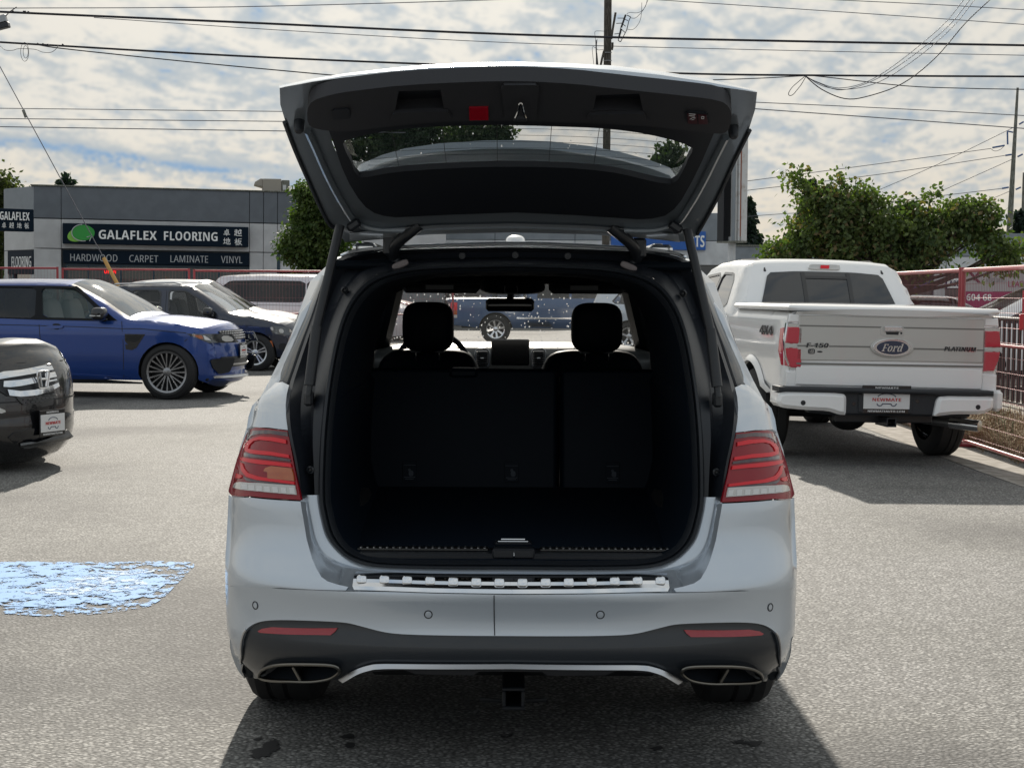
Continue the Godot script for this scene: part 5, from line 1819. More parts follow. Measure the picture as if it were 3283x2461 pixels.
func blue_suv() -> void:
	var root := thing("blue_suv", "metallic blue SUV with dark windows and split-spoke wheels in profile, front to the right", "car", Vector3(-8.682, 0, -23.205), Vector3(0.00000, -0.13963, 0.00000), "cars parked in the lot")
	var sh := Shell.new()
	sh.r = 0.07
	sh.crown = 0.06
	sh.bow_f = 0.16
	sh.hw = widths(PackedVector2Array([Vector2(.2, .93), Vector2(.35, .965), Vector2(.6, .985), Vector2(.95, .985), Vector2(1.1, .97), Vector2(1.2, .94), Vector2(1.75, .745)]), 4.62, .12, .26, .9, .8)
	sh.setup([[.10, .30, "tail"], [.02, .45, "tail"], [.0, .7, "tail"], [.03, 1.0, "tail"], [.16, 1.18, "backlight"], [.48, 1.56, "roof"], [.75, 1.635, "roof"], [1.4, 1.655, "roof"], [2.1, 1.65, "roof"], [2.45, 1.62, "windshield"], [2.95, 1.39, "windshield"], [3.36, 1.15, "hood"], [3.7, 1.12, "hood"], [4.1, 1.075, "hood"], [4.38, 1.02, "hood"], [4.47, .96, "front"], [4.54, .86, "front"], [4.58, .74, "front"], [4.60, .55, "front"], [4.57, .40, "front"], [4.58, .31, "front"], [4.45, .24, "front"]])
	var front_win := chaikin(p2([2.0393,1.5723,2.524,1.5702,2.6121,1.5197,2.8428,1.3328,2.9992,1.179,2.9569,1.1433,2.1205,1.1548]), 1, .1)
	var rear_win := chaikin(p2([1.2962,1.5867,1.9689,1.5764,2.0052,1.1451,1.3368,1.1535]), 1, .1)
	var surround := p2([.6534,1.5837,1.1542,1.6083,1.4386,1.6051,2.0281,1.6078,2.5431,1.6012,2.682,1.5178,2.9358,1.329,3.24,1.1189,2.9333,1.1121,2.0096,1.1228,1.4314,1.1408,.6457,1.144])
	car_shell(root, sh, .27, [3.97, 1.05], .425, .395, M.blue_paint, [[front_win, M.green_pane], [rear_win, M.privacy_pane]], .11)
	for s in [1.0, -1.0]:
		var mb := MB.new()
		patch(mb, surround, [front_win, rear_win], sh.side(s, .010), .11, s, .012)
		part("window_surround", mb, M.pillar_black, root)
	glaze(sh, root, M.glare_film_pane, M.privacy_pane, M.blue_paint, null, M.pillar_black)
	cabin(root, .5, 3.5, .55, .70, [2.3, 1.4], 1.72, M.pale_leather)
	underbody(root, .3, 4.5, .30, 1.5)
	for s in [1.0, -1.0]:
		for x in [3.97, 1.05]:
			wheel(root, Vector3(x, .395, s * .85), s, .395, .292, .275, 10 if s > 0 else 5, M.dark_alloy, true)
	# shut lines, shoulder crease with its shade drawn as a dark line, handles, vent, lamps
	var ln := MB.new()
	for q in [p2([2.0638,1.1384,2.0762,1.0188,2.0965,.7972,2.1029,.5753,2.1045,.353,2.1081,.2752]), p2([3.308,1.1081,3.316,1.007,3.332,.8091,3.335,.5889,3.325,.302]), p2([1.0118,1.0547,1.4846,1.0451,2.0717,1.0365,2.701,1.0239,3.307,1.0025,3.578,1.0048,4.241,.9492]), p2([4.217,.8286,4.355,.9502])]:
		var l := side_line(sh, q, .010, 1.0)
		ln.v.append_array(l.v)
		ln.n.append_array(l.n)
	part("panel_line", ln, M.dark_plastic, root)
	for q in [p2([2.1699,1.0306,2.3055,1.0428,2.4221,1.0393,2.4498,1.0219,2.4216,1.0039,2.3049,.9941,2.1883,1.0064]), p2([.8692,1.0424,1.0118,1.0547,1.1303,1.0511,1.1536,1.0335,1.1297,1.0155,1.011,1.0056,.8878,1.018])]:
		side_part("door_handle", sh, chaikin(q, 1), M.blue_paint, root, .025, [1.0, -1.0], .03)
	side_part("handle_cup", sh, chaikin(p2([2.2825,1.0692,2.3874,1.0656,2.4032,1.0259,2.37,.9814,2.3048,.9853,2.2726,1.0248]), 1), M.dark_plastic, root, .002, [1.0], .0)
	side_part("side_vent", sh, p2([3.359,.9282,3.66,.9265,3.609,.8513,3.53,.7319,3.465,.7004,3.373,.7127,3.364,.783,3.406,.7746,3.36,.8314]), M.gloss_black, root, .006)
	side_part("vent_mesh", sh, p2([3.384,.9086,3.612,.9063,3.565,.8378,3.503,.8108,3.383,.8316]), M.dark_plastic, root, .011)
	side_part("head_lamp", sh, p2([4.242,.9381,4.459,.9335,4.778,.9341,4.863,.8079,4.686,.8018,4.527,.8091,4.39,.8692]), M.lamp_dark, root, .008)
	side_part("lamp_lens", sh, chaikin(p2([4.657,.9062,4.771,.9028,4.816,.8244,4.679,.8187]), 1), M.clear_lens, root, .012)
	side_part("indicator", sh, p2([4.329,.9219,4.443,.9141,4.466,.8661,4.42,.8657]), M.amber_lens, root, .012)
	side_part("lamp_lens", sh, p2([4.459,.9137,4.539,.9057,4.561,.8357,4.481,.8525]), M.white_trim, root, .012)
	side_part("bumper_vent", sh, chaikin(p2([4.541,.5713,4.814,.5919,4.802,.5128,4.749,.3804,4.631,.3525,4.572,.4221]), 1, .12), M.dark_plastic, root, .006)
	side_part("sill_strip", sh, p2([2.1752,.3801,3.314,.3146,3.406,.2981,3.314,.2793,2.1748,.349]), M.blue_paint, root, .012)
	side_part("sill_cover", sh, p2([.7503,.2902,2.1693,.2861,2.8693,.2729,3.563,.2334,3.563,.2157,2.1683,.2148,.7487,.1959]), M.satin_black, root, .004)
	# nose
	nose_part("grille", sh, chaikin(PackedVector2Array([Vector2(-.52, .98), Vector2(.52, .98), Vector2(.50, .84), Vector2(-.50, .84)]), 1, .1), M.satin_black, root, .006)
	var gm := MB.new()
	var nf := sh.nose(.012)
	for i in 4:
		for j in 15:
			var c: Vector3 = nf.call(Vector2(-.47 + j * .067 + (i % 2) * .03, .862 + i * .032))
			gm.box(c, Vector3(.012, .018, .045), .004)
	part("grille_mesh", gm, M.chrome, root).set_meta("kind", "stuff")
	nose_part("lower_grille", sh, PackedVector2Array([Vector2(-.6, .60), Vector2(.6, .60), Vector2(.55, .45), Vector2(-.55, .45)]), M.satin_black, root, .006)
	nose_part("splitter", sh, PackedVector2Array([Vector2(-.75, .335), Vector2(.75, .335), Vector2(.75, .300), Vector2(-.75, .300)]), M.brushed, root, .02)
	nose_part("bumper_bar", sh, PackedVector2Array([Vector2(-.6, .50), Vector2(.6, .50), Vector2(.6, .475), Vector2(-.6, .475)]), M.brushed, root, .02)
	licence_plate(root, nf.call(Vector2(0, .68)) + Vector3(.02, 0, 0), Basis(Vector3(0, 0, -1), Vector3.UP, Vector3(1, 0, 0)), .30, .15)
	# mirror
	for s in [1.0, -1.0]:
		var m := MB.new()
		m.pad(Vector3(3.02, 1.21, s * 1.07), Vector3(.20, .19, .24), .6, .6)
		m.box(Vector3(3.06, 1.13, s * .96), Vector3(.1, .05, .12), .02)
		var mn := part("door_mirror", m, M.gloss_black, root)
		var st := MB.new()
		st.box(Vector3(3.0, 1.185, s * 1.182), Vector3(.16, .018, .012), .004)
		part("mirror_strip", st, M.white_trim, mn)
	var wp := MB.new()
	wp.tube(PackedVector3Array([Vector3(3.52, 1.185, .35), Vector3(3.42, 1.20, .05), Vector3(3.36, 1.22, -.2)]), .008, 6)
	part("wiper", wp, M.dark_plastic, root)
	var hv := MB.new()
	hv.box(Vector3(3.82, 1.135, .45), Vector3(.36, .012, .20), .004, Basis(Vector3(0, 0, 1), -.08))
	part("bonnet_vent", hv, M.satin_black, root)

func navy_suv() -> void:
	var root := thing("navy_suv", "dark navy compact SUV parked behind the blue SUV, front to the right", "car", Vector3(-8.427, 0, -31.019), Vector3(0.00000, -0.13963, 0.00000), "cars parked in the lot")
	var sh := Shell.new()
	sh.r = 0.09
	sh.bow_f = 0.14
	sh.hw = widths(PackedVector2Array([Vector2(.2, .84), Vector2(.4, .885), Vector2(.65, .905), Vector2(.9, .90), Vector2(1.05, .875), Vector2(1.65, .66)]), 4.43, .12, .28)
	sh.setup([[.08, .32, "tail"], [.0, .5, "tail"], [.03, .95, "tail"], [.12, 1.1, "backlight"], [.45, 1.52, "roof"], [.7, 1.62, "roof"], [1.3, 1.67, "roof"], [1.9, 1.67, "roof"], [2.25, 1.62, "windshield"], [2.7, 1.37, "windshield"], [3.1, 1.12, "hood"], [3.5, 1.06, "hood"], [3.95, .97, "hood"], [4.15, .88, "front"], [4.26, .72, "front"], [4.30, .5, "front"], [4.26, .35, "front"], [4.15, .26, "front"]])
	var w1 := chaikin(p2([1.8397,1.5365,2.1705,1.5261,2.4834,1.3529,2.8106,1.0899,2.7947,1.0415,1.8835,1.1075]), 1, .1)
	var w2 := chaikin(p2([1.0829,1.5388,1.6471,1.5416,1.6751,1.1242,1.346,1.1644,1.1888,1.3211]), 1, .1)
	var w3 := chaikin(p2([.4903,1.542,1.0321,1.5446,1.1408,1.2905,.6159,1.3481]), 1, .1)
	car_shell(root, sh, .27, [3.62, 1.02], .40, .36, M.navy_paint, [[w1, M.pane, .03], [w2, M.pane, .03], [w3, M.privacy_pane, .03]], .12)
	glaze(sh, root, M.glare_film_pane, M.pane, M.navy_paint)
	cabin(root, .5, 3.2, .5, .62, [2.0, 1.2], 1.6, M.cabin)
	underbody(root, .3, 4.1, .30, 1.4)
	for s in [1.0, -1.0]:
		for x in [3.62, 1.02]:
			wheel(root, Vector3(x, .36, s * .79), s, .36, .235, .235, 5, M.brushed, true)
	side_part("head_lamp", sh, chaikin(p2([3.887,.8688,4.058,.8762,4.213,.8474,4.33,.7224,4.212,.6974,4.057,.714,3.927,.7729]), 1, .12), M.lamp_dark, root, .008)
	side_part("lamp_lens", sh, chaikin(p2([4.073,.8222,4.151,.8169,4.166,.739,4.082,.7442]), 1), M.clear_lens, root, .013)
	side_part("lamp_lens", sh, chaikin(p2([3.915,.8574,3.971,.8518,3.977,.7859,3.934,.7975]), 1), M.clear_lens, root, .013)
	side_part("fog_lamp", sh, chaikin(p2([4.069,.5404,4.211,.5418,4.217,.4098,4.075,.4083]), 2), M.dark_plastic, root, .006)
	side_part("side_marker", sh, p2([3.907,.5966,3.95,.585,3.969,.4714,3.925,.471]), M.amber_lens, root, .008, [1.0])
	var ln := MB.new()
	for q in [p2([1.7811,1.536,1.7966,1.1445,1.8076,.9637,1.846,.6622,1.8529,.3602]), p2([2.9665,1.0146,3.021,.823,2.9885,.5524])]:
		var l := side_line(sh, q, .010, 1.0)
		ln.v.append_array(l.v)
		ln.n.append_array(l.n)
	part("panel_line", ln, M.dark_plastic, root)
	side_part("door_handle", sh, chaikin(p2([1.9469,.989,2.1509,.9846,2.1569,.9485,1.9466,.9529]), 1), M.navy_paint, root, .02)
	for s in [1.0, -1.0]:
		var m := MB.new()
		m.pad(Vector3(2.72, 1.14, s * 1.0), Vector3(.18, .17, .22), .6, .6)
		m.box(Vector3(2.75, 1.06, s * .9), Vector3(.08, .05, .12), .02)
		part("door_mirror", m, M.gloss_black, root)
		var r := MB.new()
		r.tube(PackedVector3Array([Vector3(.6, 1.62, s * .60), Vector3(.7, 1.67, s * .61), Vector3(1.9, 1.705, s * .61), Vector3(2.05, 1.67, s * .60)]), .016, 8)
		part("roof_rail", r, M.brushed, root)
	nose_part("grille", sh, PackedVector2Array([Vector2(-.4, .86), Vector2(.4, .86), Vector2(.36, .74), Vector2(-.36, .74)]), M.satin_black, root, .006)

func black_suv() -> void:
	var root := thing("black_suv", "black SUV with a broad chrome grille, its nose coming in at the left", "car", Vector3(-8.539, 0, -15.126), Vector3(0.00000, -0.41888, 0.00000), "cars parked in the lot")
	var sh := Shell.new()
	sh.r = 0.07
	sh.bow_f = 0.42
	sh.hw = widths(PackedVector2Array([Vector2(.2, .92), Vector2(.4, .98), Vector2(.8, 1.0), Vector2(1.05, .97), Vector2(1.75, .72)]), 4.6, .1, .10, .9, .8)
	sh.setup([[.10, .32, "tail"], [.0, .6, "tail"], [.05, 1.05, "backlight"], [.5, 1.66, "roof"], [1.2, 1.72, "roof"], [2.2, 1.75, "roof"], [2.6, 1.68, "windshield"], [3.45, 1.12, "hood"], [3.9, 1.05, "hood"], [4.25, .995, "hood"], [4.42, .93, "front"], [4.47, .87, "front"], [4.52, .78, "front"], [4.55, .6, "front"], [4.56, .45, "front"], [4.57, .36, "front"], [4.54, .27, "front"], [4.4, .20, "front"]])
	var w1 := chaikin(PackedVector2Array([Vector2(2.4, 1.15), Vector2(3.3, 1.15), Vector2(2.6, 1.6), Vector2(2.4, 1.62)]), 1, .1)
	var w2 := chaikin(PackedVector2Array([Vector2(.5, 1.15), Vector2(2.3, 1.15), Vector2(2.3, 1.62), Vector2(.8, 1.6)]), 1, .1)
	car_shell(root, sh, .27, [3.92, 1.1], .42, .38, M.black_paint, [[w1, M.privacy_pane, .03], [w2, M.privacy_pane, .03]], .13)
	glaze(sh, root, M.tinted_pane, M.privacy_pane, M.black_paint)
	cabin(root, .5, 3.4, .55, .7, [2.3], 1.7, M.cabin)
	underbody(root, .3, 4.5, .30, 1.5)
	for s in [1.0, -1.0]:
		for x in [3.92, 1.1]:
			wheel(root, Vector3(x, .38, s * .86), s, .38, .25, .25, 5, M.brushed, true)
	nose_part("grille", sh, p2([.466,.8022,.4008,.8214,.1876,.8479,-.1298,.8918,-.1654,.8468,-.1624,.7597,-.1653,.7012,.1157,.664,.3763,.6583,.4419,.7034]), M.satin_black, root, .006)
	nose_part("chrome_bar", sh, p2([.463,.844,.387,.8638,.2339,.8714,.0388,.8902,-.146,.9075,-.1566,.8569,-.0498,.8482,.1955,.8284,.3475,.8138,.4049,.8066,.4666,.7995]), M.chrome, root, .035, false, .04)
	nose_part("chrome_bar", sh, p2([.4104,.7844,.2638,.7898,.0862,.8046,.0966,.7575,.2764,.7376,.3664,.7321,.4196,.738]), M.chrome, root, .03, false, .04)
	nose_part("chrome_bar", sh, p2([-.0244,.8321,-.1648,.8371,-.1707,.7961,-.0124,.7827]), M.chrome, root, .03, false, .04)
	nose_part("chrome_bar", sh, p2([.393,.7145,.2834,.6964,.1349,.7003,-.0612,.7244,-.1705,.7437,-.1823,.7138,-.0663,.6797,.13,.6523,.2895,.6494,.3831,.6633]), M.chrome, root, .035, false, .04)
	nose_part("chrome_bar", sh, p2([-.01,.7675,-.1624,.7771,-.1645,.7654,-.0082,.7522]), M.chrome, root, .03, false, .03)
	var nf := sh.nose(.05)
	var bc: Vector2 = p2([.041,.7815])[0]
	# badge: a ringed H
	var bd := Node3D.new()
	bd.name = "badge"
	root.add_child(bd, true)
	bd.transform = Transform3D(Basis(Vector3(0, 0, -1), Vector3.UP, Vector3(1, 0, 0)), nf.call(bc))
	var rg := MB.new()
	var rp := PackedVector3Array()
	for p in [[-.045, .055], [-.05, .03], [-.035, -.05], [-.028, -.058], [.028, -.058], [.035, -.05], [.05, .03], [.045, .055], [.0, .06], [-.045, .055], [-.05, .03]]:
		rp.append(Vector3(p[0] * 1.5, p[1] * 1.25, 0))
	rg.tube(rp, .008, 8, false)
	part("badge_ring", rg, M.chrome, bd)
	var hh := MB.new()
	hh.tube(PackedVector3Array([Vector3(-.05, .062, .004), Vector3(-.028, -.06, .004)]), .010, 8)
	hh.tube(PackedVector3Array([Vector3(.05, .062, .004), Vector3(.028, -.06, .004)]), .010, 8)
	hh.tube(PackedVector3Array([Vector3(-.034, .004, .004), Vector3(.034, .004, .004)]), .010, 8)
	part("badge_letter", hh, M.chrome, bd)
	nose_part("lower_grille", sh, p2([.31,.6486,.1175,.6516,-.0634,.6634,-.1567,.6773,-.115,.6069,-.0086,.5894,.2447,.576,.2835,.6113]), M.gloss_black, root, .008)
	var gm := MB.new()
	var gp := p2([.3006,.6424,.1183,.6459,-.0626,.6586,-.1423,.6714,-.1063,.6114,-.0096,.5961,.2441,.5826,.275,.6127])
	var gf := sh.nose(.014)
	for i in 9:
		for j in 26:
			var c := Vector2(-.62 + j * .05 + (i % 2) * .025, .52 + i * .025)
			if Geometry2D.is_point_in_polygon(c, gp):
				gm.box(gf.call(c), Vector3(.008, .006, .04), .002)
	part("grille_mesh", gm, M.trim_grey, root).set_meta("kind", "stuff")
	nose_part("lower_intake", sh, p2([.3846,.3101,.3444,.3502,.2089,.3741,.0179,.3742,-.1838,.3972,-.2405,.4024,-.2087,.3461,-.1344,.3131,.0602,.275,.2334,.2331,.3174,.2507]), M.gloss_black, root, .006)
	nose_part("bumper_lip", sh, p2([.2801,.235,.0534,.2693,-.1703,.305,-.2675,.331,-.4236,.2518,-.3085,.223,-.1078,.1954,.2006,.1838]), M.trim_grey, root, .03)  # black lip coloured grey for the light it catches
	licence_plate(root, nf.call(p2([-.0301,.4091])[0]) + Vector3(-.01, 0, 0), Basis(Vector3(0, 0, -1), Vector3.UP, Vector3(1, 0, 0)), .30, .15)
	for s in [1.0, -1.0]:
		side_part("head_lamp", sh, PackedVector2Array([Vector2(4.1, .92), Vector2(4.62, .90), Vector2(4.64, .76), Vector2(4.3, .78)]), M.lamp_dark, root, .008, [s] if s > 0 else [])
		var m := MB.new()
		m.pad(Vector3(3.0, 1.2, s * 1.1), Vector3(.2, .18, .24), .6, .6)
		part("door_mirror", m, M.gloss_black, root)
	nose_part("bonnet_gap", sh, PackedVector2Array([Vector2(-.80, .915), Vector2(.80, .915), Vector2(.80, .926), Vector2(-.80, .926)]), M.dark_plastic, root, .004, false, .0)
	nose_part("bumper_crease", sh, PackedVector2Array([Vector2(-.82, .60), Vector2(.82, .60), Vector2(.82, .61), Vector2(-.82, .61)]), M.dark_plastic, root, .004, false, .0)
	nose_part("fog_lamp", sh, p2([.4712,.5736,.4135,.5426,.4054,.5281,.4408,.5158,.4737,.5269]), M.clear_lens, root, .012)

func plain_car(called: String, label: String, cat: String, o: Vector3, yaw: float, group: String, paint: Material, keys: Array, ws: PackedVector2Array, wheels: Array, R: float, wins: Array, glass_: Material, rim := 0.62, floor_y := 0.5) -> Array:
	var root := thing(called, label, cat, o, Vector3(0, yaw, 0), group)
	var sh := Shell.new()
	sh.r = 0.08
	var L := 0.0
	for k in keys:
		L = maxf(L, k[0])
	sh.hw = widths(ws, L, .10, .22)
	sh.setup(keys, 3)
	var wl := []
	for w in wins:
		wl.append([chaikin(w, 1, .1), glass_, .025])
	car_shell(root, sh, .27, wheels, R + .04, R, paint, wl, .16)
	glaze(sh, root, M.pane, glass_, paint)
	cabin(root, .5, L * .72, floor_y, .6, [L * .45], sh.top - .08, M.cabin)
	underbody(root, .3, L - .3, .30, 1.4)
	for s in [1.0, -1.0]:
		for x in wheels:
			wheel(root, Vector3(x, R, s * (tab(ws, .5) - .12)), s, R, R * rim, .22, 5, M.brushed)
		var m := MB.new()
		m.pad(Vector3(L * .66, 1.05, s * (tab(ws, .9) + .1)), Vector3(.16, .15, .2), .6, .6)
		part("door_mirror", m, paint, root)
	return [root, sh]

func far_cars() -> void:
	var van_keys := [[.10, .32, "tail"], [.0, .6, "tail"], [.03, 1.05, "backlight"], [.26, 1.60, "roof"], [.5, 1.70, "roof"], [1.5, 1.74, "roof"], [2.9, 1.73, "roof"], [3.3, 1.68, "windshield"], [4.2, 1.14, "hood"], [4.7, 1.0, "hood"], [4.95, .85, "front"], [5.05, .6, "front"], [5.0, .3, "front"]]
	var van_w := PackedVector2Array([Vector2(.2, .92), Vector2(.5, .98), Vector2(.9, .98), Vector2(1.1, .95), Vector2(1.8, .76)])
	var v := plain_car("white_minivan", "white minivan with dark tinted windows on the street behind the red mesh fence", "van", Vector3(-7.341, .2, -38) + Vector3(-.1, 0, 0), 0.0, "cars on the street", M.mauve_paint, van_keys, van_w, [4.1, 1.05], .34, [PackedVector2Array([Vector2(.30, 1.15), Vector2(1.3, 1.11), Vector2(2.42, 1.1), Vector2(2.42, 1.57), Vector2(1.3, 1.585), Vector2(.62, 1.57), Vector2(.45, 1.45)]), PackedVector2Array([Vector2(2.50, 1.1), Vector2(3.75, 1.1), Vector2(3.15, 1.54), Vector2(2.5, 1.57)])], M.privacy_pane)
	for s in [1.0, -1.0]:
		var r := MB.new()
		r.tube(PackedVector3Array([Vector3(.5, 1.77, s * .66), Vector3(.65, 1.83, s * .66), Vector3(2.3, 1.84, s * .66), Vector3(2.5, 1.79, s * .66)]), .02, 8)
		part("roof_rail", r, M.satin_black, v[0])
	var ln := MB.new()
	for q in [PackedVector2Array([Vector2(.9, 1.02), Vector2(2.6, 1.0)]), PackedVector2Array([Vector2(1.3, 1.1), Vector2(1.3, .5)]), PackedVector2Array([Vector2(2.44, 1.1), Vector2(2.46, .4)])]:
		var l := side_line(v[1], q, .012, 1.0)
		ln.v.append_array(l.v)
		ln.n.append_array(l.n)
	part("panel_line", ln, M.trim_grey, v[0])
	var cross_keys := [[.08, .32, "tail"], [.0, .5, "tail"], [.03, .95, "tail"], [.12, 1.1, "backlight"], [.5, 1.55, "roof"], [.8, 1.71, "roof"], [1.4, 1.77, "roof"], [2.1, 1.76, "roof"], [2.4, 1.69, "windshield"], [3.3, 1.15, "hood"], [3.8, 1.08, "hood"], [4.2, .98, "hood"], [4.4, .84, "front"], [4.48, .5, "front"], [4.4, .28, "front"]]
	var cross_w := PackedVector2Array([Vector2(.2, .84), Vector2(.5, .90), Vector2(.95, .89), Vector2(1.1, .86), Vector2(1.7, .66)])
	var cross_win := [PackedVector2Array([Vector2(.6, 1.12), Vector2(1.6, 1.1), Vector2(1.6, 1.52), Vector2(.95, 1.52)]), PackedVector2Array([Vector2(1.68, 1.1), Vector2(2.85, 1.1), Vector2(2.35, 1.5), Vector2(1.7, 1.53)])]
	plain_car("white_crossover", "white crossover mostly hidden behind the navy SUV, in front of the red fence", "car", p3([-8.944,1.4936,-33.6])[0] * Vector3(1, 0, 1), 0.0, "cars parked in the lot", M.white_paint, cross_keys, cross_w, [3.65, 1.0], .36, cross_win, M.privacy_pane)
	var h := plain_car("white_hatchback", "white hatchback behind the black railings at the right edge, front to the left", "car", Vector3(7.01943 + 4.35, 0, -26.4), PI, "cars on the street", M.white_paint, [[.08, .32, "tail"], [.0, .5, "tail"], [.03, .95, "backlight"], [.4, 1.48, "roof"], [1.2, 1.62, "roof"], [2.0, 1.64, "roof"], [2.5, 1.60, "windshield"], [3.45, 1.14, "hood"], [3.9, 1.04, "hood"], [4.2, .9, "front"], [4.32, .55, "front"], [4.25, .28, "front"]], cross_w, [3.5, .8], .32, [PackedVector2Array([Vector2(.7, 1.08), Vector2(1.55, 1.06), Vector2(1.6, 1.48), Vector2(1.0, 1.46)]), PackedVector2Array([Vector2(1.66, 1.06), Vector2(2.7, 1.06), Vector2(2.6, 1.3), Vector2(2.3, 1.48), Vector2(1.7, 1.49)]), PackedVector2Array([Vector2(2.78, 1.08), Vector2(3.2, 1.08), Vector2(2.7, 1.32)])], M.pane)
	h[0].position.y = 0.02
	# seen low through the windscreen: a blue pickup across the street, a red car and a pale car beside it
	var pk := thing("blue_pickup", "blue pickup across the street seen through the silver SUV's windscreen", "pickup truck", Vector3(-1.53772 - .1, .2, -41.0), Vector3(0, 0, 0), "cars on the street")
	var sh := Shell.new()
	sh.r = 0.07
	sh.hw = widths(PackedVector2Array([Vector2(.2, .9), Vector2(.5, .98), Vector2(1.0, .98), Vector2(1.2, .94), Vector2(1.8, .74)]), 5.6, .04, .2)
	sh.setup([[.05, .5, "tail"], [.0, .7, "tail"], [.0, 1.05, "tail"], [.03, 1.17, "bed"], [1.9, 1.18, "bed"], [2.0, 1.25, "backlight"], [2.15, 1.72, "roof"], [2.5, 1.80, "roof"], [3.5, 1.79, "roof"], [3.8, 1.72, "windshield"], [4.5, 1.22, "hood"], [5.2, 1.10, "hood"], [5.5, 1.0, "front"], [5.58, .6, "front"], [5.5, .35, "front"]], 3)
	car_shell(pk, sh, .42, [4.65, 1.2], .44, .39, M.street_blue, [[PackedVector2Array([Vector2(2.3, 1.22), Vector2(3.1, 1.22), Vector2(3.1, 1.64), Vector2(2.35, 1.64)]), M.privacy_pane, .02], [PackedVector2Array([Vector2(3.2, 1.22), Vector2(4.2, 1.22), Vector2(3.7, 1.6), Vector2(3.2, 1.64)]), M.privacy_pane, .02]], .16)
	part("load_bed", sh.strips(["bed"], ACROSS), M.satin_black, pk)
	glaze(sh, pk, M.privacy_pane, M.privacy_pane, M.street_blue)
	underbody(pk, .3, 5.3, .45, 1.4)
	for s in [1.0, -1.0]:
		for x in [4.65, 1.2]:
			wheel(pk, Vector3(x, .39, s * .85), s, .39, .24, .25, 8, M.chrome)
		side_part("tail_lamp", sh, PackedVector2Array([Vector2(.03, 1.08), Vector2(.20, 1.08), Vector2(.20, .88), Vector2(.02, .88)]), M.red_bright, pk, .008, [s])
		side_part("indicator", sh, PackedVector2Array([Vector2(.03, .875), Vector2(.20, .875), Vector2(.20, .76), Vector2(.02, .76)]), M.amber_lens, pk, .008, [s])
		side_part("reversing_lamp", sh, PackedVector2Array([Vector2(.03, .755), Vector2(.20, .755), Vector2(.20, .68), Vector2(.02, .68)]), M.clear_lens, pk, .008, [s])
		side_part("side_moulding", sh, PackedVector2Array([Vector2(1.75, .70), Vector2(4.1, .70), Vector2(4.1, .66), Vector2(1.75, .66)]), M.chrome, pk, .012, [s])
	plain_car("red_car", "red car left of the blue pickup, seen through the silver SUV's windscreen", "car", Vector3(-1.61273 - 5.3, .2, -43.0), 0.0, "cars on the street", M.red_paint, cross_keys, cross_w, [3.65, 1.0], .34, cross_win, M.privacy_pane)
	plain_car("silver_car", "pale silver car right of the blue pickup, seen through the silver SUV's windscreen", "car", Vector3(2.44159 - .2, .2, -37.0), -0.5, "cars on the street", M.silver_paint, van_keys, van_w, [4.1, 1.05], .34, cross_win, M.pane)
	# roofs that show over the pickup beyond the right-hand fence
	plain_car("dark_sedan", "dark car roof beyond the red fence, just right of the white pickup's cab", "car", Vector3(7.52172 - 1.6, 0.0, -30.0), 0.0, "cars on the street", M.black_paint, [[.08, .32, "tail"], [.0, .5, "tail"], [.05, .95, "backlight"], [.9, 1.40, "roof"], [1.5, 1.50, "roof"], [2.2, 1.50, "roof"], [2.6, 1.44, "windshield"], [3.4, 1.02, "hood"], [4.2, .86, "front"], [4.5, .5, "front"], [4.4, .28, "front"]], cross_w, [3.65, .95], .33, [PackedVector2Array([Vector2(.9, 1.0), Vector2(1.7, 1.0), Vector2(1.7, 1.36), Vector2(1.3, 1.36)]), PackedVector2Array([Vector2(1.78, 1.0), Vector2(2.9, 1.0), Vector2(2.4, 1.36), Vector2(1.8, 1.37)])], M.privacy_pane)

# ---------------------------------------------------------------- the white pickup, seen from its tail
func tail_prism(called: String, poly: PackedVector2Array, x0: float, depth: float, m: Material, root: Node, bev := 0.004) -> MeshInstance3D:
	# poly over (z, y), raised towards the rear
	var mb := MB.new()
	mb.prism(poly, depth, Vector3(x0, 0, 0), Basis(Vector3(0, 0, 1), Vector3(0, 1, 0), Vector3(-1, 0, 0)), bev)
	return part(called, mb, m, root, 30.0)

const REAR := Basis(Vector3(0, 0, 1), Vector3(0, 1, 0), Vector3(-1, 0, 0))

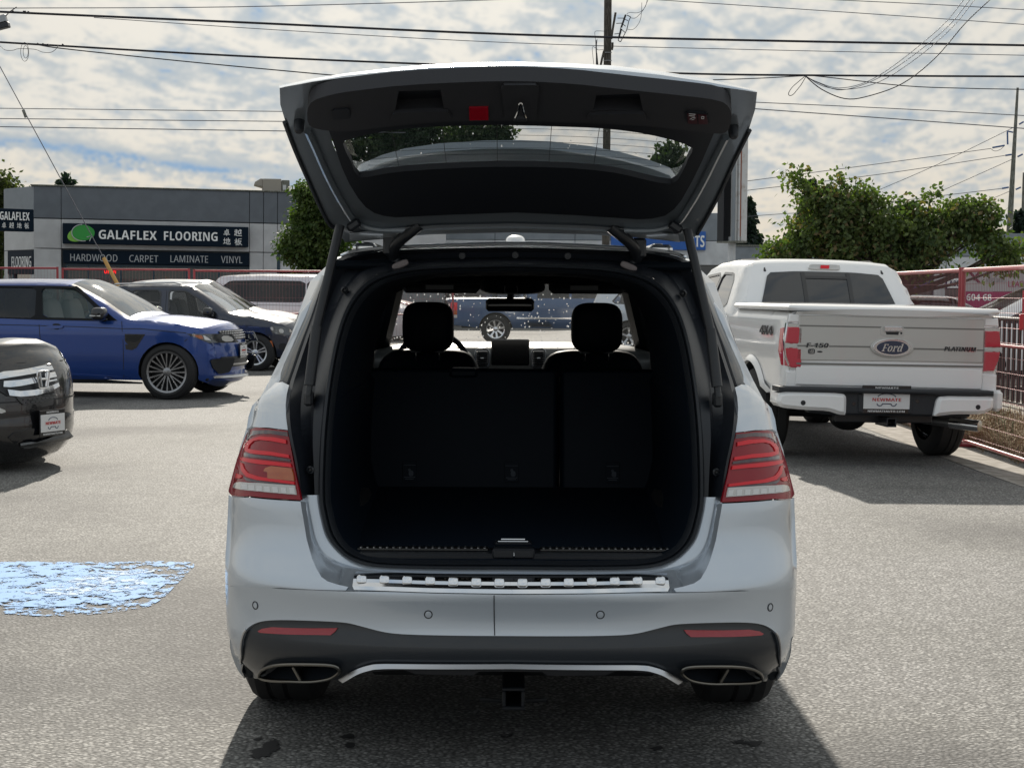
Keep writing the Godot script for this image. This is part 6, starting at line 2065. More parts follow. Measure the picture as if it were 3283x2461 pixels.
func pickup() -> void:
	var root := thing("white_pickup", "white pickup truck with a silver-banded tailgate parked beside the red mesh fence", "pickup truck", Vector3(3.352, .022, -13.55), Vector3(0.01745, 1.68424, 0.00000))
	var white: Material = M.white_paint
	# load bed and nose
	var sh := Shell.new()
	sh.r = 0.05
	sh.bow_r = 0.015
	sh.hw = widths(PackedVector2Array([Vector2(.4, .96), Vector2(.7, .985), Vector2(1.0, 1.0), Vector2(1.2, .985), Vector2(1.4, .96)]), 5.7, .02, .2, .3, .9)
	sh.setup([[.05, .62, "tail"], [.02, .66, "tail"], [.015, 1.0, "tail"], [.02, 1.33, "bed"], [.06, 1.345, "bed"], [1.78, 1.36, "bed"], [1.85, 1.36, "bed"], [3.9, 1.33, "bed"], [4.1, 1.30, "hood"], [5.2, 1.20, "hood"], [5.55, 1.08, "front"], [5.68, .7, "front"], [5.6, .45, "front"]], 3)
	car_shell(root, sh, .56, [4.75, 1.05], .475, .40, white, [], .10)
	part("bed_end", sh.strips(["tail"], ACROSS), white, root)
	part("bed_top", sh.strips(["bed"], ACROSS), white, root)
	part("bonnet", sh.strips(["hood", "front"], ACROSS), white, root)
	underbody(root, .5, 5.3, .55, 1.2)
	# flared wheel arches
	for s in [1.0, -1.0]:
		for wx in [1.05, 4.75]:
			var a := arch(wx, .40, .475, .60)
			var b := arch(wx, .40, .535, .62)
			var A := PackedVector3Array()
			var B := PackedVector3Array()
			var C := PackedVector3Array()
			for i in a.size():
				A.append(Vector3(a[i].x, a[i].y, s * (sh.z(a[i].x, a[i].y) + .035)))
				B.append(Vector3(b[i].x, b[i].y, s * (sh.z(b[i].x, b[i].y) + .005)))
				C.append(Vector3(a[i].x, a[i].y, s * (sh.z(a[i].x, a[i].y) - .06)))
			var fl := MB.new()
			fl.loft([C, A, mixc(A, B, .5, Vector3(0, 0, s * .008)), B], false)
			part("wheel_flare", fl, white, root, 60.0)
			wheel(root, Vector3(wx, .405, s * .855), s, .405, .27, .28, 6, M.chrome)
	# cab
	var cab := Node3D.new()
	cab.name = "cab"
	root.add_child(cab, true)
	cab.position = Vector3(1.80, 0, 0)
	var cs := Shell.new()
	cs.r = 0.08
	cs.crown = 0.03
	cs.bow_r = 0.03
	cs.hw = widths(PackedVector2Array([Vector2(1.1, .99), Vector2(1.3, .98), Vector2(1.36, .965), Vector2(1.57, .89), Vector2(1.88, .76)]), 2.75, .03, .05, .3, .6)
	cs.setup([[.02, 1.15, "tail"], [.03, 1.36, "tail"], [.16, 1.59, "tail"], [.27, 1.755, "tail"], [.32, 1.81, "roof"], [.45, 1.845, "roof"], [1.0, 1.86, "roof"], [1.5, 1.84, "roof"], [1.75, 1.80, "windshield"], [2.75, 1.32, "windshield"], [2.74, 1.2, "front"], [2.73, 1.15, "front"]], 4)
	var wr := chaikin(PackedVector2Array([Vector2(.42, 1.39), Vector2(1.05, 1.38), Vector2(1.05, 1.71), Vector2(.62, 1.70), Vector2(.5, 1.62)]), 1, .12)
	var wf := chaikin(PackedVector2Array([Vector2(1.13, 1.38), Vector2(2.35, 1.36), Vector2(1.75, 1.68), Vector2(1.13, 1.71)]), 1, .12)
	for s in [1.0, -1.0]:
		var mb := MB.new()
		patch(mb, cs.prof.duplicate(), [wr, wf], cs.side(s), .1, s)
		part("cab_side", mb, white, cab)
		for w in [wr, wf]:
			var g := MB.new()
			patch(g, w, [], cs.side(s, -.01), .15, s)
			part("side_window", g, M.shop_glass, cab)
			var fr := MB.new()
			patch(fr, Geometry2D.offset_polygon(w, .025)[0], [w], cs.side(s, .003), .15, s, .015)
			part("window_surround", fr, M.gloss_black, cab)
	part("cab_back", cs.strips(["tail"], ACROSS), white, cab)
	part("roof", cs.strips(["roof"], ACROSS), white, cab)
	part("windscreen", cs.strips(["windshield"], ACROSS), M.privacy_pane, cab)
	var seams := MB.new()
	for z in [-.60, .60]:
		seams.tube(PackedVector3Array([cs.nose(.006, true).call(Vector2(z * 1.02, 1.74)), Vector3(.36, 1.825, z), Vector3(.6, 1.866, z * .99), Vector3(1.2, 1.872, z * .99)]), .012, 6)
	part("roof_seam", seams, M.satin_black, cab)
	var f0 := func(p: Vector2) -> Vector3: return cs.nose(.012, true).call(p)
	var win := chaikin(PackedVector2Array([Vector2(-.71, 1.37), Vector2(.71, 1.37), Vector2(.59, 1.725), Vector2(.3, 1.745), Vector2(-.3, 1.745), Vector2(-.59, 1.725)]), 1, .1)
	var wb := MB.new()
	patch(wb, win, [], f0, .08, 1.0, .01)
	part("rear_window", wb, M.shop_glass, cab)
	for z in [-.235, .235]:
		nose_part("window_bar", cs, PackedVector2Array([Vector2(z - .02, 1.38), Vector2(z + .02, 1.38), Vector2(z + .02, 1.735), Vector2(z - .02, 1.735)]), M.gloss_black, cab, .020, true, .008)
	nose_part("window_bar", cs, PackedVector2Array([Vector2(-.22, 1.675), Vector2(.22, 1.675), Vector2(.22, 1.70), Vector2(-.22, 1.70)]), M.gloss_black, cab, .019, true, .006)
	var bl := Node3D.new()
	bl.name = "high_brake_lamp"
	cab.add_child(bl, true)
	nose_part("lamp_housing", cs, chaikin(PackedVector2Array([Vector2(-.165, 1.772), Vector2(.165, 1.772), Vector2(.155, 1.818), Vector2(-.155, 1.818)]), 1, .1), M.clear_lens, bl, .022, true, .02)
	nose_part("red_lens", cs, PackedVector2Array([Vector2(-.045, 1.779), Vector2(.045, 1.779), Vector2(.045, 1.812), Vector2(-.045, 1.812)]), M.red_bright, bl, .028, true, .01)
	# white bed cover
	var lid := MB.new()
	lid.box(Vector3(.93, 1.385, 0), Vector3(1.86, .055, 1.95), .022)
	lid.pad(Vector3(.95, 1.405, 0), Vector3(1.75, .06, 1.85), .7, .25)
	part("bed_cover", lid, white, root, 50.0)
	# tailgate
	var gate := Node3D.new()
	gate.name = "tailgate"
	root.add_child(gate, true)
	tail_prism("upper_panel", p2([-.8686,1.3209,.825,1.3197,.824,.9298,-.8813,.9273]), .02, .030, M.tailgate_silver, gate, .008)
	tail_prism("lower_panel", p2([-.8816,.8819,.8225,.8745,.8166,.6936,-.8833,.711]), .02, .030, white, gate, .008)
	for q in [p2([-.8657,1.2359,.8266,1.2353,.8252,1.2224,-.8672,1.2232]), p2([-.8783,1.0598,-.1598,1.0624,-.1593,1.0478,-.8779,1.0471]), p2([.1206,1.053,.8266,1.0514,.8272,1.0367,.1212,1.0384]), p2([-.8824,.9055,.8231,.9058,.8238,.8893,-.8819,.8891])]:
		tail_prism("tailgate_groove", q, -.009, .003, M.groove_grey, gate, .001)
	tail_prism("handle_recess", chaikin(p2([-.1289,1.2454,.0753,1.2458,.0846,1.2004,.0791,1.1473,-.1254,1.1506,-.1346,1.196]), 2), -.010, .004, M.tailgate_silver, gate, .002)
	tail_prism("handle_cup", p2([-.0853,1.1915,.0357,1.1921,.0329,1.1646,-.0768,1.1662]), -.013, .003, M.satin_black, gate, .001)
	tail_prism("handle", p2([-.1041,1.2386,.0604,1.2382,.064,1.1945,-.1006,1.1949]), -.012, .022, M.chrome, gate, .006)
	tail_prism("lock", ellipse(.010, .010, p2([.0589,1.1798])[0], 12), -.012, .006, M.satin_black, gate)
	var oc: Vector2 = p2([-.0215,1.0522])[0]
	var ov := Node3D.new()
	ov.name = "badge"
	gate.add_child(ov, true)
	tail_prism("badge_rim", ellipse(.197, .088, oc, 36), -.009, .016, M.tailgate_silver, ov, .006)
	tail_prism("badge_ring", ellipse(.178, .077, oc, 36), -.024, .006, M.chrome, ov, .003)
	tail_prism("badge_field", ellipse(.145, .060, oc, 36), -.030, .004, M.badge_blue, ov, .002)
	var slant := Basis(REAR.x, (REAR.y + REAR.x * .35), REAR.z)
	letters("badge_word", "Ford", Vector3(-.036, oc.y, oc.x), slant, .185, .070, M.chrome, ov, true, "Droid Serif", .004)
	for q in [["F-150", p2([-.6972,1.0596])[0], .195, .042], ["PLATINUM", p2([.6063,1.051])[0], .285, .038]]:
		var bk := Basis(REAR.x, (REAR.y + REAR.x * .2), REAR.z)
		letters("model_word", q[0], Vector3(-.014, q[1].y, q[1].x), bk, q[2], q[3], M.satin_black, gate, true, "Droid Sans", .010)
		letters("model_word", q[0], Vector3(-.010, q[1].y - .004, q[1].x + .004), bk, q[2] * 1.02, q[3] * 1.08, M.chrome, gate, true, "Droid Sans", .006)
	tail_prism("dealer_badge", rounded(.062, .045, .014, p2([-.7495,1.0059])[0]), -.009, .003, M.satin_black, gate, .001)
	var lw: Vector2 = p2([-.7477,1.006])[0]
	letters("dealer_word", "LEE", Vector3(-.0135, lw.y + .006, lw.x), REAR, .04, .013, M.chrome, gate, true, "Droid Sans", .002)
	letters("dealer_word", "FORD", Vector3(-.0135, lw.y - .010, lw.x), REAR, .04, .013, M.chrome, gate, true, "Droid Sans", .002)
	tail_prism("dealer_swoosh", ellipse(.026, .008, p2([-.6746,1.0037])[0], 14), -.009, .002, M.satin_black, gate, .001)
	letters("side_word", "4X4", Vector3(p2([.5601,1.1741])[0].x, p2([.5601,1.1741])[0].y, -1.003), Basis(Vector3(-1, 0, 0), Vector3(-.2, 1, 0), Vector3(0, 0, -1)), .42, .085, M.satin_black, root, true, "Droid Sans", .006)
	# tail lamps that wrap the corners
	for s in [-1.0, 1.0]:
		var o := Node3D.new()
		o.name = "tail_lamp" if s < 0 else "tail_lamp_001"
		root.add_child(o, true)
		var P_ := func(a: Array) -> PackedVector2Array:
			var r := PackedVector2Array()
			for q in a:
				r.append(Vector2(s * q[0], q[1]))
			return r
		tail_prism("housing", P_.call([[.826, 1.250], [.975, 1.250], [.992, 1.1], [.978, .95], [.935, .835], [.824, .83]]), .06, .050, M.chrome, o, .008)
		tail_prism("lens", P_.call([[.838, 1.215], [.968, 1.215], [.985, 1.075], [.838, 1.07]]), .02, .030, M.truck_red, o, .008)
		tail_prism("lens", P_.call([[.838, 1.03], [.982, 1.03], [.968, .955], [.93, .862], [.836, .857]]), .02, .030, M.truck_red, o, .008)
		tail_prism("reversing_strip", P_.call([[.838, 1.066], [.984, 1.070], [.982, 1.034], [.838, 1.034]]), .02, .026, M.clear_lens, o, .004)
		side_part("side_lens", sh, PackedVector2Array([Vector2(.0, 1.215), Vector2(.15, 1.20), Vector2(.14, 1.0), Vector2(.08, .88), Vector2(.0, .87)]), M.truck_red, o, .012, [s])
		for b in 2:
			tail_prism("bed_corner", P_.call([[.828, .826], [.965, .826], [.965, .66], [.825, .66]]) if b == 0 else P_.call([[.83, 1.256], [.965, 1.256], [.955, 1.33], [.832, 1.33]]), .05, .045, white, root, .01)
	# bumper: black middle, white ends, step pad on top
	var bm := Node3D.new()
	bm.name = "rear_bumper"
	root.add_child(bm, true)
	tail_prism("bumper_middle", p2([-.8593,.6753,.7176,.6778,.6889,.4541,-.5916,.455,-.7782,.4741]), .02, .12, M.bumper_black, bm, .02)
	tail_prism("bumper_end", chaikin(p2([-1.0702,.6566,-.6119,.6564,-.4851,.6439,-.4618,.6172,-.4599,.46,-.5214,.4627,-.6247,.4938,-.8657,.5013,-1.0508,.5185,-1.0891,.5629]), 1, .15), .06, .22, white, bm, .03)
	tail_prism("bumper_end", chaikin(p2([.3898,.639,.854,.6404,.8815,.6189,.874,.5275,.7845,.4842,.5191,.4806,.3592,.4602,.3365,.4635,.3592,.6021]), 1, .15), .06, .22, white, bm, .03)
	tail_prism("step_pad", p2([-1.0686,.6991,.8753,.6894,.8772,.6456,-1.0672,.656]), .08, .235, M.bumper_black, bm, .015)
	for s in [-1.0, 1.0]:
		var wrap := MB.new()
		wrap.box(Vector3(.16, .60, s * .95), Vector3(.5, .19, .09), .03)
		part("bumper_wrap", wrap, white, bm)
	for q in p2([-.8564,.563,.7284,.5477]):
		tail_prism("bumper_sensor", ellipse(.022, .022, q, 14), -.158, .006, M.satin_black, bm, .002)
	for q in p2([-.3806,.5558,.1946,.5878]):
		tail_prism("bumper_hole", ellipse(.018, .018, q, 12), -.098, .004, M.gloss_black, bm, .001)
	for q in [p2([-.3465,.6433,-.2998,.644,-.2937,.4808,-.3406,.4838]), p2([.1035,.6502,.1506,.6509,.1479,.4778,.1101,.4809])]:
		tail_prism("plate_lamp_bracket", q, -.09, .02, M.bumper_black, bm, .004)
	var pc: Vector2 = p2([-.0882,.5982])[0]
	licence_plate(root, Vector3(-.108, pc.y, pc.x), REAR, .42, .165)
	# hitch, tail pipe, axle
	var hc: Vector2 = p2([-.0302,.3966])[0]
	var hi := MB.new()
	for q in [[0, .035, .09, .012], [0, -.035, .09, .012], [.039, 0, .012, .06], [-.039, 0, .012, .06]]:
		hi.box(Vector3(.05, hc.y + q[1], hc.x + q[0]), Vector3(.3, q[3], q[2]), .003)
	hi.box(Vector3(.15, hc.y + .02, hc.x), Vector3(.1, .08, .9), .01)
	part("tow_hitch", hi, M.satin_black, root)
	var tp := MB.new()
	var t0: Vector2 = p2([.825,.3709])[0]
	tp.tube(PackedVector3Array([Vector3(1.3, t0.y + .03, t0.x - .42), Vector3(.55, t0.y + .01, t0.x - .30), Vector3(.25, t0.y, t0.x - .12)]), .045, 14)
	part("tail_pipe", tp, M.steel, root)
	var tt := MB.new()
	tt.tube(PackedVector3Array([Vector3(.28, t0.y, t0.x - .16), Vector3(.08, t0.y - .01, t0.x + .03)]), .052, 16)
	part("pipe_tip", tt, M.chrome, root)
	var ax := MB.new()
	ax.tube(PackedVector3Array([Vector3(1.05, .40, -.75), Vector3(1.05, .40, .75)]), .05, 10)
	ax.pad(Vector3(1.02, .39, -.05), Vector3(.36, .32, .36), .9, .9)
	part("rear_axle", ax, M.dark_plastic, root)
	var sp := MB.new()
	sp.pad(Vector3(.75, .50, -.05), Vector3(.75, .22, .75), .4, .9)
	part("spare_wheel", sp, M.rubber, root)

# ---------------------------------------------------------------- fences, buildings, poles, wires, trees
func rod(a: Vector3, b: Vector3, r: float, sides := 6) -> MB:
	var mb := MB.new()
	mb.tube(PackedVector3Array([a, b]), r, sides)
	return mb

func mesh_panel(called: String, label: String, a: Vector3, b: Vector3, h: float, group: String, mid: float, vs: float, hs: float, wr: float, tr: float) -> void:
	# a framed wire-mesh panel from post a to post b
	var o := thing(called, label, "fence panel", a, Vector3.ZERO, group)
	var d := b - a
	var n := d.normalized()
	var U := Vector3(0, h, 0)
	part("post", rod(Vector3.ZERO, U + Vector3(0, .03, 0), tr * 1.15, 8), M.fence_red, o)
	part("post", rod(d, d + U + Vector3(0, .03, 0), tr * 1.15, 8), M.fence_red, o)
	part("top_rail", rod(U, d + U, tr, 8), M.fence_red, o)
	part("bottom_rail", rod(Vector3(0, .08, 0), d + Vector3(0, .08, 0), tr * .8, 8), M.fence_red, o)
	part("middle_rail", rod(U * mid, d + U * mid, tr * .7, 8), M.fence_red, o)
	var w := MB.new()
	var m := int(d.length() / vs)
	for i in range(1, m):
		var p := d * float(i) / m
		w.tube(PackedVector3Array([p + Vector3(0, .08, 0), p + U]), wr, 4, false)
	var k := int(h / hs)
	for i in range(1, k):
		w.tube(PackedVector3Array([U * float(i) / k, d + U * float(i) / k]), wr, 4, false)
	part("wire_mesh", w, M.fence_wire, o, 80.0).set_meta("kind", "stuff")
	for q in [Vector3.ZERO, d]:
		var ft := MB.new()
		ft.box(q + Vector3(0, .02, 0), Vector3(.5, .04, .12) if absf(n.z) > .7 else Vector3(.12, .04, .5), .01)
		part("foot", ft, M.fence_red, o)

func fences() -> void:
	M.fence_wire = mat("fence_wire", 0.26, 0.10, 0.11, 0.5, 0.3)
	# left: along the street
	var x: Array = [-13.50157, -10.4426, -7.40539, -4.33955, -1.31705]
	var where := ["leftmost panel, before the corner door", "panel under the word HARDWOOD", "panel in front of the white minivan", "panel behind the silver SUV's windscreen"]
	for i in 4:
		mesh_panel("mesh_fence_panel", "red framed wire mesh fence on the street, " + where[i], Vector3(x[i] + .06, .17, -35.5), Vector3(x[i + 1] - .06, .17 - .0, -35.5), 1.88 - i * .02, "red mesh fence on the street", .47, .075, .30, .0022, .024)
	# right: past the pickup
	var zs := [9.9, 12.75, 15.6, 18.5, 21.4, 24.3]
	var wr := ["nearest panel, at the right edge", "panel behind its tail pipe", "panel beside its bed", "panel beside its cab", "farthest panel, past its cab"]
	for i in 5:
		mesh_panel("mesh_fence_panel", "red framed wire mesh fence beside the pickup, " + wr[i], Vector3(4.56, ground_y(4.56, -zs[i]), -zs[i] - .04), Vector3(4.56, ground_y(4.56, -zs[i + 1]), -zs[i + 1] + .04), 1.79, "red mesh fence beside the pickup", .60, .05, .13, .0018, .022)
	var lk := thing("fence_bracket", "red bracket with a slot clamped to the mesh fence at the right edge", "bracket", Vector3(4.62, 0, -13.75))
	var lb := MB.new()
	for q in [[-.045, .0, .02, .2], [.045, .0, .02, .2], [0, .1, .11, .025], [0, -.1, .11, .025], [0, -.17, .16, .14]]:
		lb.box(Vector3(q[0], 1.47 + q[1], 0), Vector3(q[2], q[3], .03), .006)
	part("clamp", lb, M.bright_red, lk)
	# black railings behind it
	var rl := thing("railings", "black iron railings on a low kerb behind the red mesh fence", "railing", Vector3(6.28, 0.0, -16.0))
	part("top_rail", rod(Vector3(0, 1.24, 1.5), Vector3(0, 1.24, -10.0), .026, 8), M.iron_black, rl)
	part("bottom_rail", rod(Vector3(0, .20, 1.5), Vector3(0, .20, -10.0), .022, 8), M.iron_black, rl)
	var bar := MB.new()
	bar.box(Vector3(0, .70, 0), Vector3(.036, 1.06, .036), .004)
	var bm := bar.mesh()
	for i in 58:
		put("bar", bm, M.iron_black, rl, Vector3(0, 0, 1.4 - i * .2))
	for z in [-2.2, -5.4, -8.6]:
		var ps := MB.new()
		ps.box(Vector3(0, .66, z), Vector3(.10, 1.32, .10), .008)
		part("post", ps, M.iron_black, rl)
	var kb := MB.new()
	kb.box(Vector3(0, .06, -4.3), Vector3(.22, .12, 11.8), .02)
	part("kerb", kb, M.concrete, rl)

func wall_box(called: String, root: Node, lo: Vector3, hi: Vector3, m: Material, bev := 0.01) -> MeshInstance3D:
	var mb := MB.new()
	mb.box((lo + hi) / 2, hi - lo, bev)
	return part(called, mb, m, root)

func stroke_sign(called: String, strokes: Array, c: Vector3, w: float, h: float, bs: Basis, m: Material, root: Node) -> void:
	# one Chinese character from strokes in a unit square
	var mb := MB.new()
	for s in strokes:
		var a := Vector2(s[0] - .5, s[1] - .5) * Vector2(w, h)
		var b := Vector2(s[2] - .5, s[3] - .5) * Vector2(w, h)
		var d := (b - a).normalized()
		var n := Vector2(-d.y, d.x) * w * .045
		a -= d * w * .02
		b += d * w * .02
		mb.prism(PackedVector2Array([a + n, a - n, b - n, b + n]), .012, c, bs)
	part(called, mb, m, root)

const HAN := {
	"zhuo": [[.5, 1, .5, .72], [.5, .88, .78, .88], [.25, .72, .75, .72], [.25, .72, .25, .36], [.75, .72, .75, .36], [.25, .54, .75, .54], [.25, .36, .75, .36], [.05, .2, .95, .2], [.5, .36, .5, 0]],
	"yue": [[.08, .86, .48, .86], [.28, 1, .28, .66], [.04, .66, .52, .66], [.28, .66, .28, .2], [.28, .46, .48, .46], [.16, .5, .04, .1], [.08, .28, .3, .08], [.3, .08, 1, .04], [.54, .8, .98, .8], [.58, .8, .58, .3], [.58, .3, .72, .42], [.74, 1, .92, .26], [.96, .6, .66, .26], [.84, .98, .94, .9]],
	"di": [[.04, .66, .38, .66], [.21, .95, .21, .2], [.02, .16, .42, .26], [.42, .62, .94, .76], [.52, .88, .52, .14], [.52, .08, .98, .08], [.98, .08, .98, .24], [.72, 1, .72, .24], [.92, .76, .9, .38]],
	"ban": [[.02, .7, .42, .7], [.22, 1, .22, 0], [.22, .62, .04, .3], [.24, .6, .4, .42], [.5, .9, .96, .94], [.52, .9, .5, .4], [.5, .4, .4, .04], [.54, .62, .9, .62], [.9, .62, .56, .04], [.6, .5, .98, .04]],
}

func buildings() -> void:
	var FR_ := Basis()
	var root := thing("flooring_shop", "single-storey grey flooring shop with a dark upper band across the street", "building", Vector3(-16.514, 0, -53), Vector3(0.00000, 0.19199, -0.00900))
	var pale: Material = M.stucco_pale
	var dark: Material = M.stucco_dark
	var y0 := -.3
	var top: float = p2([3.056,5.116])[0].y
	var mid: float = p2([3.056,4.007])[0].y
	var low: float = p2([3.055,2.9809])[0].y
	var jx := p2([-.0035,4,.9156,4.022,7.317,4.171,7.806,4.182,8.296,4.193,9.348,4.218,10.341,4.241,11.341,4.264])
	var xr: float = jx[7].x + 3.0
	# the shell behind the panels
	wall_box("core", root, Vector3(.05, y0, -12), Vector3(xr, top - .06, -.26), M.stucco_dark, 0)
	wall_box("roof_edge", root, Vector3(-.1, top, -12), Vector3(xr, top + .05, .04), M.pole_grey, .01)
	var xs := [jx[0].x, jx[1].x, jx[2].x, jx[3].x, jx[4].x, jx[5].x, jx[6].x, jx[7].x, xr]
	for i in 8:
		var a: float = xs[i] + .008
		var b: float = xs[i + 1] - .008
		wall_box("upper_panel", root, Vector3(a, mid + .02, -.25), Vector3(b, top - .005, 0), dark, .012)
		wall_box("middle_panel", root, Vector3(a, low + .015, -.25), Vector3(b, mid - .01, -.01), pale, .012)
		if i in [0, 2, 3]:
			wall_box("lower_panel", root, Vector3(a, y0, -.25), Vector3(b, low - .01, -.01), pale, .012)
	# shop windows between the panels
	var wins := p2([1.077,2.3088,1.8168,2.3215,2.9075,2.3401,4.017,2.3591,5.147,2.3784,6.264,2.3975,7.303,2.4153])
	var wt: float = p2([4.113,2.4477])[0].y
	for i in 6:
		var a: float = wins[i].x
		var b: float = wins[i + 1].x
		var w := Node3D.new()
		w.name = "window" if i == 0 else "window_%03d" % i
		root.add_child(w, true)
		wall_box("frame", w, Vector3(a - .03, y0, -.16), Vector3(a + .03, wt, -.06), M.frame_teal)
		wall_box("frame", w, Vector3(a, wt - .05, -.15), Vector3(b, wt + .03, -.05), M.frame_teal)
		wall_box("pane", w, Vector3(a + .03, y0 + .4, -.13), Vector3(b - .03, wt - .05, -.115), M.tinted_pane, 0)
		wall_box("sill", w, Vector3(a, y0, -.15), Vector3(b, y0 + .4, -.05), M.frame_teal)
	wall_box("frame", root, Vector3(wins[6].x - .03, y0, -.16), Vector3(wins[6].x + .03, wt, -.06), M.frame_teal)
	# a dim interior with goods behind the glass
	wall_box("shop_back_wall", root, Vector3(xs[1], y0, -3.2), Vector3(xs[2], wt + .3, -3.0), M.shop_dim, 0)
	wall_box("display_stand", root, Vector3(wins[0].x + .1, y0, -1.5), Vector3(wins[1].x - .1, 1.35, -.9), M.red_paint)
	wall_box("display_boards", root, Vector3(wins[0].x + .05, 1.36, -1.4), Vector3(wins[1].x - .2, 1.62, -.9), M.wood_board)
	wall_box("display_boards", root, Vector3(wins[2].x + .3, 1.2, -1.6), Vector3(wins[3].x - .2, 1.35, -1.0), M.wood_board)
	# roller door at the right
	wall_box("door_panel", root, Vector3(xs[4] + .1, wt - .15, -.22), Vector3(xs[7], low - .02, -.08), M.stucco_white)
	wall_box("door_frame", root, Vector3(xs[4] + .0, y0, -.24), Vector3(xs[4] + .1, low - .015, -.02), M.frame_teal)
	wall_box("door_pane", root, Vector3(xs[4] + .1, y0, -.2), Vector3(xs[7], wt - .17, -.12), M.shop_glass, 0)
	# chamfered corner with its door
	var ch := Node3D.new()
	ch.name = "corner_bay"
	root.add_child(ch, true)
	var A := Vector3(0, 0, 0)
	var B := Vector3(-1.26, 0, -2.18)
	var L := (A - B).length()
	ch.position = B
	ch.rotation.y = atan2(-(A - B).z, (A - B).x)
	wall_box("upper_panel", ch, Vector3(0, mid + .02, -.25), Vector3(L, top - .005, 0), M.stucco_mid, .012)
	wall_box("middle_panel", ch, Vector3(0, low - .05, -.25), Vector3(L, mid - .01, -.01), pale, .012)
	wall_box("side_panel", ch, Vector3(0, y0, -.25), Vector3(.35, low - .07, -.01), pale, .012)
	wall_box("door_head", ch, Vector3(.36, wt - .35, -.2), Vector3(L - .02, low - .07, .02), M.sign_navy)
	letters("door_sign_word", "FLOORING", Vector3(.36 + (L - .38) * .56, (wt - .35 + low - .07) * .5 + .02, .03), FR_, (L - .38) * .76, .36, M.sign_white, ch, false)
	wall_box("door", ch, Vector3(.75, y0, -.18), Vector3(L - .3, wt - .36, -.1), M.shop_glass, 0)
	wall_box("door_frame", ch, Vector3(.62, y0, -.2), Vector3(.75, wt - .36, -.02), M.frame_teal)
	wall_box("side_panel", ch, Vector3(L - .3, y0, -.25), Vector3(L, wt - .36, -.01), pale, .012)
	# side wall running back
	wall_box("side_wall", root, Vector3(-1.26, y0, -12), Vector3(-1.06, top - .005, -2.25), dark, .01)
	wall_box("back_fill", root, Vector3(-.8, y0, -12), Vector3(.1, top - .06, -2.0), dark, 0)
	# signs fixed to it
	var T := root.transform
	var big := thing("shop_sign", "long navy sign reading GALAFLEX FLOORING with a green leaf emblem", "sign", T.origin, root.rotation, "flooring shop signs")
	var q := p2([.9639,3.849,7.279,3.862,7.271,3.142,.9826,3.157])
	var cx := (q[0].x + q[1].x) / 2
	wall_box("sign_box", big, Vector3(q[3].x, (q[3].y + q[2].y) / 2, .02), Vector3(q[1].x, (q[0].y + q[1].y) / 2, .30), M.sign_navy, .02)
	var tx := p2([3.209,3.492,5.246,3.448,5.245,3.751,2.1964,3.684])
	letters("sign_word", "GALAFLEX", Vector3(3.167, 3.491, .31), FR_, 1.95, .31, M.sign_white, big, true)
	letters("sign_word", "FLOORING", Vector3(5.299, 3.493, .31), FR_, 1.83, .31, M.sign_white, big, true)
	stroke_sign("sign_character", HAN.zhuo, Vector3(6.527, 3.649, .305), .24, .22, FR_, M.sign_white, big)
	stroke_sign("sign_character", HAN.yue, Vector3(6.914, 3.647, .305), .26, .23, FR_, M.sign_white, big)
	stroke_sign("sign_character", HAN.di, Vector3(6.528, 3.345, .305), .25, .24, FR_, M.sign_white, big)
	stroke_sign("sign_character", HAN.ban, Vector3(6.926, 3.331, .305), .25, .24, FR_, M.sign_white, big)
	var lf: Vector3 = Vector3(1.6348, 3.512, .3)
	var e1 := MB.new()
	e1.prism(ellipse(.40, .235, Vector2.ZERO, 32), .03, lf + Vector3(-.10, -.03, 0), Basis(Vector3(0, 0, 1), .35), .005)
	part("emblem_leaf", e1, M.leaf_lime, big)
	var e2 := MB.new()
	e2.prism(ellipse(.385, .265, Vector2.ZERO, 32), .045, lf + Vector3(.04, .03, 0), Basis(Vector3(0, 0, 1), -.05), .005)
	part("emblem_leaf", e2, M.leaf_green, big)
	var e3 := MB.new()
	var er := PackedVector3Array()
	for i in 15:
		var a := lerpf(1.6, 5.0, i / 14.0)
		er.append(lf + Vector3(cos(a) * .36 + .02, sin(a) * .285 + .02, .055))
	e3.tube(er, .016, 6)
	e3.tube(PackedVector3Array([lf + Vector3(.16, -.13, .055), lf + Vector3(.33, -.07, .055), lf + Vector3(.25, -.26, .055)]), .018, 6)
	part("emblem_stroke", e3, M.sign_grey, big)
	var band := thing("window_sign", "navy fascia above the shop windows reading HARDWOOD CARPET LAMINATE VINYL", "sign", T.origin, root.rotation, "flooring shop signs")
	var b4 := p2([.9794,2.9287,7.321,2.9416,7.323,2.4808,.9783,2.4996])
	wall_box("sign_board", band, Vector3(b4[0].x, (b4[3].y + b4[2].y) / 2, -.02), Vector3(b4[1].x, (b4[0].y + b4[1].y) / 2, .06), M.sign_navy, .01)
	letters("sign_word", "HARDWOOD", Vector3(2.0104, 2.69, .065), FR_, 1.58, .24, M.sign_grey, band)
	letters("sign_word", "CARPET", Vector3(3.692, 2.6884, .065), FR_, .98, .24, M.sign_grey, band)
	letters("sign_word", "LAMINATE", Vector3(5.244, 2.7059, .065), FR_, 1.29, .24, M.sign_grey, band)
	letters("sign_word", "VINYL", Vector3(6.705, 2.7107, .065), FR_, .74, .24, M.sign_grey, band)
	var cs := thing("corner_sign", "small navy box sign reading GALAFLEX hung on the shop corner", "sign", p3([-16.457,3.853,-51])[0], Vector3(0, .62, 0), "flooring shop signs")
	wall_box("sign_box", cs, Vector3(-.62, -.37, -.35), Vector3(.62, .37, 0), M.sign_navy, .02)
	letters("sign_word", "GALAFLEX", Vector3(-.02, .13, .01), FR_, .98, .27, M.sign_white, cs, true)
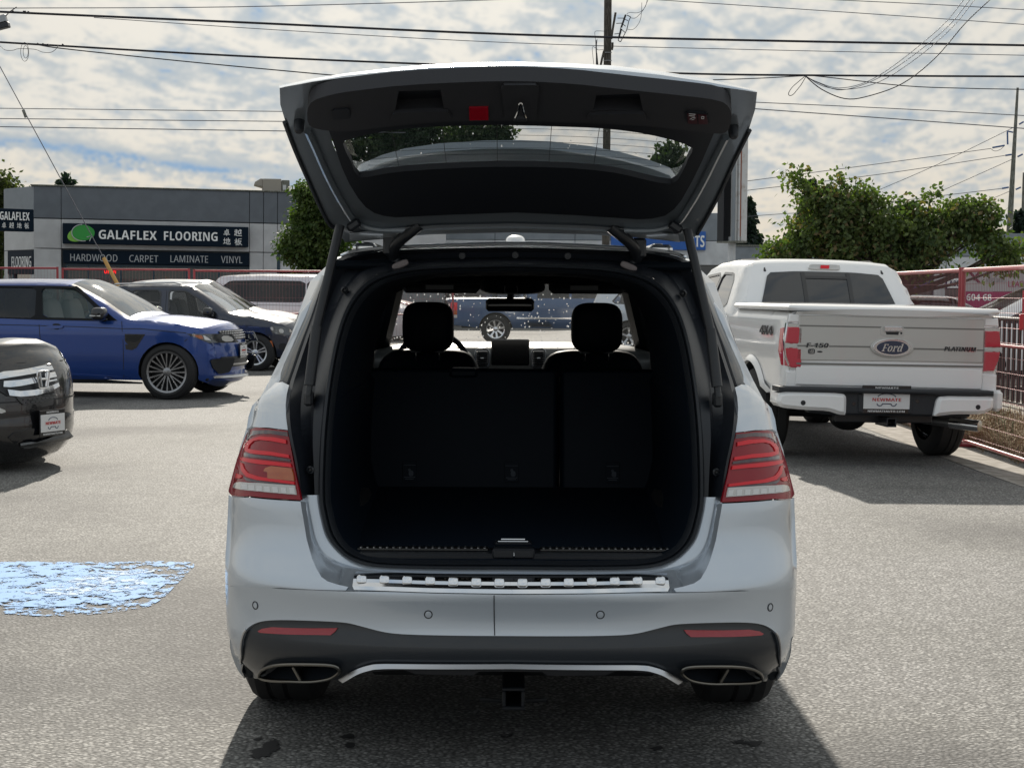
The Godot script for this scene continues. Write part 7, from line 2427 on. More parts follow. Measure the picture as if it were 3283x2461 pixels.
	for i in 4:
		stroke_sign("sign_character", HAN[["zhuo", "yue", "di", "ban"][i]], Vector3(-.38 + i * .25, -.18, .0), .15, .19, FR_, M.sign_white, cs)
	var op := thing("open_sign", "small red neon OPEN sign glowing in the flooring shop window", "sign", T.origin, root.rotation)
	letters("neon_word", "OPEN", Vector3(2.5461, 2.2375, -.06), FR_, .40, .17, M.neon, op, true, "Droid Sans", .02)
	var ac := thing("rooftop_unit", "beige air handling unit on the flat roof of the flooring shop", "air conditioner", p3([-8.825,5.24,-57])[0], Vector3(0, .2, 0))
	wall_box("casing", ac, Vector3(-.42, -.1, -.6), Vector3(.25, .42, .4), M.unit_beige, .02)
	wall_box("condenser", ac, Vector3(.26, -.1, -.6), Vector3(.55, .38, .4), M.pole_grey, .02)
	wall_box("hatch", ac, Vector3(.30, .02, .40), Vector3(.42, .2, .42), M.stucco_white, .005)
	var hd := MB.new()
	hd.prism(PackedVector2Array([Vector2(-.42, .42), Vector2(-.42, .12), Vector2(-.72, .2), Vector2(-.70, .30), Vector2(-.5, .42)]), .9, Vector3(0, 0, -.55), Basis(), .01)
	part("intake_hood", hd, M.unit_beige, ac)
	# pale building at the far left edge
	var pb := thing("pale_building", "pale blue-grey building just showing at the left edge behind the flooring shop", "building", p3([-25.894,1.4056,-75])[0] * Vector3(1, 0, 1))
	wall_box("wall", pb, Vector3(-6, 0, -6), Vector3(1.1, 5.84271, 0), M.pale_blue)
	wall_box("band", pb, Vector3(-6, 1.0, 0), Vector3(1.1, 3.1994, .05), M.stucco_dark)
	# middle building with the blue sign
	var mb_ := thing("parts_shop", "grey and white shop with a blue sign, seen between tailgate and pylon", "building", p3([8.973,1.5866,-62])[0] * Vector3(1, 0, 1))
	var ht: float = 4.77396
	var hm: float = 3.66312
	wall_box("core", mb_, Vector3(-13, 0, -10), Vector3(-.1, ht - .1, -.25), dark, 0)
	for i in 4:
		wall_box("upper_panel", mb_, Vector3(-12.9 + i * 3.22, hm, -.25), Vector3(-12.9 + i * 3.22 + 3.2, ht, 0), M.stucco_mid, .012)
		wall_box("lower_panel", mb_, Vector3(-12.9 + i * 3.22, 2.68762, -.25), Vector3(-12.9 + i * 3.22 + 3.2, hm - .02, .02), M.stucco_white, .012)
	wall_box("side_wall", mb_, Vector3(-.02, 0, -10), Vector3(.05, ht - .02, -.26), M.stucco_mid)
	for i in 4:
		wall_box("window", mb_, Vector3(-12.8 + i * 3.22, 0, -.25), Vector3(-12.8 + i * 3.22 + 3.0, 2.68762 - .02, -.1), M.shop_glass, 0)
	var ns := thing("blue_sign", "blue shop sign ending in the letters NTS beside the pylon", "sign", p3([5.849,3.658,-61.9])[0])
	wall_box("sign_board", ns, Vector3(-1.9, -.37, -.1), Vector3(1.9, .37, .05), M.sign_blue, .01)
	letters("sign_word", "NTS", Vector3(1.52, -.02, .055), FR_, .66, .47, M.sign_white, ns, true, "Droid Sans")
	# low grey building behind, and the pale warehouse on the right
	var gb := thing("grey_warehouse", "low grey flat-roofed building behind the pylon and the cherry tree", "building", p3([10.387,1.594,-78])[0] * Vector3(1, 0, 1))
	wall_box("wall", gb, Vector3(0, 0, -8), Vector3(9.0, 3.93783, 0), M.stucco_mid)
	wall_box("roof_edge", gb, Vector3(-.1, 3.93783, -8), Vector3(9.1, 4.01646, .08), M.pole_grey)
	var rb := thing("pale_warehouse", "long pale warehouse with a grey upper band and shopfronts at the right", "building", p3([12.035,1.6025,-48])[0] * Vector3(1, 0, 1))
	var rt: float = 3.46104
	var rm: float = 2.74508
	var rs_: float = 2.19082
	wall_box("core", rb, Vector3(.1, 0, -8), Vector3(9, rt - .1, -.25), dark, 0)
	for i in 6:
		wall_box("upper_panel", rb, Vector3(i * 1.5, rm, -.25), Vector3(i * 1.5 + 1.48, rt, 0), M.stucco_mid, .012)
		wall_box("middle_panel", rb, Vector3(i * 1.5, rs_, -.25), Vector3(i * 1.5 + 1.48, rm - .02, .02), M.stucco_white, .012)
	for i in 6:
		wall_box("pier", rb, Vector3(i * 1.5 + 1.12, 0, -.25), Vector3(i * 1.5 + 1.46, rs_ - .01, .03), pale, .012)
		var w := Node3D.new()
		w.name = "shopfront" if i == 0 else "shopfront_%03d" % i
		rb.add_child(w, true)
		wall_box("fascia", w, Vector3(i * 1.5 - .03, rs_ - .45, -.2), Vector3(i * 1.5 + 1.11, rs_ - .12, -.06), M.purple)
		for k in 2:
			wall_box("pane", w, Vector3(i * 1.5 - .03 + k * .57, .1, -.2), Vector3(i * 1.5 + .52 + k * .57, rs_ - .47, -.12), M.shop_glass, 0)
			wall_box("frame", w, Vector3(i * 1.5 + .525 + k * .57, 0, -.2), Vector3(i * 1.5 + .555 + k * .57, rs_ - .47, -.08), M.frame_teal, 0)
	var ab := thing("small_sign", "small pale sign lettered ABD hung beside the purple shopfront", "sign", p3([13.626,1.8984,-47.4])[0])
	wall_box("sign_board", ab, Vector3(-.22, -.15, -.03), Vector3(.22, .15, 0), M.sign_white)
	letters("sign_word", "ABD", Vector3(0, 0, .004), FR_, .34, .18, M.navy_print, ab, true)
	# for-lease banner
	var bn := thing("lease_banner", "for lease banner, pale above and magenta below, with a phone number", "banner", p3([10.659,1.6504,-34])[0])
	wall_box("upper_cloth", bn, Vector3(-.66, -.03, -.02), Vector3(1.0, .48, 0), M.banner_pale)
	wall_box("lower_cloth", bn, Vector3(-.66, -.42, -.02), Vector3(1.0, -.035, 0), M.magenta)
	letters("banner_word", "604 68", Vector3(-.34, -.16, .004), FR_, .55, .15, M.sign_white, bn, true)
	letters("banner_word", "FOR", Vector3(.42, .36, .004), FR_, .24, .13, M.magenta, bn)
	letters("banner_word", "LEASE", Vector3(.50, .14, .004), FR_, .40, .13, M.magenta, bn)
	letters("banner_word", "EBL &", Vector3(-.10, .34, .004), FR_, .22, .09, M.grey_print, bn)
	letters("banner_word", "ASSOCIATES", Vector3(.02, .22, .004), FR_, .44, .09, M.grey_print, bn)
	var lx := MB.new()
	lx.prism(PackedVector2Array([Vector2(-.62, .42), Vector2(-.54, .42), Vector2(-.30, .16), Vector2(-.38, .16)]), .006, Vector3.ZERO, Basis(), .001)
	lx.prism(PackedVector2Array([Vector2(-.36, .42), Vector2(-.28, .42), Vector2(-.46, .20), Vector2(-.50, .25)]), .008, Vector3.ZERO, Basis(), .001)
	part("banner_emblem", lx, M.maroon, bn)
	# weathered pylon sign
	var py := thing("pylon_sign", "tall weathered white box sign with rusty streaks on a white post", "sign", p3([4.98,1.5659,-35])[0] * Vector3(1, 0, 1), Vector3(0, .78, 0))
	var pb0: float = 2.73203
	var pb1: float = 5.52603
	part("post", rod(Vector3(0, 0, 0), Vector3(0, pb0 + .1, 0), .085, 16), M.stucco_white, py)
	wall_box("side_face", py, Vector3(.02, pb0, -.24), Vector3(.24, pb1, .24), M.pylon_white, .008)
	wall_box("back_face", py, Vector3(-.24, pb0, -.24), Vector3(.018, pb1, -.06), M.satin_black, 0)
	wall_box("base_tray", py, Vector3(-.25, pb0 - .04, -.25), Vector3(.25, pb0 - .003, .25), M.pole_grey, .01)
	wall_box("frame_strip", py, Vector3(-.24, pb0, .16), Vector3(-.20, pb1, .24), M.stucco_mid, .005)
	wall_box("frame_strip", py, Vector3(-.08, pb0, .10), Vector3(-.03, pb1, .24), M.pylon_white, .005)
	wall_box("frame_strip", py, Vector3(-.14, pb0, .08), Vector3(-.10, pb1, .2), M.pylon_white, .005)
	wall_box("rust_streak", py, Vector3(-.025, pb0 + .1, .1), Vector3(.016, pb1, .235), M.rust, .004)

func poles() -> void:
	var p := thing("utility_pole", "dark wooden utility pole rising behind the raised tailgate", "utility pole", p3([2.9597,1.5554,-49])[0] * Vector3(1, 0, 1))
	part("shaft", rod(Vector3(0, 0, 0), Vector3(0.0, 13.5, 0), .122, 14), M.pole_wood, p)
	var o: Vector3 = p3([2.9597,1.5554,-49])[0] * Vector3(1, 0, 1)
	for q in [p3([3.193,10.329,-48.8,3.119,9.894,-48.8,3.064,9.506,-48.8]), p3([3.104,9.4,-48.8,3.105,9.264,-48.8,3.086,9.167,-48.8]), p3([2.8416,9.147,-48.8,2.7753,8.875,-48.8,2.7284,8.632,-48.8])]:
		var mb := MB.new()
		mb.tube(PackedVector3Array([q[0] - o, q[1] - o, q[2] - o]), .035, 8)
		part("arm_stub", mb, M.pole_wood, p)
	var rk := MB.new()
	var fr := p3([3.51,10.255,-48.7,3.348,9.83,-48.7,3.273,9.443,-48.7,3.352,9.405,-48.7,3.38,9.463,-48.7,3.496,9.686,-48.7,3.543,9.782,-48.7,3.6,10.043,-48.7,3.657,10.179,-48.7,3.539,10.236,-48.7])
	for i in fr.size() - 1:
		rk.tube(PackedVector3Array([fr[i] - o, fr[i + 1] - o]), .014, 6)
	for q in [p3([3.472,10.101,-48.7,3.58,10.063,-48.7]), p3([3.425,9.946,-48.7,3.503,9.888,-48.7]), p3([3.377,9.791,-48.7,3.486,9.695,-48.7]), p3([3.247,10.138,-48.7,3.442,10.139,-48.7]), p3([3.209,9.974,-48.7,3.405,9.984,-48.7]), p3([3.154,9.645,-48.7,3.369,9.675,-48.7])]:
		rk.tube(PackedVector3Array([q[0] - o, q[1] - o]), .012, 6)
	part("insulator_rack", rk, M.iron_black, p)
	for q in [p3([3.5,10.236,-48.7,3.367,9.849,-48.7]), p3([3.367,9.81,-48.7,3.292,9.52,-48.7])]:
		part("insulator", rod(q[0] - o, q[1] - o, .03, 8), M.iron_black, p)
	for q in [p3([3.539,10.275,-48.7,3.636,10.314,-48.7,3.831,10.305,-48.7,3.987,10.354,-48.7,4.122,10.509,-48.7,4.178,10.75,-48.7]), p3([3.657,10.15,-48.7,3.794,10.141,-48.7,3.93,10.248,-48.7,4.074,10.432,-48.7,4.217,10.751,-48.7]), p3([3.524,9.802,-48.7,3.739,9.793,-48.7,3.913,9.977,-48.7,3.989,10.219,-48.7,4.004,10.624,-48.7]), p3([2.8403,9.731,-48.7,2.6643,9.739,-48.7,2.5472,9.719,-48.7,2.5484,9.574,-48.7,2.5797,9.343,-48.7,2.6139,8.762,-48.7]), p3([2.6176,9.488,-48.7,2.5911,9.149,-48.7,2.5858,8.617,-48.7]), p3([2.8354,9.17,-48.7,2.6498,9.15,-48.7,2.5907,9.198,-48.7,2.4729,9.245,-48.7,2.4745,9.052,-48.7,2.5271,8.617,-48.7])]:
		var mb := MB.new()
		var c := PackedVector3Array()
		for w in q:
			c.append(w - o)
		mb.tube(curve(c, 4), .008, 6)
		part("jumper_wire", mb, M.thin_cable, p)
	for q in [p3([2.5787,9.459,-48.7,2.5915,9.101,-48.7,2.6148,8.665,-48.7]), p3([2.6017,9.053,-48.7,2.6441,8.666,-48.7,2.6543,8.617,-48.7])]:
		var mb := MB.new()
		mb.tube(PackedVector3Array([q[0] - o, q[1] - o, q[2] - o]), .022, 6)
		part("conduit", mb, M.iron_black, p)
	var cl := MB.new()
	for y in [9.1, 8.85]:
		cl.tube(PackedVector3Array([Vector3(-.13, y, .1), Vector3(0, y, .14), Vector3(.13, y, .1)]), .014, 6)
	part("strap", cl, M.steel, p)
	# tall grey poles at the right
	var g := thing("transmission_pole", "tall tapered grey-green transmission pole near the right edge", "utility pole", p3([25.846,1.6742,-80])[0] * Vector3(1, 0, 1))
	var go: Vector3 = p3([25.846,1.6742,-80])[0] * Vector3(1, 0, 1)
	var gs := MB.new()
	gs.tube(PackedVector3Array([p3([25.766,2.2886,-80])[0] - go, p3([25.772,4.71,-80])[0] - go, p3([25.892,8.407,-80])[0] - go, p3([26.023,12.227,-80])[0] - go]), .21, 14, true, .06)
	part("shaft", gs, M.pole_grey, g)
	for q in [p3([24.731,9.135,-79.8,25.355,9.25,-79.8]), p3([25.416,8.739,-79.8,25.721,8.789,-79.8]), p3([25.28,7.043,-79.8,25.617,7.108,-79.8]), p3([25.483,9.968,-79.8,25.515,9.298,-79.8]), p3([26.084,10.338,-79.8,26.306,10.467,-79.8]), p3([26.045,8.678,-79.8,26.299,8.807,-79.8]), p3([25.99,6.998,-79.8,26.245,7.112,-79.8])]:
		part("insulator", rod(q[0] - go, q[1] - go, .045, 8), M.insulator, g)
	part("bracket", rod(p3([25.482,9.984,-79.8])[0] - go, p3([25.773,9.922,-79.8])[0] - go, .04, 6), M.insulator, g)
	for q in [p3([24.652,9.086,-79.8,24.767,8.991,-79.8,24.928,8.96,-79.8,25.167,9.057,-79.8,25.324,9.218,-79.8])]:
		var mb := MB.new()
		var c := PackedVector3Array()
		for w in q:
			c.append(w - go)
		mb.tube(curve(c, 3), .014, 5)
		part("jumper_wire", mb, M.thin_cable, g)
	var g2 := thing("transmission_pole", "second grey pole cut by the right edge of the picture", "utility pole", p3([29.825,1.6949,-90])[0] * Vector3(1, 0, 1))
	var g2o: Vector3 = p3([29.825,1.6949,-90])[0] * Vector3(1, 0, 1)
	var g2s := MB.new()
	g2s.tube(PackedVector3Array([p3([29.771,2.3863,-90])[0] - g2o, p3([29.76,8.673,-90])[0] - g2o]), .14, 12, true, .07)
	part("shaft", g2s, M.pole_grey, g2)
	# guy wire with its strain insulator and yellow guard
	var gw := thing("guy_wire", "thin steel guy wire slanting down at the left to a yellow guard", "cable", Vector3.ZERO)
	part("strand", rod(p3([-11.138,6.907,-32.5])[0], p3([-8.636,2.2308,-32.5])[0], .010, 6), M.thin_cable, gw)
	part("strain_insulator", rod(p3([-10.292,5.314,-32.5])[0], p3([-10.235,5.158,-32.5])[0], .032, 8), M.pole_grey, gw)
	var gd := MB.new()
	gd.tube(PackedVector3Array([p3([-8.636,2.2308,-32.5])[0], p3([-8.365,1.707,-32.5])[0], p3([-8.178,1.3199,-32.5])[0]]), .040, 12)
	part("guard", gd, M.guard_yellow, gw)

func wire(label: String, pts: PackedVector3Array, r: float, m: Material, cat := "cable") -> Node3D:
	var mb := MB.new()
	mb.tube(curve(pts, 5), r, 6)
	var o := part("overhead_wire", mb, m, self, 80.0)
	return tag(o, label, cat, "overhead wires")

func wires() -> void:
	var K: Material = M.cable
	var T: Material = M.thin_cable
	wire("thin top wire sloping up out of the picture on the left", p3([-18.527,10.533,-50,-16.521,10.583,-50,-9.091,10.66,-50,-.911,10.92,-50,2.5255,11.076,-50]), .014, T)
	wire("thick black cable, upper of the two, crossing in front of the wooden pole", p3([-17.415,10.012,-47,-14.834,9.904,-47,-8.548,9.666,-47,-.0691,9.337,-47,8.046,9.183,-47,15.436,9.09,-47,17.485,9.054,-47]), .036, K)
	wire("thin grey wire just under the upper thick black cable", p3([-13.516,10.301,-50,-7.6,9.935,-50,-.0721,9.567,-50,8.163,9.381,-50,16.43,9.254,-50,18.61,9.216,-50]), .012, T)
	wire("thick black cable, lower of the two, passing behind the raised tailgate", p3([-17.43,9.136,-47,-15.545,9.024,-47,-13.659,8.922,-47,-8.554,8.659,-47,-2.945,8.445,-47,4.708,8.204,-47,8.818,8.159,-47,15.46,8.156,-47,17.51,8.157,-47]), .032, K)
	wire("cable sagging away from the lower thick cable on the left", p3([-14.116,8.798,-46,-13.553,8.709,-46,-11.791,8.526,-46,-9.057,8.266,-46,-5.471,7.955,-46,-3.205,7.765,-46]), .018, K)
	wire("thin grey wire, highest of the three left of the tailgate", p3([-24.604,9.74,-70,-23.195,9.733,-70,-10.555,9.658,-70,-4.876,9.618,-70]), .018, T)
	wire("thin grey wire, middle of the three left of the tailgate", p3([-24.611,9.278,-70,-23.202,9.272,-70,-10.402,9.212,-70,-4.876,9.185,-70]), .020, T)
	wire("thin grey wire, lowest of the three left of the tailgate", p3([-24.617,8.915,-70,-23.207,8.908,-70,-10.248,8.779,-70,-4.875,8.737,-70]), .022, T)
	wire("thin wire from the top middle down to the right edge", p3([3.565,11.421,-52,4.952,11.325,-52,10.973,10.965,-52,17.061,10.584,-52,19.329,10.452,-52]), .013, T)
	wire("thin wire in the top right corner, highest", p3([8.88,11.449,-52,10.913,11.356,-52,13.991,11.228,-52,17.049,11.069,-52,19.315,10.967,-52]), .013, T)
	wire("thin wire ending at the grey pole, upper", p3([11.664,11.328,-79,12.476,11.285,-79,18.823,11.034,-79,25.414,10.721,-79,29.491,10.49,-79]), .022, T)
	wire("thin wire ending at the grey pole, second from the top", p3([11.669,11.013,-79,12.417,10.954,-79,18.833,10.53,-79,25.318,10.09,-79,29.511,9.796,-79]), .026, T)
	wire("wire from the lashing point to the top of the grey pole", p3([6.428,8.417,-50,8.076,8.486,-50,9.411,8.562,-50,9.985,8.535,-50,12.634,8.26,-50,14.616,8.191,-50,16.215,8.169,-50,17.634,8.156,-50]), .016, K)
	wire("wire rising from the pylon to the grey pole's upper insulator", p3([11.721,7.267,-79,12.119,7.317,-79,18.083,8.124,-79,24.405,9.011,-79]), .018, T)
	wire("wire rising from the pylon to the grey pole's second insulator", p3([11.728,6.792,-79,12.126,6.841,-79,18.571,7.651,-79,25.161,8.667,-79]), .018, T)
	wire("wire rising from the cherry tree to the grey pole's third insulator", p3([18.424,6.16,-79,21.543,6.557,-79,25.027,6.987,-79]), .018, T)
	wire("diagonal wire behind the cherry tree, upper", p3([21.78,7.647,-95,25.961,9.479,-95,30.638,11.784,-95]), .020, T)
	wire("diagonal wire behind the cherry tree, lower", p3([24.475,7.184,-95,25.998,7.764,-95,30.684,9.884,-95]), .020, T)
	wire("short wire between pylon and conifer", p3([11.986,5.491,-79,14.139,5.661,-79,18.445,5.906,-79]), .016, T)
	wire("faint diagonal wire right of the cherry tree", p3([26.035,6.046,-95,28.888,7.207,-95,30.598,7.941,-95]), .018, T)
	wire("black service drop curving down from the top right corner", p3([12.359,9.269,-40,12.235,9.111,-40,11.623,8.521,-40,10.864,7.628,-40,10.041,6.979,-40,9.155,6.648,-40,8.561,6.581,-40,7.953,6.817,-40,7.529,7.15,-40]), .014, K)
	wire("grey service drop curving down, left of the black one", p3([11.959,9.267,-40,11.842,9.109,-40,11.257,8.377,-40,10.35,7.594,-40,9.437,7.016,-40,8.637,6.821,-40,7.992,6.897,-40,7.529,7.158,-40]), .009, T)
	wire("grey service drop curving down, second from the left", p3([11.814,9.267,-40,11.722,9.108,-40,11.136,8.392,-40,10.11,7.553,-40,9.276,7.047,-40,8.476,6.804,-40,7.91,6.961,-40,7.529,7.158,-40]), .009, T)
	wire("grey service drop curving down, leftmost", p3([11.678,9.266,-40,11.562,9.107,-40,11.015,8.439,-40,9.91,7.512,-40,9.116,7.015,-40,8.395,6.852,-40,7.829,7.008,-40,7.529,7.158,-40]), .009, T)
	var lp := thing("cable_loop", "loose loop of cable hanging under the lashing point on the right", "cable", Vector3.ZERO)
	var l1 := MB.new()
	l1.tube(curve(p3([7.529,7.158,-40,7.346,7.005,-40,7.188,6.861,-40,7.102,6.717,-40,7.127,6.654,-40,7.215,6.678,-40,7.318,6.798,-40,7.428,6.942,-40,7.537,7.134,-40]), 4), .010, 6)
	part("loop", l1, M.cable, lp)
	var cl := thing("cable_coil", "coil of spare cable hanging under the lower thick cable at the left", "cable", Vector3.ZERO)
	for d in [0, 5]:
		var mb := MB.new()
		var pts := PackedVector3Array()
		for i in 15:
			var a := TAU * i / 14.0
			pts.append(p3([-14.497,8.585,-46])[0] + Vector3((sin(a) * (13.0 - d) + d * .6) * .00934, (cos(a) * (30.0 - d * 2)) * .00934, 0))
		mb.tube(pts, .007, 6)
		part("coil", mb, M.cable, cl)
	var l2 := MB.new()
	l2.tube(curve(p3([-15.399,8.818,-46,-15.216,8.746,-46,-15.079,8.637,-46,-14.848,8.629,-46,-14.662,8.676,-46,-14.201,8.66,-46,-13.971,8.579,-46,-13.74,8.571,-46,-13.6,8.645,-46,-13.507,8.755,-46]), 4), .008, 6)
	part("slack", l2, M.cable, cl)
	for q in p3([-15.09,9.913,-46.8,-14.761,9.896,-46.8,-14.715,9.896,-46.8,-14.621,9.888,-46.8,-14.352,8.942,-46.8,-14.192,8.934,-46.8,-14.042,8.916,-46.8,-13.6,8.918,-46.8]):
		var mb := MB.new()
		mb.box(q, Vector3(.05, .07, .06), .012)
		var o := part("cable_clamp", mb, M.cable, cl)
	var bx := thing("splice_box", "grey cable box cut by the top left corner of the picture", "cable box", p3([-15.169,9.44,-46])[0], Vector3(0, 0, .25))
	wall_box("casing", bx, Vector3(-.3, -.02, -.1), Vector3(.17, .20, .1), M.steel, .02)
	wall_box("lower_casing", bx, Vector3(-.3, -.19, -.12), Vector3(.20, -.03, .12), M.satin_black, .02)
	var bs := MB.new()
	bs.tube(PackedVector3Array([Vector3(.15, .14, 0), Vector3(.3, .24, 0), Vector3(.55, .33, 0)]), .014, 6)
	part("lead", bs, M.cable, bx)

# ---------------------------------------------------------------- trees
func leaf_cluster(seed_: int, n: int, size: float, spread: float, droop := 0.3) -> ArrayMesh:
	rng.seed = seed_
	var mb := MB.new()
	for i in n:
		var c := Vector3(rng.randfn(), rng.randfn(), rng.randfn()) * spread * 0.5
		var d := Vector3(rng.randf_range(-1, 1), rng.randf_range(-1, .6) - droop, rng.randf_range(-1, 1)).normalized()
		var s := d.cross(Vector3(rng.randf_range(-1, 1), rng.randf_range(-1, 1), rng.randf_range(-1, 1))).normalized()
		var n_ := d.cross(s)
		var l := size * rng.randf_range(.7, 1.2)
		var w := l * .30
		var m := c + d * l * .45 + n_ * l * .05
		mb.tri(c, m + s * w, c + d * l)
		mb.tri(c, c + d * l, m - s * w)
	return mb.mesh(5.0)

func tree(called: String, label: String, base: Vector3, trunk_h: float, r0: float, blobs: Array, count: int, leaf: float, cols: Array, seed_: int, limbs := true, group := "") -> Node3D:
	# blobs: [centre, radii] of the clumps the crown is made of, in the tree's own axes
	var o := thing(called, label, "tree", base, Vector3.ZERO, group)
	rng.seed = seed_
	var tk := MB.new()
	tk.tube(curve(PackedVector3Array([Vector3(0, -.1, 0), Vector3(rng.randf_range(-.1, .1), trunk_h * .5, 0), Vector3(0, trunk_h, 0)]), 4), r0, 9, true, r0 * .55)
	part("trunk", tk, M.bark, o)
	if limbs:
		for b in blobs:
			var mb := MB.new()
			var c: Vector3 = b[0]
			var s := Vector3(0, trunk_h * rng.randf_range(.7, 1.0), 0)
			mb.tube(curve(PackedVector3Array([s, s.lerp(c, .5) + Vector3(rng.randf_range(-.1, .1), -.08 * c.length() * .3, 0), c]), 4), r0 * .38, 6, true, r0 * .08)
			part("limb", mb, M.bark, o)
	var vol := 0.0
	for b in blobs:
		vol += pow(b[1].x * b[1].y * b[1].z, .667)
	var mm := MultiMesh.new()
	mm.transform_format = MultiMesh.TRANSFORM_3D
	mm.use_colors = true
	mm.mesh = leaf_cluster(seed_ + 1, 8, leaf, leaf * 1.7, .5)
	var xf := []
	var cc := PackedColorArray()
	var tw := MB.new()
	for b in blobs:
		# leafy shoots that run out from the clump's middle and hang at their ends
		var n := int(count * pow(b[1].x * b[1].y * b[1].z, .667) / vol)
		var per := 7
		for i in maxi(2, n / per):
			var d := Vector3(rng.randfn(), rng.randfn() * 1.1 + .25, rng.randfn()).normalized()
			var reach := rng.randf_range(.75, 1.22) if rng.randf() < .8 else rng.randf_range(1.2, 1.5)
			var start: Vector3 = b[0] + d * b[1] * rng.randf_range(.0, .35)
			var tip: Vector3 = b[0] + d * b[1] * reach
			var sag: float = b[1].y * rng.randf_range(.05, .30)
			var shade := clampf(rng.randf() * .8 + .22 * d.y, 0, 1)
			tw.tube(PackedVector3Array([start, tip + Vector3(0, -sag * .6, 0)]), r0 * .05, 3, false, r0 * .02)
			for k in per:
				var t := lerpf(.25, 1.0, (k + rng.randf()) / per)
				var p := start.lerp(tip, t) + Vector3(rng.randfn(), rng.randfn(), rng.randfn()) * leaf * .7 + Vector3(0, -sag * t * t, 0)
				xf.append(Transform3D(Basis.from_euler(Vector3(rng.randf_range(-.6, .6), rng.randf() * TAU, rng.randf_range(-.6, .6))) * rng.randf_range(.7, 1.3), p))
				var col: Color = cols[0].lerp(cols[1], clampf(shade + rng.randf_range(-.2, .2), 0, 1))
				if cols.size() > 2 and rng.randf() < .10:
					col = cols[2]
				cc.append(col)
	part("twigs", tw, M.bark, o).set_meta("kind", "stuff")
	mm.instance_count = xf.size()
	for i in xf.size():
		mm.set_instance_transform(i, xf[i])
		mm.set_instance_color(i, cc[i])
	var mi := MultiMeshInstance3D.new()
	mi.name = "crown"
	mi.multimesh = mm
	mi.material_override = M.foliage
	mi.set_meta("kind", "stuff")
	o.add_child(mi, true)
	return o

func conifer(label: String, base: Vector3, h: float, r: float, count: int, seed_: int, cols: Array) -> void:
	var o := thing("conifer", label, "tree", base, Vector3.ZERO, "conifers in the distance")
	rng.seed = seed_
	part("trunk", rod(Vector3.ZERO, Vector3(0, h * .97, 0), h * .012, 7), M.bark, o)
	var mm := MultiMesh.new()
	mm.transform_format = MultiMesh.TRANSFORM_3D
	mm.use_colors = true
	mm.mesh = leaf_cluster(seed_ + 3, 8, .26, .30, .5)
	mm.instance_count = count
	for i in count:
		var t := pow(rng.randf(), .75)
		var a := rng.randf() * TAU
		var tier := 0.55 + .6 * absf(sin(t * h * 1.7))
		var rr := r * (1.0 - t) * tier * pow(rng.randf(), .4) * (.8 + .4 * absf(sin(a * 3.0 + t * 20.0)))
		mm.set_instance_transform(i, Transform3D(Basis(Vector3.UP, rng.randf() * TAU) * rng.randf_range(.7, 1.3), Vector3(cos(a) * rr, h * (.06 + .94 * t) - rr * .25, sin(a) * rr)))
		mm.set_instance_color(i, cols[0].lerp(cols[1], rng.randf()))
	var mi := MultiMeshInstance3D.new()
	mi.name = "crown"
	mi.multimesh = mm
	mi.material_override = M.foliage
	mi.set_meta("kind", "stuff")
	o.add_child(mi, true)

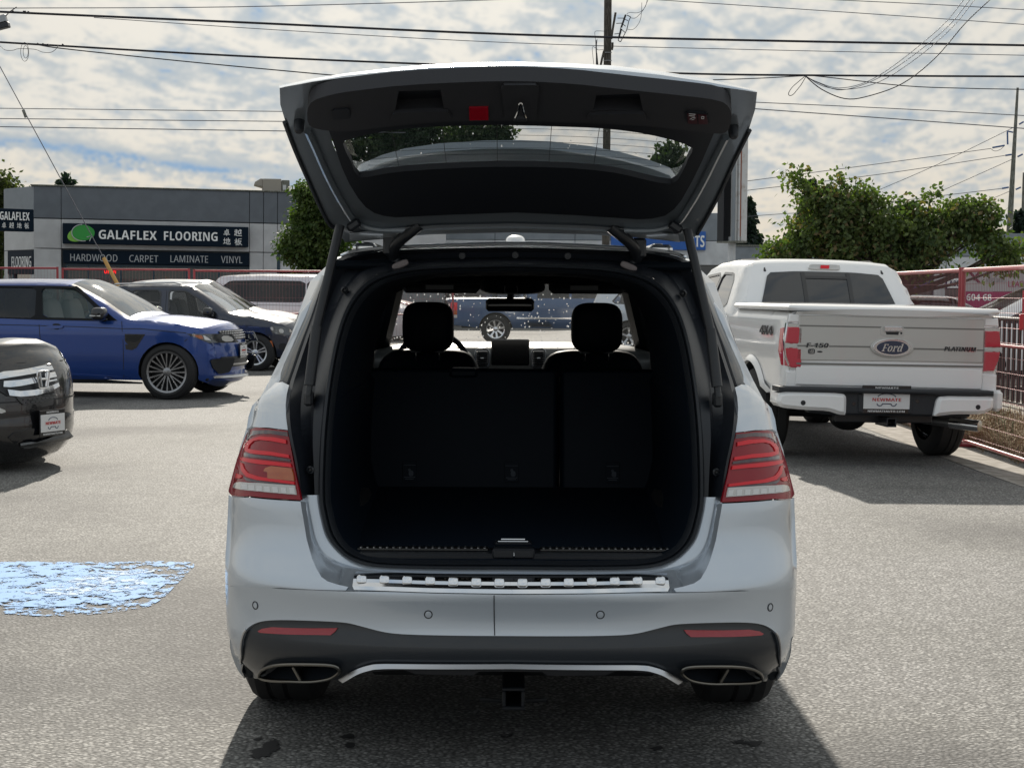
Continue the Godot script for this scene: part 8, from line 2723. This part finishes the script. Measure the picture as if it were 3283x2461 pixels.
func trees() -> void:
	var f := mat("foliage", 1, 1, 1, 0.6)
	f.vertex_color_use_as_albedo = true
	f.backlight_enabled = true
	f.backlight = Color(.85, .95, .55)
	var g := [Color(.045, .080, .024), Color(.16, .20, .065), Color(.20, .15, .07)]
	# the broad cherry tree behind the pickup
	var D := 29.0
	var base: Vector3 = p3([7.271,1.5778,-29])[0] * Vector3(1, 0, 1)
	var bl := []
	for q in [[Vector3(5.52, 2.6109, -29), .55, .42], [Vector3(5.715, 3.196, -29), .50, .55], [Vector3(6.188, 2.9647, -29), .55, .50], [Vector3(6.623, 3.2, -29), .45, .42], [Vector3(6.781, 2.6175, -29), .75, .50], [Vector3(7.363, 2.8541, -29), .60, .40], [Vector3(7.723, 2.447, -29), .65, .48], [Vector3(8.245, 2.7419, -29), .5, .42], [Vector3(8.531, 3.035, -29), .45, .32], [Vector3(8.775, 2.6278, -29), .42, .34], [Vector3(6.2, 2.3221, -29), .6, .35], [Vector3(7.259, 2.1521, -29), .7, .35], [Vector3(5.144, 2.2874, -29), .35, .22], [Vector3(9.077, 2.2786, -29), .35, .28], [Vector3(7.711, 3.002, -29), .35, .28], [Vector3(4.909, 2.2569, -29), .22, .14]]:
		bl.append([q[0] - base, Vector3(q[1] * .74, q[2] * .74, minf(q[1] * 1.2, .8))])
	for q in [[Vector3(5.23, 3.76, -28.8), .09, .12], [Vector3(5.322, 3.5, -28.8), .13, .18], [Vector3(6.073, 3.764, -28.8), .09, .22], [Vector3(6.137, 3.418, -28.8), .12, .18], [Vector3(5.7, 3.445, -28.8), .13, .16], [Vector3(7.797, 3.311, -28.8), .09, .20], [Vector3(8.76, 3.154, -28.8), .22, .12], [Vector3(8.939, 2.9694, -28.8), .18, .14], [Vector3(9.214, 2.4488, -28.8), .2, .12], [Vector3(9.436, 2.171, -28.8), .12, .10], [Vector3(8.324, 3.152, -28.8), .14, .12], [Vector3(7.014, 3.191, -28.8), .16, .12], [Vector3(6.543, 3.478, -28.8), .10, .14]]:
		bl.append([q[0] - base, Vector3(q[1], q[2], .2)])
	rng.seed = 77
	for i in 34:
		var b: Vector3 = bl[i % 16][0]
		var r: Vector3 = bl[i % 16][1]
		var a := rng.randf_range(-.2, PI + .2)
		bl.append([b + Vector3(cos(a) * r.x, sin(a) * r.y, rng.randf_range(-.4, .4)) * 1.05, Vector3(rng.randf_range(.10, .22), rng.randf_range(.10, .24), .2)])
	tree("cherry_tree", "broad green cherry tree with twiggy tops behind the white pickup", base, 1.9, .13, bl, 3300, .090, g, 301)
	# green street tree beside the flooring shop
	var b2: Vector3 = p3([-5.518,1.5114,-43])[0] * Vector3(1, 0, 1)
	var bl2 := []
	for q in [[Vector3(-5.512, 4.095, -43), .45, .45], [Vector3(-5.687, 3.576, -43), .55, .45], [Vector3(-5.949, 3.055, -43), .45, .40], [Vector3(-5.253, 3.232, -43), .6, .6], [Vector3(-5.602, 2.5363, -43), .65, .42], [Vector3(-4.993, 2.5394, -43), .6, .45], [Vector3(-5.728, 4.353, -43), .25, .25], [Vector3(-6.167, 2.7936, -43), .25, .25], [Vector3(-4.817, 3.926, -43), .6, .7]]:
		bl2.append([q[0] - b2, Vector3(q[1], q[2], .6)])
	tree("street_tree", "bright green street tree beside the raised tailgate's left strut", b2, 2.2, .09, bl2, 3600, .11, [Color(.045, .085, .022), Color(.125, .17, .045)], 311)
	# tall dark trees that show through the tailgate's window
	var b3: Vector3 = p3([-6.698,1.5053,-80])[0] * Vector3(1, 0, 1)
	var bl3 := []
	for q in [[Vector3(-7.506, 8.555, -80), 1.5, 2.0], [Vector3(-5.893, 9.043, -80), 1.8, 2.2], [Vector3(-4.281, 9.372, -80), 1.6, 2.2], [Vector3(-7.507, 6.308, -80), 2.2, 2.2], [Vector3(-5.245, 6.32, -80), 2.6, 2.4], [Vector3(-3.469, 6.972, -80), 1.6, 2.4], [Vector3(-6.051, 4.384, -80), 3.0, 1.8]]:
		bl3.append([q[0] - b3, Vector3(q[1], q[2], 1.8)])
	tree("tall_tree", "tall dark green tree seen through the left of the tailgate's window", b3, 6.0, .25, bl3, 5600, .26, [Color(.018, .034, .014), Color(.045, .065, .022)], 321)
	var b4: Vector3 = p3([-1.8952,1.5302,-76])[0] * Vector3(1, 0, 1)
	var bl4 := []
	for q in [[Vector3(-2.383, 9.141, -76), .7, 1.2], [Vector3(-1.9202, 8.231, -76), 1.0, 1.3], [Vector3(-1.4648, 9.298, -76), .6, .9], [Vector3(-2.2219, 6.858, -76), 1.2, 1.6], [Vector3(-.8377, 6.102, -76), 1.2, 1.4], [Vector3(-1.7529, 4.569, -76), 1.8, 1.4]]:
		bl4.append([q[0] - b4, Vector3(q[1], q[2], 1.0)])
	tree("tall_tree", "narrow-crowned tree at the middle of the tailgate's window", b4, 5.0, .2, bl4, 2200, .26, [Color(.018, .034, .014), Color(.045, .065, .022)], 331)
	var b5: Vector3 = p3([-.5857,1.537,-76])[0] * Vector3(1, 0, 1)
	var bl5 := []
	for q in [[Vector3(-.6234, 9.454, -76), .30, .55], [Vector3(-.6504, 8.694, -76), .42, .7], [Vector3(-.5994, 7.629, -76), .5, .8], [Vector3(-.3757, 5.799, -76), 1.0, 1.4], [Vector3(.708, 4.275, -76), 1.6, .7], [Vector3(2.3998, 4.162, -76), 1.2, .5]]:
		bl5.append([q[0] - b5, Vector3(q[1], q[2], .5)])
	tree("tall_tree", "slim spire of leaves right of the others in the tailgate's window", b5, 5.0, .15, bl5, 1300, .26, [Color(.018, .034, .014), Color(.045, .065, .022)], 341)
	var b6: Vector3 = p3([7.194,1.5774,-70])[0] * Vector3(1, 0, 1)
	var bl6 := []
	for q in [[Vector3(7.124, 7.749, -70), .28, .45], [Vector3(6.846, 7.326, -70), .35, .4], [Vector3(7.342, 7.189, -70), .35, .5], [Vector3(7.136, 6.626, -70), .6, .6], [Vector3(7.149, 5.502, -70), .9, 1.1]]:
		bl6.append([q[0] - b6, Vector3(q[1], q[2], .5)])
	tree("small_tree", "small dark treetop at the right end of the tailgate's window", b6, 4.5, .12, bl6, 800, .24, [Color(.018, .034, .014), Color(.045, .065, .022)], 351)
	var b7: Vector3 = p3([-22.051,1.4256,-66])[0] * Vector3(1, 0, 1)
	var bl7 := []
	for q in [[Vector3(-21.92, 5.79, -66), .5, .55], [Vector3(-22.459, 5.39, -66), 1.2, 1.2], [Vector3(-22.35, 3.796, -66), 1.5, 1.5]]:
		bl7.append([q[0] - b7, Vector3(q[1], q[2], .8)])
	tree("edge_tree", "green treetop at the left edge beside the flooring shop", b7, 3.5, .15, bl7, 1100, .2, [Color(.04, .06, .02), Color(.11, .12, .04)], 361)
	var cc := [Color(.014, .030, .026), Color(.030, .050, .040)]
	conifer("dark conifer just right of the pylon sign", p3([13.892,1.6122,-92])[0] * Vector3(1, 0, 1), 7.13949, 2.0, 2600, 401, cc)
	conifer("dark conifer behind the left of the cherry tree", p3([17.07,1.6287,-88])[0] * Vector3(1, 0, 1), 7.79889, 2.8, 3800, 411, cc)
	conifer("dark conifer between the two grey poles at the right edge", p3([27.996,1.6854,-85])[0] * Vector3(1, 0, 1), 6.1083, 1.2, 900, 421, cc)
	conifer("tip of a conifer over the flooring shop's roof", p3([-23.176,1.4198,-80])[0] * Vector3(1, 0, 1), 7.19125, 1.0, 700, 431, cc)
